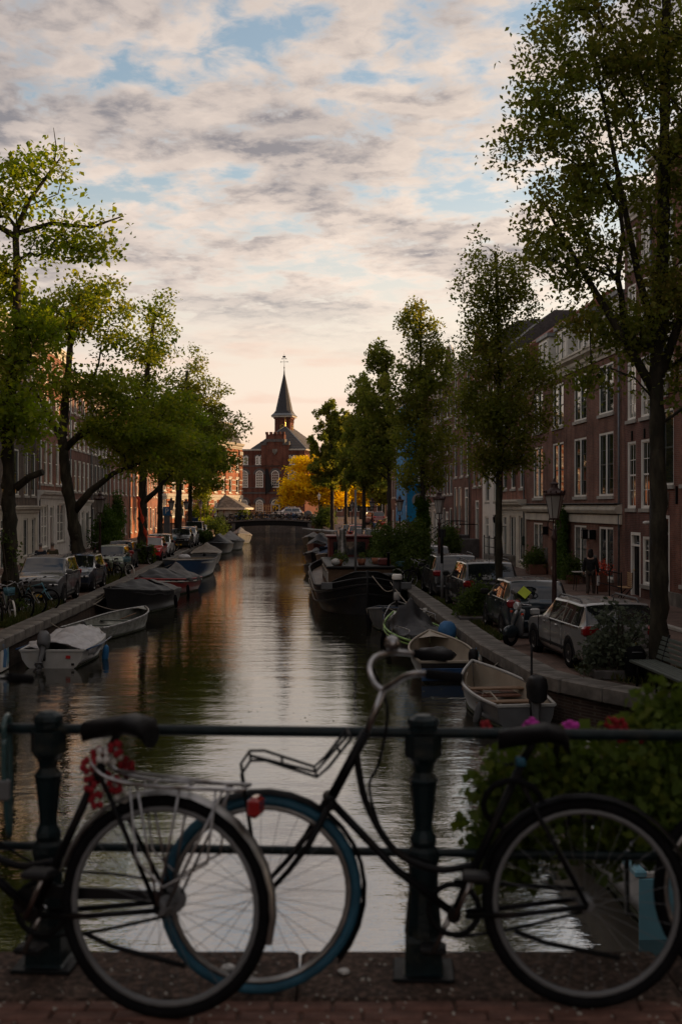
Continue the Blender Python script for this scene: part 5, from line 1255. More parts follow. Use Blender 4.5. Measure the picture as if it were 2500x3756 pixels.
# ------------------------------------------------------------------ bicycles
def arc(c, r, a0, a1, n, y=0.0): return [(c[0] + r * math.cos(lerp(a0, a1, i / n)), y, c[1] + r * math.sin(lerp(a0, a1, i / n))) for i in range(n + 1)]
def bike_mesh(kind, steer, fine):
    """meshes of one bicycle, x forward. Returns {part: (MB, default material)}"""
    n = 10 if fine else 5; tn = 40 if fine else 20; P = {}
    RA, FA = (-.54, .345), (.56, .345); BB = (-.10, .295); HT, HB = (.20, .90), (.325, .665); ST = (-.335, .815)
    v3 = lambda p, y=0.0: (p[0], y, p[1])
    fr = MB()
    if kind.startswith('step'):
        fr.tube(crom([(.235, 0, .83), (.20, 0, .66), (.10, 0, .50), (-.04, 0, .44), (-.165, 0, .46)], 5), .0125, n)
        fr.tube([v3(HB), (.1, 0, .44), v3(BB)], .0145, n)
    else:
        fr.tube([(.225, 0, .855), (-.27, 0, .74)], .014, n); fr.tube([v3(HB), v3(BB)], .0155, n)
    fr.tube([v3(BB), v3(ST)], .0145, n); fr.tube([v3(HT), v3(HB)], .018, n)
    for s in (-1, 1):
        fr.tube([(-.14, s * .03, .295), (-.3, s * .05, .31), (-.54, s * .058, .345)], .0095, n); fr.tube([(-.315, s * .02, .76), (-.54, s * .055, .345)], .008, n)
    fr.lathe([(.024, -.035), (.024, .035)], n + 2, (BB[0], 0, BB[1]), 'y'); P['frame'] = fr
    fk = MB()
    for s in (-1, 1): fk.tube([(.322, s * .045, .675), (.40, s * .05, .53), (.47, s * .052, .44), (.56, s * .052, .345)], [.013, .012, .010, .008], n)
    fk.lathe([(.022, -.055), (.022, .055)], n, (.325, 0, .665), 'y'); P['fork'] = fk
    hb = MB(); hb.tube([(.21, 0, .885), (.155, 0, 1.05)], .011, n)
    if kind.endswith('flat'):
        hb.tube([(.16, -.30, 1.05), (.17, 0, 1.04), (.16, .30, 1.05)], .012, n); gp = [[(.155, s * .19, 1.05), (.15, s * .31, 1.05)] for s in (-1, 1)]
    else:
        for s in (-1, 1): hb.tube(crom([(.155, 0, 1.05), (.175, s * .08, 1.075), (.185, s * .20, 1.125), (.12, s * .265, 1.145), (.0, s * .28, 1.13)], 4), .0105, n)
        gp = [[(.03, s * .278, 1.135), (-.125, s * .285, 1.12)] for s in (-1, 1)]
    P['handlebar'] = hb
    for i, q in enumerate(gp): P['grip%d' % i] = MB().tube(q, .0175, n)
    sd = MB(); prof = [(-.485, .075, .89), (-.465, .098, .922), (-.41, .095, .934), (-.345, .056, .922), (-.285, .028, .912), (-.25, .020, .902)]
    sd.loft([[(x, w_ * math.cos(a), z - .012 + (.02 if math.sin(a) > 0 else .045) * math.sin(a)) for a in [2 * math.pi * k / 12 for k in range(12)]] for x, w_, z in prof], cap0=True, cap1=True, smooth=True)
    P['saddle'] = sd
    sp = MB().tube([v3(ST), (-.385, 0, .90)], .0125, n)
    for s in (-1, 1): sp.tube([(-.48, s * .04, .885), (-.37, s * .03, .88), (-.27, s * .015, .895)], .004, 5)
    P['seat_post'] = sp
    for nm, c in (('rear', RA), ('front', FA)):
        ty = MB().tube(arc(c, .328, 0, 2 * math.pi, tn)[:-1], .0195, 8, closed=True); P[nm + '_tyre'] = ty
        rm = MB().tube(arc(c, .303, 0, 2 * math.pi, tn)[:-1], .0115, 6, closed=True); rm.lathe([(.02, -.05), (.028, -.03), (.028, .03), (.02, .05)], 8, (c[0], 0, c[1]), 'y'); P[nm + '_rim'] = rm
        sk = MB(); ns = 28 if fine else 14
        for i in range(ns):
            a = 2 * math.pi * i / ns; b = a + (.35 if i % 4 < 2 else -.35); sk.tube([(c[0] + .022 * math.cos(b), .03 * (1 if i % 2 else -1), c[1] + .022 * math.sin(b)), (c[0] + .295 * math.cos(a), 0, c[1] + .295 * math.sin(a))], .0011 if fine else .0016, 3, caps=False)
        P[nm + '_spokes'] = sk
        mg = MB(); a0, a1 = ((R(-20), R(165)) if nm == 'rear' else (R(38), R(190)))
        if nm == 'rear': a0, a1 = R(15), R(195)
        else: a0, a1 = R(60), R(222)
        pr = [(math.cos(t), math.sin(t)) for t in (0, .8, 1.57, 2.34, 3.14)]; rows = []
        for i in range(15):
            a = lerp(a0, a1, i / 14); rows.append([(c[0] + (.352 + .014 * sy) * math.cos(a), .028 * cx, c[1] + (.352 + .014 * sy) * math.sin(a)) for cx, sy in pr])
        mg.loft(rows, closed=False, smooth=True); P[nm + '_mudguard'] = mg
    cc = MB().prism([(-.54, .385), (-.12, .375), (-.02, .35), (.0, .29), (-.04, .215), (-.12, .20), (-.54, .30), (-.58, .345)], -.062, -.038); P['chain_case'] = cc
    P['crank0'] = MB().tube([(-.10, -.075, .295), (-.03, -.085, .14)], .009, n); P['crank1'] = MB().tube([(-.10, .06, .295), (-.17, .07, .45)], .009, n)
    P['pedal0'] = MB().bbox(-.075, .015, -.18, -.09, .125, .15, .008); P['pedal1'] = MB().bbox(-.215, -.125, .075, .165, .438, .463, .008)
    P['chainring'] = MB().lathe([(.095, 0), (.095, .006), (.075, .006), (.075, 0)], 24, (-.10, -.055, .295), 'y', caps=False)
    P['kickstand'] = MB().tube([(-.30, .06, .26), (-.40, .075, .23), (-.64, .08, .19)], .009, 6) if fine else MB().tube([(-.32, .05, .30), (-.20, .20, .01)], .008, 5)
    rk = MB()
    for s in (-1, 1):
        rk.tube([(-.28, s * .05, .735), (-.45, s * .055, .735), (-.78, s * .055, .735), (-.80, s * .02, .735)], .0055, 6)
        rk.tube([(-.54, s * .06, .345), (-.50, s * .06, .735)], .0045, 5); rk.tube([(-.54, s * .06, .345), (-.72, s * .06, .735)], .0045, 5)
    for x in (-.40, -.55, -.70): rk.tube([(x, -.055, .735), (x, .055, .735)], .0045, 5)
    rk.tube([(-.45, 0, .737), (-.78, 0, .737)], .005, 5); P['rear_rack'] = rk
    P['rear_lamp'] = MB().bbox(-.845, -.80, -.035, .035, .695, .755, .008); P['head_lamp'] = MB().lathe([(.02, 0), (.045, .05), (.045, .065)], 10, (.30, 0, .80), 'x')
    # steer everything in front of the head tube
    if steer:
        ax = (Vector((HT[0], 0, HT[1])) - Vector((HB[0], 0, HB[1]))).normalized(); T = Matrix.Translation(v3(HB)) @ Matrix.Rotation(steer, 4, ax) @ Matrix.Translation(-Vector(v3(HB)))
        for k in ('fork', 'handlebar', 'grip0', 'grip1', 'front_tyre', 'front_rim', 'front_spokes', 'front_mudguard', 'head_lamp'): P[k].v = [tuple(T @ Vector(p)) for p in P[k].v]
        P['_T'] = T
    return P
BM = dict(frame='paint_black', fork='paint_black', handlebar='chrome', grip='rubber', saddle='leather_black', seat_post='chrome', rear_tyre='rubber', front_tyre='rubber', rear_rim='alu', front_rim='alu', rear_spokes='alu_dull', front_spokes='alu_dull',
          rear_mudguard='paint_black', front_mudguard='paint_black', chain_case='plastic_black', crank='chrome', pedal='plastic_black', chainring='iron_black', kickstand='iron_black', rear_rack='iron_black', rear_lamp='lens_red', head_lamp='chrome')
def bicycle(label, loc, rz, lean=0.0, kind='step', steer=0.0, fine=False, mats=None, skip=(), group=None, z=0.0, scale=1.0):
    root = thing('bicycle', label, 'bicycle', (loc[0], loc[1], z), rz, group); root.rotation_euler = (lean, 0, rz); root.scale = (scale,) * 3
    P = bike_mesh(kind, steer, fine); mm = dict(BM, **(mats or {})); holder = {}
    for wn in ('rear', 'front'):
        holder[wn] = P[wn + '_tyre'].build(wn + '_wheel', mm[wn + '_tyre'], root)
        P[wn + '_rim'].build('rim', mm[wn + '_rim'], holder[wn]); P[wn + '_spokes'].build('spokes', mm[wn + '_spokes'], holder[wn])
    for k in P:
        if k.startswith('_') or k.split('_')[-1] in ('tyre', 'rim', 'spokes') or k in skip: continue
        nm = k.rstrip('01'); P[k].build(nm, mm[nm], root)
    return root, P
def basket(root, x, y, z, w, d, h, mat, T=None, name='basket'):
    mb = MB()
    for i in range(9):
        t = i / 8
        mb.tube([(lerp(-w, w, t) * .85, -d * .85, 0), (lerp(-w, w, t), -d, h)], .005, 4); mb.tube([(lerp(-w, w, t) * .85, d * .85, 0), (lerp(-w, w, t), d, h)], .005, 4)
        mb.tube([(-w * .85, lerp(-d, d, t) * .85, 0), (-w, lerp(-d, d, t), h)], .005, 4); mb.tube([(w * .85, lerp(-d, d, t) * .85, 0), (w, lerp(-d, d, t), h)], .005, 4)
    for t in (0, .33, .66, 1):
        k = .85 + .15 * t; mb.tube([(-w * k, -d * k, h * t), (w * k, -d * k, h * t), (w * k, d * k, h * t), (-w * k, d * k, h * t)], .006, 4, closed=True)
    return mb.build(name, mat, root, (x, y, z))
def crate(root, x, z, mat='plastic_black'):
    mb = MB(); w, d, h = .19, .15, .22
    mb.box(-w, w, -d, d, 0, .012)
    for z0 in (0.02, .085, .15, .20):
        mb.box(-w, w, -d, -d + .01, z0, z0 + .035); mb.box(-w, w, d - .01, d, z0, z0 + .035); mb.box(-w, -w + .01, -d + .01, d - .01, z0, z0 + .035); mb.box(w - .01, w, -d + .01, d - .01, z0, z0 + .035)
    for sx in (-w + .02, 0, w - .02):
        for sy in (-d + .002, d - .012): mb.box(sx - .015, sx + .015, sy, sy + .01, 0, .235)
    return mb.build('crate', mat, root, (x, 0, z))

def foreground_bikes():
    # right-hand bicycle: front wheel with a blue tyre, wire carrier on the fork
    root, P = bicycle('black step-through bicycle with a blue front tyre against the railing', (.290, 4.085), R(180 - 5), R(4), 'step', R(12), True, dict(front_tyre='tyre_blue', seat_post='iron_black', rear_rim='plastic_grey', rear_spokes='plastic_grey', front_spokes='plastic_grey'), ('rear_rack', 'rear_lamp', 'head_lamp', 'chain_case', 'handlebar', 'grip0', 'grip1'), z=DZ, scale=1.03)
    hb = MB().tube([(.205, 0, .885), (.142, 0, 1.043)], .0115, 10); far = [(.142, 0, 1.043), (.175, -.03, 1.065), (.195, -.08, 1.115), (.175, -.16, 1.150), (.11, -.22, 1.163), (.03, -.25, 1.155)]; near = [(.142, 0, 1.043), (.13, .04, 1.055), (.10, .09, 1.075), (.06, .16, 1.105), (.015, .21, 1.118), (-.02, .23, 1.117)]
    hb.tube(crom(far, 4), .0105, 10); hb.tube(crom(near, 4), .0105, 10); hb.build('handlebar', 'chrome', root)
    for q in ([(.045, -.247, 1.157), (-.075, -.275, 1.140)], [(-.01, .228, 1.118), (-.125, .262, 1.108)]): MB().tube(q, .0175, 10).build('grip', 'rubber', root)
    T = P['_T']; fc = MB()
    for s in (-.07, 0, .07):
        fc.tube([T @ Vector(p) for p in [(.565, s, .36), (.63, s, .78), (.60, s, .825), (.55, s, .825), (.375, s, .765), (.335, s, .80), (.26, s, .895)]] if s else [T @ Vector(p) for p in [(.60, s, .825), (.375, s, .765), (.26, s, .895)]], .0055, 8)
    for x, z_ in ((.60, .825), (.49, .805), (.375, .765), (.30, .85), (.26, .895)): fc.tube([T @ Vector((x, -.07, z_)), T @ Vector((x, .07, z_))], .005, 6)
    fc.build('front_carrier', 'iron_black', root)
    MB().ball((.12, -.215, 1.195), .030, 12, 8).build('bell', 'chrome', root)
    MB().lathe([(.019, 0), (.019, .03)], 12, (-.327, 0, .795)).build('seat_clamp', 'tyre_blue', root)
    MB().tube(crom([(-.10, -.055, .20), (-.3, -.055, .235), (-.54, -.055, .30)], 4), .006, 5).build('chain', 'iron_black', root); MB().tube([(-.10, -.055, .39), (-.54, -.055, .375)], .008, 6).build('chain_guard', 'iron_black', root)
    lk = [(-.30 + .10 * math.cos(a), -.02 + .05 * math.sin(a), .66 + .09 * math.sin(a)) for a in [k * .45 for k in range(14)]]; MB().tube(lk, .011, 7, closed=True).build('ring_lock', 'rubber', root)
    cb = MB().tube(crom([(.19, -.1, 1.12), (.13, -.03, .98), (.155, -.02, .80), (.19, -.02, .70), (.12, -.02, .52), (-.02, -.02, .46)], 5), .005, 6); cb.build('brake_cable', 'rubber', root)
    # left-hand bicycle: silver rack and mudguard, red flowers round the seat tube
    root, P = bicycle('black bicycle with a silver rear rack and red flowers at the left', (-1.175, 4.07), R(180 - 11), R(4), 'stepflat', R(-14), True, dict(rear_rack='chrome', rear_mudguard='alu', seat_post='iron_black', front_rim='plastic_grey', rear_rim='plastic_grey', rear_spokes='plastic_grey'), ('rear_rack', 'rear_lamp', 'head_lamp', 'chain_case'), z=DZ, scale=1.075)
    rk = MB()
    for s in (-.055, .055):
        rk.tube(crom([(-.30, s, .79), (-.36, s, .745), (-.50, s, .725), (-.80, s, .725)], 4), .0065, 8)
        for x0, x1 in ((-.54, -.46), (-.54, -.60), (-.57, -.74)): rk.tube([(x0, s * 1.15, .36), (x1, s, .72)], .0045, 6)
        rk.tube([(-.44, s * 1.2, .72), (-.47, s * 1.3, .50), (-.56, s * 1.35, .42), (-.70, s * 1.3, .50), (-.72, s * 1.2, .72)], .004, 6)
    for x in (-.38, -.5, -.62, -.74, -.80): rk.tube([(x, -.055, .725), (x, .055, .725)], .005, 6)
    rk.tube([(-.36, 0, .76), (-.80, 0, .73)], .005, 6); rk.build('rear_rack', 'chrome', root)
    MB().bbox(-.852, -.812, -.038, .038, .635, .70, .012).build('rear_lamp', 'lens_red', root)
    MB().lathe([(.03, -.10), (.045, -.09), (.045, -.05)], 12, (-.54, 0, .345), 'y').build('hub_gear_cover', 'plastic_grey', root)
    MB().prism([(-.54, .375), (-.12, .37), (-.02, .35), (.0, .29), (-.04, .275), (-.12, .33), (-.54, .345)], -.060, -.045).build('chain_guard', 'plastic_black', root)
    MB().tube(crom([(-.10, -.055, .20), (-.3, -.055, .235), (-.54, -.055, .30)], 4), .006, 5).build('chain', 'iron_black', root)
    MB().tube(crom([(.18, -.1, 1.03), (.20, -.04, .86), (.12, -.025, .58), (-.1, -.025, .44), (-.35, -.05, .42), (-.54, -.06, .40)], 4), .0045, 6).build('brake_cable', 'rubber', root)
    r = random.Random(5)
    for k in range(16):
        c = (-.345 + r.uniform(-.05, .055), r.uniform(-.07, .05), .755 + r.uniform(-.09, .09)); fl_ = MB()
        for i in range(6):
            a = i * 1.047 + r.random(); fl_.ball((c[0] + .018 * math.cos(a), c[1] + r.uniform(-.008, .008), c[2] + .018 * math.sin(a)), (.012, .008, .012), 7, 5)
        fl_.build('silk_flower', 'flower_red' if k % 5 else 'bag_white', root)
    # third bicycle at the right edge of the frame
    bicycle('dark bicycle cut off by the right edge of the picture', (2.03, 4.16), R(180 - 3), R(4), 'step', 0, True, {}, ('rear_lamp',), z=DZ)
    # chain lock hanging on the top rail at far left
    c = thing('chain_lock', 'teal sleeved chain lock hanging from the rail at the left edge', 'lock', (-1.255, 4.40, 2.63))
    MB().tube(crom([(0, -.03, -.05), (.0, -.035, .0), (0, 0, .028), (0, .035, 0), (.005, .03, -.2), (.01, 0, -.42), (.0, -.03, -.2), (0, -.03, -.05)], 5), .011, 8).build('sleeve', 'car_teal', c)
    MB().bbox(-.022, .022, -.045, -.012, -.28, -.20, .008).build('lock_body', 'plastic_grey', c)
foreground_bikes()

def parked_bikes():
    v = {}; MB.FAT = 1.45
    def proto(k, label, loc, rz, lean, **kw):
        o, P = bicycle(label, loc, rz, lean, group='bicycles parked on the quays', **kw); v[k] = o; return o
    # next to the nearest left trunk
    proto('black', 'black bicycle nearest the left trunk, front wheel turned out', g(70, 2262), R(-48), R(8), kind='step', steer=R(15))
    proto('mtb', 'bicycle with a pale olive fork and disc brake beside the left trunk', g(102, 2246), R(-36), R(6), kind='flat', steer=R(10), mats=dict(fork='hull_cream', frame='cloth_olive'), skip=('rear_rack', 'chain_case', 'rear_lamp', 'front_mudguard', 'rear_mudguard'))
    proto('teal', 'teal framed bicycle in front of the grey crossover', g(140, 2234), R(-24), R(5), kind='flat', mats=dict(frame='hull_teal', fork='hull_teal'), skip=('rear_rack', 'chain_case', 'rear_lamp', 'front_mudguard', 'rear_mudguard'))
    proto('crate', 'black bicycle with a dark front crate in the middle left cluster', g(378, 2133), R(-62), R(7), kind='step', steer=R(8)); crate(v['crate'], .44, .80)
    proto('white', 'bicycle with white tyres and mint panniers in the middle left cluster', g(452, 2118), R(-42), R(7), kind='step', mats=dict(front_tyre='paint_white', rear_tyre='paint_white', frame='plastic_grey')); basket(v['white'], .42, 0, .80, .17, .13, .2, 'hull_teal')
    for s in (-1, 1): MB().bbox(-.85, -.55, s * .12 - .05, s * .12 + .05, .42, .74, .03).build('pannier', 'car_palegreen', v['white'])
    sp = [('black', 'bicycle leaning at the left frame edge by the trunk', g(-6, 2290), R(-70)), ('white', 'grey bicycle with mint panniers beside the nearest left trunk', g(30, 2275), R(-60)), ('black', 'dark bicycle behind the olive forked one at the left trunk', g(86, 2254), R(-58)), ('black', 'dark bicycle right of the crate bicycle in the middle left cluster', g(415, 2124), R(-55)),
          ('black', 'bicycle standing against the white shopfront on the left', g(262, 2072), R(95)), ('black', 'bicycle against the wall beyond the forked elm', g(345, 2052), R(100)), ('crate', 'crate bicycle at the foot of the ribboned elm', g(540, 2070), R(-60))]
    rr = random.Random(9)
    for i in range(9):
        k = ('black', 'mtb', 'black', 'white', 'crate')[i % 5]; y = 82.0 + i * 1.15
        sp.append((k, ('first', 'second', 'third', 'fourth', 'fifth', 'sixth', 'seventh', 'eighth', 'ninth')[i] + ' bicycle from the camera in the far left row beyond the white car', (xl(y) - 1.3 + rr.uniform(-.1, .1), y), R(-20 + rr.uniform(-12, 12))))
    for i in range(5):
        y = 123 + i * 2.3; sp.append((('black', 'white', 'mtb')[i % 3], ('nearest', 'second', 'third', 'fourth', 'farthest')[i] + ' of the bicycles by the quay edge just before the far bridge, left bank', (xl(y) - 1.4, y), R(-25 + rr.uniform(-10, 10))))
    for i, (px, py, lb) in enumerate(((1500, 2142, 'pale framed bicycle leaning by the bush, right bank'), (1535, 2147, 'dark bicycle second from the bush on the right bank'), (1552, 2152, 'black bicycle with bright rim nearest the charcoal crossover'), (1528, 2120, 'dark bicycle at the back of the right bank cluster'))):
        sp.append((('white', 'black', 'black', 'crate')[i], lb, g(px, py), R(200 + i * 7)))
    for k, lb, p, rz in sp:
        o = copy_thing(v[k], lb, (p[0], p[1], 0), rz); o.rotation_euler = (R(rr.uniform(4, 8)), 0, rz)
    # bicycles along the far bridge railing: one light mesh each
    MB.FAT = 1.0
    MB.FAT = 2.4; P = bike_mesh('step', 0, False); MB.FAT = 1.0; mb = MB()
    for k in ('frame', 'fork', 'handlebar', 'saddle', 'rear_tyre', 'front_tyre', 'rear_mudguard', 'chain_case', 'rear_rack', 'rear_spokes', 'front_spokes'): mb.add(P[k].v, P[k].f, True)
    me = [mb.mesh('bicycle', m_) for m_ in ('paint_black', 'cloth_brown', 'plastic_grey', 'hull_blue')]
    n = 22
    mb.bbox(.30, .62, -.16, .16, .78, 1.02, .02)
    me.append(mb.mesh('bicycle', 'paint_black'))
    ordn = ['first', 'second', 'third', 'fourth', 'fifth', 'sixth', 'seventh', 'eighth', 'ninth', 'tenth', 'eleventh', 'twelfth', 'thirteenth', 'fourteenth', 'fifteenth', 'sixteenth', 'seventeenth', 'eighteenth', 'nineteenth', 'twentieth', 'twenty-first', 'last']
    for i in range(n):
        x = -7.6 + 15.2 * i / (n - 1) + rr.uniform(-.15, .15); wx = -9.65 + x; zt = 1.60 - .50 * (x / 7.6) ** 2
        o = put('bicycle', me[(i * 7) % 5], None, (wx, 163.5 - x * .035 + rr.uniform(0, .35), max(1.1, zt))); o.rotation_euler = (R(rr.uniform(-8, 8)), 0, rr.choice((0, math.pi)) + rr.uniform(-.5, .5))
        tag(o, ordn[i] + ' bicycle from the left along the far bridge railing', 'bicycle', 'bicycles along the far bridge')
parked_bikes()
# ------------------------------------------------------------------ boats
def boat(label, stern, bow, B, free, hull, liner='hull_cream', rail='plastic_grey', sheer=.25, tf=.8, pw=2.0, thwarts=(.25, .55), name='open_boat', seat='wood_plank', floor='wood_plank', stripe=None, bowdeck=0.0, rise=0.0, group='boats moored along the quays'):
    s, b = Vector((*stern, 0)), Vector((*bow, 0)); d = b - s; L = d.length
    root = thing(name, label, 'boat', (s.x, s.y, WZ), math.atan2(d.y, d.x) - math.pi / 2, group)
    def hb(t):
        if t < .42: return B / 2 * lerp(tf, 1, math.sin(t / .42 * math.pi / 2))
        return B / 2 * max(0.012, 1 - ((t - .42) / .58) ** pw)
    def zg(t): return free + sheer * t ** 2 + rise * (1 - t) ** 3
    root['_'] = 0; del root['_']
    N = 22; T = [i / (N - 1) for i in range(N)]
    def sec(t, k=1.0, dz=0.0, inset=0.0):
        w = max(.006, hb(t) - inset); z = zg(t); y = t * L + (.10 * sheer) * 0
        rake = lambda zz: (zz + .2) * .35 * t ** 6 * L * .18
        kz = -.18 + .10 * t ** 4
        pts = [(0, kz + dz), (w * .45, kz + .05 + dz), (w * .78, .05 + dz * .6), (w * .93, z * .5), (w, z)]
        return [(x, y + rake(zz), zz) for x, zz in pts]
    ou = [[(-x, y, z) for x, y, z in reversed(sec(t))] + sec(t)[1:] for t in T]
    MB().loft(ou, closed=False, smooth=True).add(ou[0], [tuple(range(len(ou[0])))]).build('hull', hull, root)
    inn = [[(-x, y, z) for x, y, z in reversed(sec(t, dz=.14, inset=.045))] + sec(t, dz=.14, inset=.045)[1:] for t in T]
    MB().loft(inn, closed=False, smooth=True).add([(x, y + .04, z) for x, y, z in inn[0]], [tuple(range(len(inn[0])))]).build('liner', liner, root)
    for sg in (-1, 1):
        MB().tube([(sg * sec(t)[-1][0], sec(t)[-1][1], zg(t) + .012) for t in T], .034, 7).build('gunwale', rail, root)
        if stripe: MB().tube([(sg * (sec(t)[-1][0] + .004), sec(t)[-1][1], zg(t) - .10) for t in T], .028, 6).build('rubbing_strake', stripe, root)
        MB().tube([(sg * (sec(t)[2][0] * .985 + .012), sec(t)[2][1], .035) for t in T[:-1]], .035, 6).build('waterline_grime', 'algae', root)
    MB().bbox(-hb(0), hb(0), -.02, .045, zg(0) - .03, zg(0) + .03, .01).build('transom_cap', rail, root)
    q = 1 if s.x > -3 else -1; ye = b.y + (1.2 if b.y > s.y else -1.2); loc = root.matrix_basis.inverted() @ Vector(((xr if q > 0 else xl)(ye) + q * .25, ye, .02)); st_ = Vector((0, L * .97, zg(.97) + .03)); md = st_.lerp(loc, .5) + Vector((0, 0, -.22))
    MB().tube(crom([tuple(st_), tuple(md), tuple(loc)], 5), .012, 5).build('mooring_line', 'rope', root)
    MB().box(-hb(.3) * .62, hb(.3) * .62, L * .06, L * .75, .02, .05).build('floor', floor, root)
    for t in thwarts:
        w = hb(t) - .03; MB().bbox(-w, w, t * L - .13, t * L + .13, zg(t) - .16, zg(t) - .12, .01).build('thwart', seat, root)
    if bowdeck:
        tt = [lerp(bowdeck, 1, i / 7) for i in range(8)]
        MB().loft([[(-hb(t) + .03, sec(t)[-1][1], zg(t) - .01), (0, sec(t)[-1][1], zg(t) + .05), (hb(t) - .03, sec(t)[-1][1], zg(t) - .01)] for t in tt], closed=False, smooth=True).build('foredeck', liner, root)
    return root, hb, zg, L
def tarp(root, hb, zg, L, prof, mat, seed, t0=.02, t1=.98, hang=.12, wr=.04, name='tarpaulin', over=.05):
    r = np.random.default_rng(seed); rows = []; n = 26; m = 19
    ph = r.uniform(0, 6, 6)
    for i in range(n):
        t = lerp(t0, t1, i / (n - 1)); w = hb(t) + over; z = zg(t); h = np.interp(t, [p[0] for p in prof], [p[1] for p in prof]); row = []
        for j in range(m):
            u = lerp(-1, 1, j / (m - 1)); a = abs(u)
            if a > .88: x = math.copysign(w, u); zz = z + .02 - hang * (a - .88) / .12
            else:
                x = u / .88 * w; q = a / .88; zz = z + .03 + h * (1 - q ** 1.5) * (1 - .25 * math.sin(q * 3))
            f = wr * (math.sin(9 * t * 3 + 5 * u + ph[0]) + .7 * math.sin(23 * t - 11 * u + ph[1]) + .6 * math.sin(17 * u * u + 31 * t + ph[2])) * (.5 + h)
            row.append((x * (1 + .4 * f), t * L + .5 * f, zz + f))
        rows.append(row)
    o = MB().loft(rows, closed=False, smooth=True).build(name, mat, root); o.modifiers.new('thickness', 'SOLIDIFY').thickness = .012
    return o
def outboard(root, x, z, cowl='plastic_black', tilt=0.0, s=1.0, leg='plastic_grey', tiller=False):
    o = MB()
    o.loft([[(px * w * s, py * d * s - .16 * s + k * s, zz * s) for px, py in ((-.6, -1), (.6, -1), (1, -.5), (1, .5), (.6, 1), (-.6, 1), (-1, .5), (-1, -.5))] for zz, w, d, k in ((.12, .09, .15, 0), (.17, .13, .19, 0), (.36, .14, .21, -.01), (.47, .12, .18, -.02), (.51, .07, .11, -.02))], cap0=True, cap1=True, smooth=True)
    p = o.build('outboard_motor', cowl, root, (x, 0, z)); p.rotation_euler = (tilt, 0, 0)
    MB().loft([[(w * px * s, py * d * s - .15 * s, zz * s) for px, py in ((0, -1), (1, -.3), (1, .6), (0, 1), (-1, .6), (-1, -.3))] for zz, w, d in ((.14, .07, .11), (-.25, .04, .09), (-.55, .03, .08))], cap0=True, cap1=True).build('leg', leg, p)
    MB().bbox(-.06 * s, .06 * s, -.06 * s, .06 * s, -.12 * s, .16 * s, .01).build('clamp', 'plastic_black', p)
    MB().bbox(-.09 * s, .09 * s, -.26 * s, -.03 * s, -.36 * s, -.345 * s, .004).build('anti_cavitation_plate', leg, p)
    for a in (0, 2.1, 4.2): MB().cbox((math.cos(a) * .07 * s, -.27 * s, -.5 * s + math.sin(a) * .07 * s), (.10 * s, .015, .05 * s), ry=-a).build('propeller_blade', 'plastic_black', p)
    if tiller: MB().tube([(0, 0, .25), (.02, .2, .55), (.05, .3, .95), (.055, .32, 1.15)], .022, 8).build('tiller', 'plastic_black', p)
    return p
def fender(root, x, y, z, mat='rubber', s=1.0):
    o = MB().lathe([(.01, -.28 * s), (.06 * s, -.24 * s), (.085 * s, -.1 * s), (.085 * s, .1 * s), (.06 * s, .22 * s), (.02, .27 * s)], 10).build('fender', mat, root, (x, y, z))
    o.rotation_euler = (R(14), R(10), 0); MB().tube([(0, 0, .25 * s), (0, 0, .5)], .008, 4).build('cord', 'rope', o); return o
def rope_line(label, pts, r=.018, mat='rope'):
    o = MB().tube(crom(pts, 5), r, 5).build('mooring_rope', mat); tag(o, label, 'rope', 'mooring ropes'); return o

# ---- right bank, near to far
r_, hb, zg, L = boat('pale blue cabin boat moored below the flower box, grey side towards the canal', (3.75, 11.55), (3.45, 17.2), 1.75, .62, 'hull_white', 'hull_white', 'hull_white', .15, .95, 2.6, (), floor='hull_grey')
MB().bbox(-.84, .84, -.045, -.022, -.15, .60, .01).build('transom_panel', 'hull_teal', r_)
MB().bbox(-.70, .70, .25, 4.4, .50, .66, .05).build('deck_cover', 'hull_grey', r_); MB().bbox(-.5, .5, 1.2, 3.6, .66, 1.0, .1).build('cabin', 'hull_teal', r_)
for x in (-.82, .82): MB().bbox(x - .06, x + .06, -.05, 4.6, .60, .68, .02).build('side_rail', 'hull_teal', r_)
MB().tube([(.2, .3, .66), (.2, .35, 1.0), (.2, 1.2, 1.0), (.2, 1.25, .66)], .015, 6).build('grab_rail', 'chrome', r_)
bmx = MB().tube([(-.6, 2.6, .66), (-.6, 2.5, 1.15), (.6, 2.5, 1.15), (.6, 2.6, .66)], .014, 6).build('grab_rail', 'chrome', r_)
r_, hb, zg, L = boat('worn white rowing dinghy with brown floorboards and black outboard', (3.50, 22.2), (2.98, 26.1), 1.45, .46, 'hull_grey', 'hull_cream', 'hull_white', .30, .78, 2.2, (.30, .60))
outboard(r_, .15, .42, 'plastic_black', 0, 1.25, 'hull_grey', True)
MB().box(-.5, .5, 2.0, 3.1, .30, .33).build('bow_board', 'wood_brown', r_)
MB().tube(crom([(-.3, 3.4, .62), (-.45, 2.9, .42), (-.2, 2.2, .36), (-.25, 1.6, .45), (-.2, 1.0, .30)], 5), .02, 6).build('rope_coil', 'rope', r_)
fender(r_, -.70, .9, .18, 'hull_grey', .9); MB().bbox(-.2, .15, 2.3, 2.5, .33, .36, .01).build('folded_rag', 'hull_white', r_)
r_, hb, zg, L = boat('cream open boat with a heap of black cloth, its square stern towards us', (2.62, 28.1), (2.45, 32.1), 1.6, .50, 'hull_black', 'hull_cream', 'hull_cream', .30, .90, 2.3, (), bowdeck=.82)
MB().bbox(-.72, .55, .25, .62, .36, .42, .02).build('stern_bench', 'wood_plank', r_); MB().bbox(-.70, .70, -.06, -.025, .05, .36, .02).build('transom_board', 'hull_blue', r_)
MB().ball((-.1, 2.0, .42), (.52, .55, .2), 14, 8, .16, random.Random(4)).build('heaped_cloth', 'tarp_black', r_)
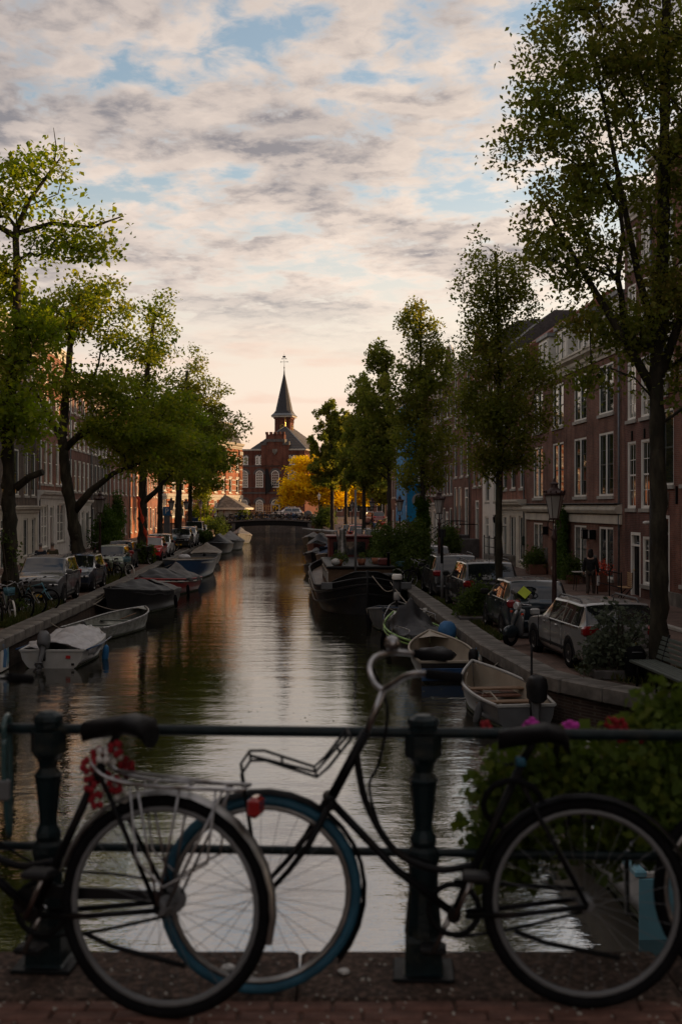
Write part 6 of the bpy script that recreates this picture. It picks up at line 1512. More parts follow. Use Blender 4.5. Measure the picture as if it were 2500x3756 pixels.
outboard(r_, .55, .36, 'plastic_black', R(-25), .8)
r_, hb, zg, L = boat('black open boat with lime green rubbing strakes and a black tent cover', (2.62, 32.4), (1.75, 37.3), 1.75, .50, 'hull_black', 'hull_white', 'hull_green', .34, .75, 2.2, (.3,), stripe='hull_green', bowdeck=.86)
tarp(r_, lambda t: hb(t) * .75, zg, L, [(.15, .05), (.5, .30), (.62, .95), (.75, .35), (.9, .05)], 'tarp_black', 3, .18, .86, .05, .04)
for sg in (-1, 1): MB().tube([(sg * hb(.62), .62 * L, zg(.62)), (sg * hb(.62), .62 * L, zg(.62) + .32), (sg * hb(.88) * .9, .90 * L, zg(.9) + .36), (sg * .05, .985 * L, zg(1) + .36)], .016, 6).build('bow_rail', 'chrome', r_)
for sg in (-1, 1): MB().tube([(sg * hb(.05), .04 * L, zg(.05)), (sg * hb(.05), .04 * L, zg(.05) + .30), (sg * hb(.25), .25 * L, zg(.25) + .30), (sg * hb(.25), .25 * L, zg(.25))], .016, 6).build('stern_rail', 'chrome', r_)
MB().ball((.35, .1, .75), (.27, .25, .30), 12, 8, .08, random.Random(6)).build('wrapped_motor', 'tarp_blue', r_)
for t in (.35, .8): fender(r_, -hb(t) - .08, t * L, .22)
r_, hb, zg, L = boat('small slate grey launch, bow towards us, beneath the barge', (2.1, 44.2), (1.45, 39.6), 1.65, .46, 'hull_grey', 'hull_blue', 'hull_grey', .34, .8, 2.0, (.4,), bowdeck=.62)
outboard(r_, 0, .55, 'hull_white', 0, .9, 'hull_white'); fender(r_, hb(.75) + .1, .75 * L, .18)
# ---- the black barge
def barge():
    q = thing('black_barge', 'big black steel barge with rounded bow, houseboat cabin and mast', 'boat', (1.02, 45.3, WZ), R(2.6))
    L, B = 19.0, 3.9; N = 26; rows = []; rows2 = []
    def hb(t): return B / 2 * (1 - (1 - min(1, t / .20)) ** 2.6) ** .62 if t < .2 else B / 2 * (1 - max(0, (t - .85) / .15) ** 2 * .35)
    def zs(t): return .95 + .50 * math.exp(-t * 16) + .35 * math.exp(-(1 - t) * 9)
    T = [0.0, .003, .01, .02, .035, .055, .08, .11, .15, .2, .3, .45, .6, .75, .85, .92, .97, 1.0]
    for t in T:
        w = max(.03, hb(t)); z = zs(t); y = t * L
        fl_ = lambda k: w * k; lean = .35 * math.exp(-t * 20)
        half = [(fl_(.0), y + lean * 1.6, -.5), (fl_(.55), y + lean * 1.5, -.4), (fl_(.86), y + lean, .0), (fl_(.97), y + lean * .5, .45), (fl_(1.0), y + lean * .2, z * .8), (fl_(1.0), y, z)]
        rows.append([(-a, b, c) for a, b, c in reversed(half)] + half[1:])
    MB().loft(rows, closed=False, smooth=True).add(rows[-1], [tuple(range(11))]).build('hull', 'hull_black', q)
    for k, (dz, rr) in enumerate(((0.0, .055), (-.24, .05), (-.62, .03))):
        pts = [(-max(.03, hb(t)) - (.02 if dz else 0), t * L - .01, zs(t) + dz) for t in reversed(T)] + [(max(.03, hb(t)) + (.02 if dz else 0), t * L - .01, zs(t) + dz) for t in T]
        MB().tube(pts, rr, 6).build('rubbing_band', 'plastic_black' if k == 0 else 'hull_black', q)
    MB().tube([(0, .38, -.6), (0, .0, .5), (0, -.04, 1.75)], .05, 8).build('stem_post', 'plastic_black', q)
    dk = [[(-max(.02, hb(t) - .12), t * L + .05, zs(t) - .28), (max(.02, hb(t) - .12), t * L + .05, zs(t) - .28)] for t in T]
    MB().loft(dk, closed=False).build('deck', 'hull_brown', q)
    bw = [[(sg * max(.02, hb(t) * .80), t * L + .25, zs(t) - .05), (sg * max(.02, hb(t) * .80), t * L + .25, zs(t) + .30 * (1 - t / .12))] for sg in (-1, 1) for t in ([.11, .08, .055, .035, .02, .01] if sg < 0 else [.01, .02, .035, .055, .08, .11])]
    MB().loft(bw, closed=False, smooth=True).build('bulwark', 'hull_black', q); MB().tube([b_[1] for b_ in bw], .045, 6).build('bulwark_rail', 'plastic_black', q)
    for sg in (-1, 1): MB().bbox(sg * 1.55 - .22, sg * 1.55 + .22, .55, .62, .98, 1.25, .02).build('name_board', 'hull_grey', q).rotation_euler = (0, 0, 0)
    c = MB().bbox(-1.35, 1.35, 4.2, 13.0, .6, 1.60, .05).build('cabin', 'hull_brown', q)
    MB().bbox(-1.45, 1.45, 4.05, 13.1, 1.60, 1.70, .03).build('cabin_roof', 'plastic_black', q)
    for k in range(5):
        for sg in (-1, 1): w = MB().bbox(sg * 1.35 - .03, sg * 1.35 + .03, 4.6 + k * 1.7, 5.4 + k * 1.7, .95, 1.42, .02).build('window', 'paint_offwhite', c); MB().box(sg * 1.36 - .035, sg * 1.36 + .035, 4.68 + k * 1.7, 5.32 + k * 1.7, 1.0, 1.37).build('pane', 'pane', w)
    h = MB().bbox(-1.0, 1.0, 13.4, 16.0, .7, 2.65, .06).build('wheelhouse', 'hull_darkred', q); MB().bbox(-1.15, 1.15, 13.25, 16.15, 2.65, 2.75, .03).build('wheelhouse_roof', 'hull_darkred', q)
    MB().box(-.8, .8, 13.37, 13.41, 1.8, 2.45).build('pane', 'pane', h)
    MB().tube([(-.32, 2.4, .7), (-.32, 2.4, 4.9)], [.06, .04], 10).build('mast', 'plastic_grey', q); MB().tube([(-1.2, 2.4, 4.2), (.6, 2.4, 4.2)], .02, 6).build('yard', 'iron_black', q)
    MB().lathe([(.28, 0), (.22, .5), (.13, 1.4), (.16, 1.5)], 12, (-.55, 9.0, 1.69)).build('funnel', 'alu', q)
    MB().tube([(-2.4, 9.4, 3.15), (-.8, 9.4, 3.05), (-.6, 9.4, 2.0)], .06, 8).build('crane_arm', 'alu', q)
    for x, y, s in ((-.95, 4.6, .25), (.1, 5.2, .2), (.8, 6.0, .22)):
        p = MB().lathe([(s * .7, 0), (s, .26), (s * .9, .26)], 10, (x, y, 1.70)).build('flower_pot', 'terracotta', q)
    leaf_mesh('pot_plants', np.array([(-.95, 4.6, 2.1), (-.8, 4.7, 2.05), (.1, 5.2, 2.1), (.8, 6.0, 2.15), (-.9, 5.0, 2.05)]), (.18, .18, .14), 90, .07, 'leaf_shrub', q, 5)
    MB().ball((-1.05, 4.4, 1.86), (.20, .2, .16), 10, 6).build('white_buoy', 'hull_white', q)
    MB().bbox(.35, 1.3, 1.6, 2.6, .98, 1.5, .04).build('anchor_winch', 'hull_black', q); MB().bbox(.8, 1.3, 4.6, 5.4, 1.70, 2.0, .05).build('deck_box', 'hull_darkred', q)
    MB().lathe([(.06, 0), (.06, .5), (.08, .52), (.08, .56)], 8, (1.2, 4.5, 1.70)).build('stove_pipe', 'iron_black', q)
barge()
o = thing('mooring_post', 'dark wooden mooring pile with a white cap beside the barge bow', 'post', (2.12, 44.4, -1.6))
MB().lathe([(.17, 0), (.16, 2.25)], 12).build('pile', 'hull_black', o); MB().lathe([(.19, 2.25), (.2, 2.3), (.19, 2.42), (.16, 2.46)], 12).build('cap', 'paint_white', o)
rope_line('mooring rope from the barge bow down to the right quay', [(1.9, 45.2, .5), (2.3, 42.8, .0), (2.75, 40.6, -.35), (2.95, 40.0, -.1)])
rope_line('slack line from the barge stem toward the mooring pile', [(1.2, 45.0, .75), (1.7, 44.6, .2), (2.12, 44.35, .35)])
r_, hb, zg, L = boat('wooden launch with a navy canvas canopy behind the barge', (-.3, 84), (-1.0, 77.5), 2.2, .75, 'hull_brown', 'hull_cream', 'hull_cream', .35, .8, 2.0, (), bowdeck=.8)
tarp(r_, lambda t: hb(t) * .92, zg, L, [(.05, .75), (.2, 1.0), (.55, 1.0), (.7, .45), (.8, .05)], 'canvas_navy', 5, .05, .8, .02, .015, 'canopy')
for sg in (-1, 1): MB().cbox((sg * .42, L * .665, 1.28), (.6, .02, .42), rx=R(-35)).build('canopy_window', 'pane', r_)
r_, hb, zg, L = boat('low dark boat under a black sheet outside the canopy launch', (-1.6, 90), (-2.1, 85), 1.9, .55, 'hull_black', 'hull_black', 'hull_black', .3, .8, 2.0, ())
tarp(r_, hb, zg, L, [(0, .1), (.4, .45), (.8, .2), (1, .02)], 'tarp_black', 8)
r_, hb, zg, L = boat('dark red sloop with an open hoop canopy, right bank near the far bridge', (-1.4, 105), (-2.2, 98), 2.4, .75, 'hull_darkred', 'hull_black', 'plastic_grey', .4, .8, 2.0, (), bowdeck=.75)
tarp(r_, lambda t: hb(t) * .95, zg, L, [(.05, .8), (.2, 1.05), (.6, 1.0), (.75, .3)], 'tarp_black', 9, .05, .78, .02, .01, 'canopy')
# ---- left bank, near to far
r_, hb, zg, L = boat('white motorboat under a crumpled silver tarpaulin, stern and outboard towards us', (-7.55, 30.6), (-7.45, 34.6), 1.75, .46, 'hull_white', 'hull_white', 'hull_white', .2, .95, 2.4, ())
tarp(r_, lambda t: hb(t) * .97, zg, L, [(.0, .05), (.2, .16), (.35, .26), (.5, .16), (.65, .28), (.85, .14), (1, .02)], 'tarp_silver', 21, .10, .99, .20, .06)
outboard(r_, -.22, .34, 'hull_grey', R(-38), 1.1, 'plastic_grey'); fender(r_, .98, 1.9, .12, 'blue_paint', 1.1)
MB().bbox(.38, .50, -.032, -.02, .26, .34, .005).build('registration_mark', 'red_paint', r_); MB().bbox(.52, .60, -.032, -.02, .08, .14, .005).build('drain_fitting', 'plastic_black', r_)
for sg in (-1, 1): MB().tube([(sg * .93, 0, .50), (sg * .95, 1.5, .46), (sg * .9, 3.0, .5)], .02, 6).build('blue_trim', 'hull_blue', r_)
r_, hb, zg, L = boat('long open aluminium skiff with three thwarts on the left bank', (-8.10, 36.6), (-7.05, 41.6), 1.55, .42, 'alu_dull', 'alu_dull', 'alu', .22, .92, 3.4, (.18, .40, .62), seat='wood_bench', floor='alu_dull', bowdeck=.9)
outboard(r_, 0, .30, 'plastic_black', R(-60), .6); MB().tube([(-.2, 3.5, .35), (.25, 3.9, .55)], .02, 6).build('oar', 'wood_plank', r_)
r_, hb, zg, L = boat('black boat with a peaked black cover, tied to the left quay', (-7.65, 50.2), (-8.75, 44.3), 2.1, .72, 'hull_black', 'hull_black', 'hull_black', .42, .8, 2.0, ())
tarp(r_, lambda t: hb(t) * .97, zg, L, [(0, .12), (.2, .32), (.5, .48), (.8, .22), (1, .02)], 'tarp_black', 23, .02, .97, .16, .03)
tarp(r_, lambda t: hb(t) * .99, lambda t: zg(t) + .015, L, [(0, .2), (.15, .36), (.3, .40)], 'tarp_grey', 24, .0, .26, .14, .03, 'grey_cover')
fender(r_, -hb(.25) - .1, .25 * L, .3); rope_line('mooring rope from the black covered boat to the left quay', [(-8.9, 44.2, .0), (-9.2, 43, -.25), (-9.5, 41.8, -.2)])
r_, hb, zg, L = boat('red striped boat under black and grey covers, left bank', (-7.9, 59.2), (-9.15, 53.2), 2.15, .66, 'hull_red', 'hull_red', 'hull_red', .3, .85, 2.2, (), stripe='paint_white')
tarp(r_, lambda t: hb(t) * .97, zg, L, [(.3, .42), (.55, .52), (.8, .45), (.97, .05)], 'tarp_black', 25, .36, .98, .14, .03)
tarp(r_, lambda t: hb(t) * .98, lambda t: zg(t) + .01, L, [(0, .25), (.2, .75), (.38, .42)], 'tarp_grey', 26, .0, .40, .16, .03, 'grey_cover'); fender(r_, -hb(.45) - .08, .45 * L, .2)
r_, hb, zg, L = boat('blue steel sloop with a pale stem and rope fender band', (-9.0, 74.2), (-9.2, 66.2), 2.75, 1.0, 'hull_blue', 'hull_cream', 'plastic_grey', .18, .85, 3.6, (.2,), bowdeck=.7)
for sg in (-1, 1): MB().tube([(sg * hb(t) * 1.01, t * L, zg(t) - .14) for t in (.45, .6, .75, .86)], .05, 6).build('fender_band', 'alu', r_)
MB().tube([(0, L * .985, -.1), (0, L * 1.06, 1.2)], .06, 8).build('stem_post', 'alu', r_); MB().ball((.3, L * .5, 1.15), (.4, .5, .2), 10, 7, .12, random.Random(2)).build('clear_cover', 'tarp_silver', r_)
r_, hb, zg, L = boat('grey sloop with a tan peaked cover beyond the blue one', (-9.7, 83.5), (-10.2, 90.5), 2.2, .78, 'hull_grey', 'hull_cream', 'plastic_grey', .25, .8, 2.2, (.2,))
tarp(r_, lambda t: hb(t) * .98, zg, L, [(.2, .05), (.42, .2), (.5, .75), (.58, .3), (.9, .2), (1, .02)], 'tarp_tan', 27, .2, .98, .06, .01); outboard(r_, 0, .5, 'plastic_black', 0, .8)
r_, hb, zg, L = boat('dark boat with a low windscreen frame, left bank far', (-10.9, 108.5), (-11.1, 101.2), 2.3, .8, 'hull_black', 'hull_grey', 'plastic_grey', .3, .85, 2.4, (), bowdeck=.65)
tarp(r_, lambda t: hb(t) * .95, zg, L, [(.1, .7), (.3, .9), (.55, .8), (.64, .1)], 'tarp_black', 28, .08, .64, .02, .01, 'canopy')
r_, hb, zg, L = boat('long boat under a grey peaked cover with a black post', (-10.6, 117), (-10.9, 108.9), 2.4, .8, 'hull_black', 'hull_grey', 'plastic_grey', .3, .8, 2.2, ())
tarp(r_, hb, zg, L, [(0, .3), (.4, 1.0), (.7, .6), (1, .05)], 'tarp_grey', 29, wr=.02)
r_, hb, zg, L = boat('small white boat with bundled sheet near the far bridge', (-11.4, 126), (-11.5, 120.5), 1.9, .6, 'hull_white', 'hull_white', 'hull_white', .25, .85, 2.2, (.3,)); MB().ball((0, 2.6, .85), (.6, .7, .4), 12, 8, .12, random.Random(8)).build('bundled_sheet', 'tarp_silver', r_)
r_, hb, zg, L = boat('grey boat with a taut tent cover, last before the far bridge', (-11.5, 136.5), (-11.3, 129), 2.5, .85, 'hull_grey', 'hull_grey', 'plastic_grey', .35, .85, 2.2, ())
tarp(r_, hb, zg, L, [(0, .3), (.45, .9), (.8, .4), (1, .02)], 'tarp_grey', 30, wr=.01)

r_, hb, zg, L = boat('low black dinghy moored off the barge stern quarter', (-1.35, 74.5), (-1.7, 70), 1.6, .5, 'hull_black', 'hull_brown', 'plastic_grey', .3, .8, 2.0, (.3, .6))
r_, hb, zg, L = boat('dark green covered boat nearest the far bridge, right bank', (-2.6, 124), (-3.2, 117.5), 2.2, .8, 'cloth_olive', 'hull_black', 'plastic_grey', .35, .8, 2.0, ())
tarp(r_, hb, zg, L, [(0, .25), (.4, .7), (.8, .3), (1, .02)], 'tarp_grey', 41, wr=.015)
# ------------------------------------------------------------------ street lamps
def lamp(label, loc, h=4.15, proto=[None], z=0.0):
    if proto[0] is not None: return copy_thing(proto[0], label, (loc[0], loc[1], z))
    q = thing('street_lamp', label, 'street lamp', (loc[0], loc[1], z), 0, 'lanterns on iron posts'); proto[0] = q
    MB().lathe([(.17, 0), (.17, .12), (.13, .20), (.12, .55), (.14, .60), (.10, .68), (.065, .85), (.058, 1.6), (.075, 1.66), (.06, 1.72), (.05, 2.55), (.075, 2.60), (.085, 2.66), (.05, 2.72), (.05, 2.85)], 12).build('post', 'lamp_brown', q)
    for a in (0, 1.571, 3.142, 4.712):
        MB().tube(crom([(.05 * math.cos(a), .05 * math.sin(a), 2.82), (.16 * math.cos(a), .16 * math.sin(a), 2.92), (.15 * math.cos(a), .15 * math.sin(a), 3.06), (.10 * math.cos(a), .10 * math.sin(a), 3.12)], 3), .014, 6).build('scroll', 'lamp_brown', q)
    rb, rt, z0, z1 = .115, .235, 3.13, 3.72
    MB().lathe([(rb + .02, z0 - .04), (rb + .03, z0), (rb, z0 + .01)], 6, smooth=False).build('lantern_base', 'lamp_brown', q)
    hx = lambda r, k: (r * math.cos(k * math.pi / 3), r * math.sin(k * math.pi / 3))
    for k in range(6):
        a, b, c, d = (*hx(rb, k), z0), (*hx(rb, k + 1), z0), (*hx(rt, k + 1), z1), (*hx(rt, k), z1)
        p = MB().add([a, b, c, d], [(0, 1, 2, 3)]).build('pane', 'pane_lamp', q); p.modifiers.new('thickness', 'SOLIDIFY').thickness = .006
        MB().tube([a, d], .011, 5).build('glazing_bar', 'lamp_brown', q)
    cr = MB().lathe([(rt + .02, z1 - .01), (rt + .05, z1 + .02), (rt + .04, z1 + .06), (.16, z1 + .13), (.10, z1 + .19), (.09, z1 + .27), (.12, z1 + .29), (.05, z1 + .34), (.015, z1 + .43)], 12, smooth=False).build('crown', 'lamp_brown', q)
    for k in range(12):
        a = k * math.pi / 6; MB().ball(((rt + .03) * math.cos(a), (rt + .03) * math.sin(a), z1 + .085), (.026, .026, .04), 6, 4).build('crown_knob', 'lamp_brown', cr)
    MB().lathe([(.03, z0), (.035, z0 + .1), (.02, z0 + .3)], 8).build('burner', 'alu', q)
    return q
lamp('brown iron lantern post rising behind the silver estate car', (5.40, 29.7))
for lb, p in (('lantern post in front of the stone stair, right bank', (4.35, 52)), ('lantern post just left of the blue sheeting', (3.75, 75)), ('lantern post between the fourth and fifth right maples', (2.65, 100)), ('far lantern post by the gold tree, right bank', (1.2, 126)),
              ('lantern post beside the forked elm on the left', (-11.3, 55)), ('lantern post beside the parking sign, left bank', (-13.45, 93)), ('lantern post right of the parking sign, farther off', (-14.25, 108)), ('lantern post by the young tree before the pavilion', (-15.2, 127))): lamp(lb, p)
o = thing('bridge_lamp', 'lantern post standing on the far bridge by the gold tree', 'street lamp', (-3.2, 171, 1.3)); 
MB().lathe([(.14, 0), (.1, .5), (.05, .8), (.045, 3.0)], 8).build('post', 'iron_black', o); MB().lathe([(.1, 3.0), (.24, 3.6), (.26, 3.65), (.1, 3.8), (.02, 4.1)], 6, smooth=False).build('lantern', 'pane_lamp', o)

# ------------------------------------------------------------------ poles, signs, flags
o = thing('sign_pole', 'grey steel pole with a dark upper half between the crossovers', 'pole', (*g(1620, 2203), 0))
MB().tube([(0, 0, 0), (0, 0, 1.35)], .055, 10).build('sleeve', 'plastic_grey', o); MB().tube([(0, 0, 1.35), (0, 0, 2.55)], .05, 10).build('upper_pole', 'iron_black', o); MB().bbox(-.13, .13, -.02, .02, 2.3, 2.6, .01).build('sign_back', 'plastic_black', o)
o = thing('parking_sign', 'blue parking sign with a white P on a tall blue board', 'sign', (*g(612, 1985), 0))
px_, py_ = g(612, 1985); sz = py_ / F
MB().bbox(-.32, .32, -.05, .05, 0, 3.3, .02).build('board', 'plastic_grey', o); MB().bbox(-.37, .37, -.08, -.05, 2.5, 3.35, .02).build('panel', 'blue_paint', o); text('P', 'paint_white', o, (0, -.09, 2.68), .75)
o = thing('parking_machine', 'grey information board beyond the parking sign', 'sign', (-14.6, 116, 0)); MB().bbox(-.5, .5, -.06, .06, .3, 2.3, .02).build('board', 'plastic_grey', o); MB().box(-.42, .42, -.075, -.06, .6, 2.2).build('poster', 'hull_blue', o)
o = thing('house_number_sign', 'small white mooring number plate on the right quay coping', 'sign', (2.98, 40.2, -.18)); MB().bbox(-.17, .17, -.02, .02, -.25, .12, .01).build('plate', 'paint_white', o); text('12', 'plate_ink', o, (0, -.025, -.14), .18)
def flag(label, base, tip, z0, z1, cols, seed):
    o = thing('flag', label, 'flag', (*base, 0)); d = Vector((tip[0] - base[0], tip[1] - base[1], 0))
    MB().tube([(0, 0, z0), (d.x, d.y, z1)], .02, 6).build('flag_pole', 'paint_white', o)
    for k, c in enumerate(cols):
        rows = []
        for i in range(10):
            t = i / 9; rows.append([(d.x * lerp(.45, .95, u) + .06 * math.sin(t * 7 + u * 4), d.y * lerp(.45, .95, u), lerp(z0, z1, lerp(.45, .95, u)) - t * 1.5 ) for u in (k / 3, (k + 1) / 3)])
        q = MB().loft(rows, closed=False, smooth=True).build('stripe', c, o); q.modifiers.new('thickness', 'SOLIDIFY').thickness = .01
flag('red white and blue flag hanging from a house on the right', (xfr(96), 96), (xfr(96) - 1.8, 95.6), 6.0, 7.2, ('flower_red', 'paint_white', 'hull_blue'), 1)
o = thing('round_shop_sign', 'round pinkish shop sign hanging by the ivy trunk', 'sign', (xfr(98.5) - .9, 98.5, 3.9)); MB().lathe([(.62, -.05), (.62, .05)], 28, axis='y').build('disc', 'stone_light', o); MB().tube([(0, 0, .3), (.9, 0, .3)], .03, 6).build('arm', 'iron_black', o)
MB().lathe([(.42, -.06), (.42, -.052), (.36, -.052), (.36, -.06)], 24, axis='y', caps=False).build('ring', 'hull_blue', o)
o = thing('red_ribbon', 'torn orange red ribbon trailing down the tall left elm', 'ribbon', (-12.2, 71.6, 0))
rows = []
for i in range(16): t = i / 15; w_ = .16 * (1.1 - .5 * t) + .05 * math.sin(i * 2.1); rows.append([(-.30 + .75 * t + .06 * math.sin(i * 1.7), -.1, 4.0 - 3.2 * t), (-.30 + .75 * t + w_ + .06 * math.sin(i * 1.3), -.16, 4.05 - 3.2 * t)])
q = MB().loft(rows, closed=False, smooth=True).build('strip', 'orange_red', o); q.modifiers.new('thickness', 'SOLIDIFY').thickness = .01
def mural(label, y, s, edge, w, h):
    o = thing('painted_board', label, 'board', (edge(y) + (.02 if s > 0 else -.02), y, -.42), math.atan2(1, -.05) if s > 0 else -math.atan2(1, .05))
    b = MB().bbox(-w / 2, w / 2, 0, .05, -h / 2, h / 2, .01).build('board', 'paint_white', o)
    MB().prism([(-.1, -.3), (.25, -.25), (.15, .1), (.3, .35), (-.05, .3), (-.2, .05)], .05, .056).build('blue_patch', 'blue_paint', o); MB().prism([(-.4, -.2), (-.2, -.3), (-.22, .2), (-.35, .3)], .05, .056).build('blue_patch', 'hull_teal', o)
mural('white and blue painted board on the right quay wall beside the cream boat', 29.4, 1, xr, 1.0, .8)
mural('blue and white painted board on the left quay wall at the frame edge', 30.1, -1, xl, .8, .7)

# ------------------------------------------------------------------ shrubs, ivy, flower box, grass
def shrub(label, loc, blobs, n, per, size, mat, seed, cat='shrub', spread=(.16, .16, .14), box=None, z=0.0, stems=8, name='shrub'):
    r = np.random.default_rng(seed); root = thing(name, label, cat, (loc[0], loc[1], z))
    C = []
    for b in blobs:
        k = max(2, int(n * b[3] * b[4] * b[5] / sum(q[3] * q[4] * q[5] for q in blobs)))
        d = r.normal(0, 1, (k, 3)); d /= np.linalg.norm(d, axis=1, keepdims=True); C.append(np.array(b[:3]) + d * (r.random((k, 1)) ** .4) * np.array(b[3:6]))
    C = np.vstack(C); C[:, 2] = np.maximum(C[:, 2], .08)
    mb = MB()
    for c in C[r.choice(len(C), min(stems, len(C)), False)]: mb.tube(crom([(c[0] * .1, c[1] * .1, 0), (c[0] * .5, c[1] * .4, c[2] * .55), tuple(c)], 2), [.018] * 4 + [.008], 5, caps=False)
    mb.build('stems', 'twig', root)['kind'] = 'stuff'
    leaf_mesh('foliage', C, spread, per, size, mat, root, seed, upbias=.3)
    if box:
        w, d, h = box; MB().bbox(-w, w, -d, d, 0, h, .03).build('planter', 'stone_dark' if z == 0 else 'wood_brown', root); MB().box(-w + .04, w - .04, -d + .04, d - .04, h - .03, h + .004).build('soil', 'soil', root)
    return root
shrub('grey green oleander bush in a low planter behind the silver estate', (5.50, 23.4), [(0, 0, .62, .50, .40, .42), (-.22, 0, 1.15, .16, .2, .42), (.12, 0, 1.05, .14, .2, .45), (.45, 0, .95, .18, .2, .40), (-.48, 0, .55, .22, .25, .3)], 110, 22, .075, 'leaf_grey', 61, box=(.5, .3, .2), stems=26)
shrub('low green shrub in a stone edged bed before the dark hatchback', (4.08, 35.6), [(0, 0, .5, .5, .5, .42), (.1, 0, .85, .3, .3, .25)], 60, 60, .07, 'leaf_shrub', 62, box=(.55, .8, .15))
shrub('big loose quay bush above the barge stern, right bank', (2.75, 53.0), [(0, 0, 1.2, 1.2, 1.2, .9), (-.5, 0, 2.0, .8, .8, .7), (.5, 0, 2.1, .7, .8, .7), (-.9, -.5, .7, .6, .8, .5), (0, -1.2, .9, .8, .9, .7)], 150, 70, .10, 'leaf_shrub', 63, spread=(.28, .28, .24), stems=20)
shrub('bush trailing over the quay beside the barge deck', (2.2, 58.5), [(0, 0, .9, .9, 1.6, .7), (-.3, 1, 1.5, .6, .8, .6)], 80, 65, .11, 'leaf_shrub', 64, spread=(.25, .25, .2))
shrub('dark rounded bush at the right corner of the far bridge', (-2.1, 150), [(0, 0, 1.6, 1.3, 1.3, 1.2), (.4, 0, 2.6, .9, .9, .8)], 60, 70, .2, 'leaf_shrub', 65, spread=(.4, .4, .35))
shrub('green bush on the left quay edge before the far bridge', (-14.9, 139), [(0, 0, .8, 1.2, 1.6, .8), (.3, .5, 1.5, .7, .8, .6)], 60, 70, .17, 'leaf_shrub', 66, spread=(.35, .35, .3))
shrub('dense green garden bush against the left houses', (-17.9, 90), [(0, 0, .9, 1.1, 1.6, .9), (-.2, .6, 2.0, .9, 1.0, .9)], 90, 80, .14, 'leaf_ivy', 67, spread=(.3, .3, .28))
shrub('tall climbing bush by a doorway, left row', (-19.9, 98.5), [(0, 0, 1.8, .6, 1.2, 1.7)], 70, 70, .14, 'leaf_ivy', 68, spread=(.28, .28, .3))
shrub('leafy climber on the fourth left house', (-20.6, 107), [(0, 0, 2.2, .6, 1.6, 2.2)], 60, 70, .18, 'leaf_ivy', 69, spread=(.3, .35, .35))
shrub('spiky yucca at the foot of the ribboned elm', (-11.7, 69.6), [(0, 0, .6, .5, .5, .5)], 40, 60, .16, 'leaf_shrub', 70)
shrub('dark conifer bush on the left quay between the crossovers and the van', (-12.1, 104.5), [(0, 0, .7, .6, .8, .7)], 50, 70, .14, 'leaf_shrub', 71)
shrub('potted box shrub under the long brown house, near its belt lamp', (9.55, 57.5), [(0, 0, .75, .55, .8, .45)], 60, 60, .08, 'leaf_shrub', 72, box=(.4, .7, .5), z=.1)
shrub('small pot plant on the pavement before the long brown house', (9.9, 50.2), [(0, 0, .7, .35, .4, .4)], 40, 60, .07, 'leaf_shrub', 73, box=(.25, .3, .4), z=.1)
shrub('orange flowering pot beside the pavement table', (10.15, 45.6), [(0, 0, .95, .18, .18, .13)], 20, 30, .045, 'orange_red', 74, box=(.18, .18, .8), z=.1)
shrub('green bush by the ivy trunk on the right pavement', (6.6, 72.5), [(0, 0, 1.1, .7, .8, .9)], 50, 60, .13, 'leaf_shrub', 75, spread=(.25, .25, .22))
shrub('hydrangea with faded blooms beside the stone stair', (7.0, 79.2), [(0, 0, 1.5, .6, .6, .5)], 40, 60, .12, 'leaf_grey', 76, box=(.4, .4, .9))
for i, (x, y, s, lb) in enumerate(((-16.8, 146, 1.3, 'yellow green hedge bush before the pavilion, left'), (-20, 165, 1.5, 'yellow green bush beside the pavilion wall'), (-14.4, 174, 1.0, 'low bush at the pavilion corner on the bridge'))):
    shrub(lb, (x, y), [(0, 0, s * .7, s, s, s * .7)], 40, 60, .2, 'leaf_elm_bright', 80 + i, spread=(.35, .35, .3), z=gz(y))
# ivy on the third maple and on the long brown house
iv = thing('ivy', 'ivy wrapped thickly round the third right-hand maple trunk', 'ivy', (3.8, 54.6, 0)); r = np.random.default_rng(4); k = 260; a = r.random(k) * 6.28; zz = .9 + 2.9 * r.random(k) ** .8; rr_ = .17 + .10 * np.sin(zz * 3 + a) ** 2
leaf_mesh('foliage', np.stack([np.cos(a) * rr_, np.sin(a) * rr_, zz], 1), (.07, .07, .1), 26, .085, 'leaf_ivy', iv, 8, upbias=.1); MB().tube([(.15, 0, 0), (.16, .02, 1.2), (.12, .1, 2.6)], .02, 6).build('vine_stem', 'twig', iv)
iv = thing('ivy', 'upright green climber on the long brown house between its ground floor windows', 'ivy', (xfr(53.2) - .05, 53.2, .1)); k = 240; y_ = r.uniform(-.75, .75, k); zz = r.uniform(.1, 3.1, k)
leaf_mesh('foliage', np.stack([-.12 - .14 * r.random(k) + .061 * 0, y_, zz], 1), (.07, .14, .14), 34, .08, 'leaf_ivy', iv, 9, upbias=.1); MB().tube([(-.06, 0, 0), (-.06, .1, 1.5), (-.06, 0, 2.9)], .025, 6).build('vine_stem', 'twig', iv)
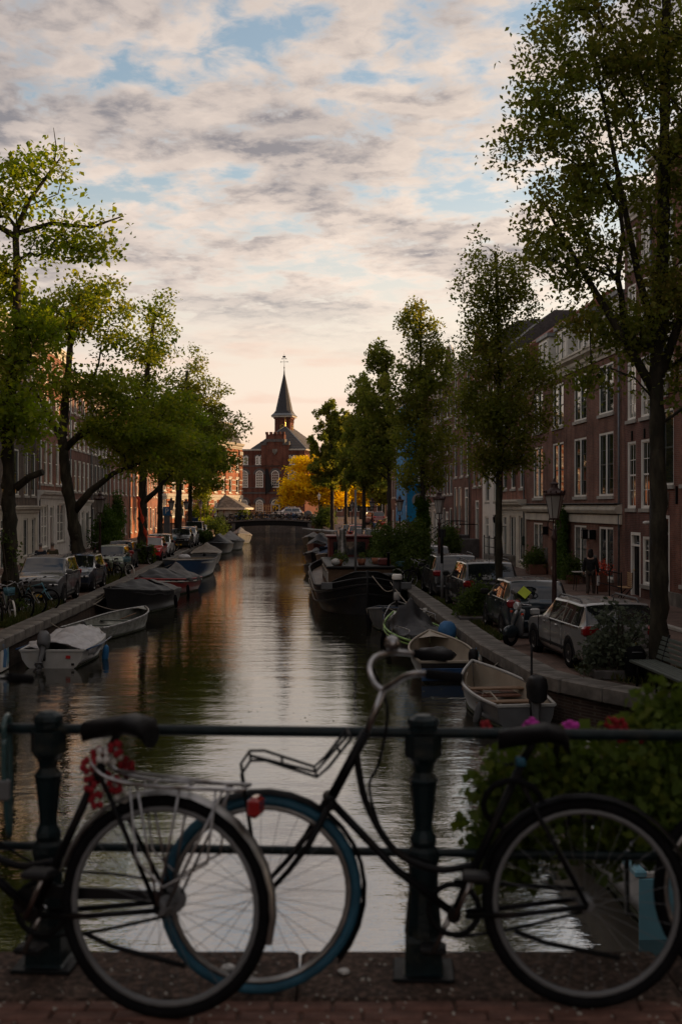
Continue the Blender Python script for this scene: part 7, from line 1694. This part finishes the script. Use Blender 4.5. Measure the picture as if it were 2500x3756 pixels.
def grass(label, x0, x1, y0, y1, n, seed, h=.16, sx=None):
    r = np.random.default_rng(seed); N = n; y = r.uniform(y0, y1, N); x = r.uniform(x0, x1, N) + (np.array([sx(q) for q in y]) if sx else 0)
    hh = h * r.uniform(.3, 1.3, N); a = r.random(N) * 6.28; w = .012 + .01 * r.random(N); dx, dy = np.cos(a) * w, np.sin(a) * w; lx, ly = r.normal(0, .35, N) * hh, r.normal(0, .35, N) * hh
    v = np.empty((N, 4, 3)); v[:, 0] = np.stack([x - dx, y - dy, 0 * x], 1); v[:, 1] = np.stack([x + dx, y + dy, 0 * x], 1); v[:, 2] = np.stack([x + lx + dx * .3, y + ly + dy * .3, hh], 1); v[:, 3] = np.stack([x + lx - dx * .3, y + ly - dy * .3, hh], 1)
    o = quads('grass', v.reshape(-1, 3), np.arange(4 * N).reshape(-1, 4), 'grass_blade', None, r.random(N)); tag(o, label, 'grass', kind='stuff')
grass('rough grass round the nearest left trunk', -1.5, -.62, 33.0, 41.2, 5000, 1, .2, xl); grass('grass strip under the middle left bicycles', -1.6, -.62, 51, 57.5, 3500, 2, .2, xl); grass('grass tufts beside the far left bicycle row', -1.4, -.62, 78, 84, 2500, 3, .28, xl)
grass('weeds along the right quay by the barge', .62, 1.6, 47, 58, 5000, 4, .22, xr); grass('weeds round the big maple and bench', 1.0, 3.2, 19, 24.6, 4000, 5, .14, xr); grass('weeds between the cars on the right quay', .62, .9, 30, 46, 2200, 6, .1, xr)
for nm, x0, x1, y0, y1, e in (('soil_bed', -1.6, -.6, 33, 41.4, xl), ('soil_bed', -1.7, -.6, 51, 57.7, xl), ('soil_bed', .62, 1.7, 46.8, 58.2, xr), ('soil_bed', .95, 3.3, 18.5, 24.8, xr)):
    yy = [lerp(y0, y1, i / 6) for i in range(7)]; tag(MB().loft([[(e(y) + x0, y, .008), (e(y) + x1, y, .008)] for y in yy], closed=False).build(nm, 'soil'), kind='structure')
def flower_box():
    q = thing('flower_box', 'long flower box of trailing leaves and bright petunias hung on the railing', 'planter', (1.20, 4.50, DZ))
    MB().bbox(-.62, 2.0, -.09, .14, .52, .76, .02).build('box', 'plastic_black', q); MB().box(-.58, 1.96, -.05, .10, .74, .765).build('soil', 'soil', q)
    for x in (-.4, .7): MB().tube([(x, -.08, .7), (x, -.16, .86), (x, -.12, .90)], .012, 6).build('hook', 'iron_black', q)
    r = np.random.default_rng(12); k = 330; x = r.uniform(-.66, 2.0, k); z = .84 - .42 * r.random(k) ** 1.15; y = r.uniform(-.04, .22, k) + .1 * (z < .7)
    z = np.where(x < -.42, z - r.random(k) * .05, z); y = np.where(r.random(k) < .4, -.06 - .05 * r.random(k), y)
    C = np.stack([x, y, z], 1); t = np.stack([r.uniform(-.1, 1.9, 60), r.uniform(-.05, .18, 60), .84 + .05 * r.random(60)], 1); t2 = np.stack([r.uniform(-.05, .10, 12), r.uniform(0, .1, 12), .90 + .10 * r.random(12)], 1)
    t3 = np.stack([r.uniform(-.66, .45, 70), r.uniform(-.17, -.11, 70), .50 + .34 * r.random(70)], 1)
    leaf_mesh('foliage', np.vstack([C, t, t2, t3]), (.045, .035, .045), 34, .040, 'leaf_planter', q, 13, elong=1.15, upbias=.15)
    rr = random.Random(3)
    for px, py, m, n in ((1790, 2662, 'flower_red', 1), (1935, 2652, 'flower_pink', 2), (2080, 2668, 'flower_pink', 2), (2250, 2640, 'flower_red', 2), (2290, 2684, 'flower_red', 2), (2335, 2690, 'flower_red', 1), (2040, 2850, 'flower_red', 1)):
        for i in range(n):
            X = (px - 1250 + rr.uniform(-22, 22)) * 4.46 / F; Z = CZ - (py + rr.uniform(-14, 14) - HZ) * 4.46 / F; f = MB()
            for a in range(5): f.ball((.017 * math.cos(a * 1.257), rr.uniform(-.004, .004), .017 * math.sin(a * 1.257)), (.014, .006, .014), 7, 5)
            o = f.build('flower', m, q, (X - 1.20, 4.42 - 4.5 + rr.uniform(-.02, .02), Z - DZ)); o.rotation_euler = (rr.uniform(-.5, .5), rr.uniform(0, 1), rr.uniform(-.5, .5))
flower_box()

# ------------------------------------------------------------------ benches, scooter, small things
def bench():
    q = thing('green_bench', 'weathered green slatted bench by the big maple trunk', 'bench', (6.0, 21.3, 0.0), R(4))
    for k in range(6): MB().bbox(-.32 + k * .088, -.245 + k * .088, -1.45, 1.45, .43 + (.0 if k else -.012), .468, .008).build('seat_slat', 'wood_bench', q)
    for k in range(5):
        s = MB().bbox(-.016, .016, -1.45, 1.45, -.036, .036, .008).build('back_slat', 'wood_bench', q, (.235 + k * .026, 0, .53 + k * .088)); s.rotation_euler = (0, R(16), 0)
    for y in (-1.1, 0, 1.1):
        MB().tube([(-.28, y, 0), (-.26, y, .40), (.2, y, .42), (.36, y, .98)], .025, 6).build('leg', 'iron_black', q); MB().tube([(.22, y, .42), (.30, y, 0)], .025, 6).build('leg', 'iron_black', q)
bench()
def wbench():
    q = thing('folding_bench', 'small warm wooden slatted seat standing against the plum house', 'bench', (10.35, 42.0, .1), R(85))
    for k in range(7): MB().bbox(-.5, .5, .0, .02, .45 + k * .075, .51 + k * .075, .005).build('back_slat', 'wood_warm', q)
    for k in range(4): MB().bbox(-.5, .5, .04 + k * .09, .12 + k * .09, .42, .44, .005).build('seat_slat', 'wood_warm', q)
    for x in (-.45, .45): MB().tube([(x, .38, 0), (x, .0, .44), (x, -.02, .98)], .018, 6).build('leg', 'iron_black', q)
wbench()
def pavement_rail():
    q = thing('pavement_railing', 'black iron pavement railing in front of the plum house', 'railing', (9.75, 43.6, .1), R(93))
    for z in (.45, .95): MB().tube([(-2.3, 0, z), (2.3, 0, z)], .02, 6).build('rail', 'iron_black', q)
    for x in (-2.3, -.8, .8, 2.3): MB().tube([(x, 0, 0), (x, 0, 1.0)], .024, 6).build('post', 'iron_black', q)
    t = thing('pavement_table', 'small pale café table by the black pavement railing', 'table', (9.5, 46.3, .1)); MB().bbox(-.35, .35, -.3, .3, .72, .75, .01).build('table_top', 'stone_light', t)
    for x, y in ((-.28, -.24), (.28, -.24), (-.28, .24), (.28, .24)): MB().tube([(x, y, 0), (x * .8, y * .8, .72)], .014, 5).build('leg', 'iron_black', t)
pavement_rail()
def scooter():
    q = thing('motor_scooter', 'grey blue retro motor scooter parked between the two nearest cars', 'scooter', (4.62, 29.1, 0), R(215)); q.rotation_euler = (R(-6), 0, R(212))
    bd = MB().loft([[(x, w * math.cos(a), zc + h * math.sin(a)) for a in [2 * math.pi * k / 12 for k in range(12)]] for x, w, zc, h in ((-.85, .06, .60, .06), (-.75, .17, .58, .17), (-.5, .22, .55, .22), (-.2, .19, .50, .22), (-.08, .12, .42, .16))], cap0=True, cap1=True, smooth=True).build('body', 'car_slate', q)
    MB().loft([[(x, y, z) for y in (-w, -w * .5, 0, w * .5, w)] for x, w, z in ((.30, .10, .20), (.34, .20, .35), (.40, .22, .55), (.36, .20, .75), (.28, .13, .92))], closed=False, smooth=True).build('leg_shield', 'car_grey', q).modifiers.new('thickness', 'SOLIDIFY').thickness = .04
    MB().bbox(-.15, .34, -.17, .17, .20, .26, .02).build('footboard', 'plastic_black', q); MB().loft([[(x, w * math.cos(a), .80 + h * math.sin(a)) for a in [2 * math.pi * k / 10 for k in range(10)]] for x, w, h in ((-.72, .08, .03), (-.6, .14, .06), (-.3, .13, .055), (-.1, .07, .03))], cap0=True, cap1=True, smooth=True).build('seat', 'leather_black', q)
    fd = MB().ball((.56, 0, .36), (.26, .10, .17), 12, 8).build('front_mudguard', 'car_slate', q)
    for x in (.56, -.55):
        w = MB().lathe([(.11, -.05), (.19, -.06), (.22, -.03), (.22, .03), (.19, .06), (.11, .05)], 20, (x, 0, .22), 'y', caps=False).build('wheel', 'rubber', q); MB().lathe([(.12, -.04), (.12, .04)], 14, (x, 0, .22), 'y').build('rim', 'alu', w)
    MB().tube([(.56, 0, .25), (.36, 0, .85), (.30, 0, 1.02)], .03, 8).build('steering_column', 'car_slate', q); MB().tube([(.24, -.33, 1.06), (.30, -.12, 1.04), (.30, .12, 1.04), (.24, .33, 1.06)], .018, 8).build('handlebar', 'chrome', q)
    MB().lathe([(.03, 0), (.10, .03), (.10, .12), (.085, .15)], 14, (.32, 0, .99), 'x').build('headlight', 'lens_clear', q)
    for s in (-1, 1):
        MB().tube([(.26, s * .25, 1.06), (.30, s * .33, 1.25)], .008, 5).build('mirror_stalk', 'chrome', q); MB().lathe([(.06, 0), (.06, .02)], 12, (.29, s * .34, 1.28), 'x').build('mirror', 'chrome', q)
        MB().lathe([(.03, 0), (.03, .05)], 8, (.38, s * .20, .82), 'x').build('indicator', 'orange_red', q)
    MB().tube([(-.1, .12, .2), (-.05, .32, .01)], .015, 6).build('kickstand', 'chrome', q); MB().bbox(.40, .46, -.3, -.1, .02, .05, .01).build('floor_lock', 'plastic_black', q)
scooter()
o = thing('covered_bin', 'black covered bundle beside the maple trunk, right of the oleander', 'bin', (5.75, 22.95, .0)); MB().loft([[(r0 * math.cos(a), r0 * .8 * math.sin(a), z) for a in [2 * math.pi * k / 14 for k in range(14)]] for z, r0 in ((0, .17), (.2, .2), (.5, .215), (.62, .19), (.70, .10))], cap0=True, cap1=True, smooth=True).build('cover', 'rubber', o); MB().tube([(-.1, -.18, .6), (.1, -.18, .6)], .01, 5).build('cord', 'plastic_grey', o)
o = thing('tree_grate_kerb', 'stone kerb edging the left trunk bed', 'kerb', (-10.1, 34.2, 0)); MB().bbox(-.9, .5, -.1, .1, -.05, .12, .02).build('kerb_stone', 'stone_coping', o)
for i, (x, y, lb) in enumerate(((-9.9, 35.75, 'climbing plant and cluttered pots hugging the nearest left trunk'),)):
    shrub(lb, (x - .25, y + .3), [(0, 0, 1.2, .32, .3, .9), (-.2, 0, 2.3, .35, .25, .5), (.25, -.1, .5, .3, .3, .4)], 14, 20, .09, 'leaf_shrub', 91, spread=(.12, .12, .14), z=0)
# wooden fence by the tower building, letter box
o = thing('lattice_fence', 'pale wooden lattice fence at the foot of the tower building', 'fence', (-15.6, 205, 1.15), R(-8))
for k in range(11): MB().box(k * .42, k * .42 + .07, -.03, .03, 0, 2.5).build('slat', 'wood_warm', o)
for z in (.3, 1.2, 2.2): MB().box(0, 4.3, .03, .06, z, z + .08).build('cross_rail', 'wood_warm', o)
o = thing('cargo_bike_box', 'round drum of a cargo tricycle parked on the far bridge', 'tricycle', (-4.6, 164.6, 1.25)); MB().lathe([(.55, -.35), (.6, -.3), (.6, .3), (.55, .35)], 18, (0, 0, .95), 'y').build('drum', 'plastic_grey', o); MB().bbox(-.7, .7, -.45, .45, .3, .75, .04).build('box', 'hull_darkred', o)
for x in (-.5, .5): MB().tube(arc((x, .3), .28, 0, 6.283, 20, -.5)[:-1], .03, 6, closed=True).build('wheel', 'rubber', o)
# ------------------------------------------------------------------ people
def person(label, loc, rz, z=0.0, h=1.75, coat='cloth_black', legs='cloth_navy', hair='hair_dark', stride=.12, bag=None, bagmat='bag_white', longhair=False, arms=.03):
    k = h / 1.75; q = thing('person', label, 'person', (loc[0], loc[1], z), rz); q.scale = (k, k, k)
    def skin(name, mat, joints, edges, root_i=0):
        me = bpy.data.meshes.new(name); me.from_pydata([j[0] for j in joints], edges, []); me.materials.append(M[mat]); o = put(name, me, q)
        o.modifiers.new('skin', 'SKIN').use_smooth_shade = True
        for i, j in enumerate(joints): s = me.skin_vertices[0].data[i]; s.radius = j[1]; s.use_root = (i == root_i)
        sb = o.modifiers.new('subdivision', 'SUBSURF'); sb.levels = 2; sb.render_levels = 2; return o
    s = stride
    body = [((0, 0, .98), (.13, .10)), ((0, 0, 1.2), (.13, .10)), ((0, 0, 1.40), (.14, .09)), ((0, 0, 1.50), (.055, .055)), ((0, .01, 1.57), (.07, .075)), ((0, .02, 1.66), (.085, .10)), ((0, .01, 1.73), (.06, .075)),
            ((.09, 0, .92), (.085, .085)), ((.10, s, .50), (.06, .06)), ((.10, s * .7, .09), (.042, .042)), ((.10, s * .7 + .13, .04), (.04, .03)),
            ((-.09, 0, .92), (.085, .085)), ((-.10, -s * .4, .50), (.06, .06)), ((-.10, -s * 1.3, .10), (.042, .042)), ((-.10, -s * 1.3 + .12, .04), (.04, .03)),
            ((.19, 0, 1.40), (.055, .055)), ((.245, -arms, 1.14), (.045, .045)), ((.26, .08, .90), (.034, .034)), ((.255, .11, .80), (.032, .04)),
            ((-.19, 0, 1.40), (.055, .055)), ((-.245, arms, 1.14), (.045, .045)), ((-.26, .04, .90), (.034, .034)), ((-.255, .06, .80), (.032, .04))]
    ed = [(0, 1), (1, 2), (2, 3), (3, 4), (4, 5), (5, 6), (0, 7), (7, 8), (8, 9), (9, 10), (0, 11), (11, 12), (12, 13), (13, 14), (2, 15), (15, 16), (16, 17), (17, 18), (2, 19), (19, 20), (20, 21), (21, 22)]
    skin('body', 'skin', body, ed)
    up = lambda ii, gx: [(body[i][0], (body[i][1][0] + gx, body[i][1][1] + gx)) for i in ii]
    skin('jacket', coat, [((0, 0, .80), (.185, .14))] + up([0, 1, 2], .055) + [((0, 0, 1.48), (.085, .08))] + up([15, 16, 17, 19, 20, 21], .022), [(0, 1), (1, 2), (2, 3), (3, 4), (3, 5), (5, 6), (6, 7), (3, 8), (8, 9), (9, 10)], 1)
    skin('trousers', legs, [((0, 0, .95), (.15, .12))] + up([7, 8, 9, 11, 12, 13], .022), [(0, 1), (1, 2), (2, 3), (0, 4), (4, 5), (5, 6)])
    for i, j in ((9, 10), (13, 14)): MB().ball((body[j][0][0], body[j][0][1] - .05, .05), (.05, .14, .052), 10, 6).build('shoe', 'leather_black', q)
    MB().ball((0, -.015, 1.695), (.095, .112, .10), 12, 8).build('hair', hair, q)
    if longhair: MB().ball((0, -.05, 1.58), (.11, .08, .16), 12, 8).build('long_hair', hair, q)
    for sx in (-1, 1): MB().ball((sx * .032, .108, 1.665), (.012, .008, .009), 6, 4).build('eye', 'plate_ink', q)
    MB().ball((0, .118, 1.64), (.013, .018, .022), 6, 4).build('nose', 'skin', q); MB().box(-.022, .022, .095, .112, 1.60, 1.608).build('mouth', 'hull_darkred', q)
    if bag: MB().bbox(bag[0] - .05, bag[0] + .05, bag[1] - .13, bag[1] + .13, bag[2], bag[2] + .36, .02).build('carried_bag', bagmat, q)
    return q
person('person in a long dark coat walking away carrying a white bag', (9.45, 44.4), R(-18), .0, 1.78, 'cloth_black', 'cloth_brown', 'hair_dark', .14, (.27, .10, .42), longhair=True)
person('person in a navy coat walking beside a companion on the left street', (-13.62, 53.2), R(12), 0, 1.72, 'cloth_navy', 'cloth_navy', 'hair_grey')
person('person in an olive jacket with a tan strap, walking on the left street', (-13.25, 53.9), R(12), 0, 1.74, 'cloth_olive', 'cloth_navy', 'hair_grey', .1, (-.2, -.12, .95), 'wood_warm')
person('cyclist-like figure in orange standing past the far bridge', (-2.4, 172.5), R(160), 1.15, 1.75, 'cloth_orange', 'cloth_navy')
person('person in dark clothes on the far bridge near the tricycle', (-1.6, 173.5), R(40), 1.15, 1.72, 'cloth_navy', 'cloth_black')
person('person in blue standing in the far right street', (4.0, 140), R(20), .0, 1.75, 'hull_blue', 'cloth_navy')
person('person with a red top in the far right street', (5.1, 143), R(-30), .0, 1.7, 'red_cloth', 'cloth_navy')
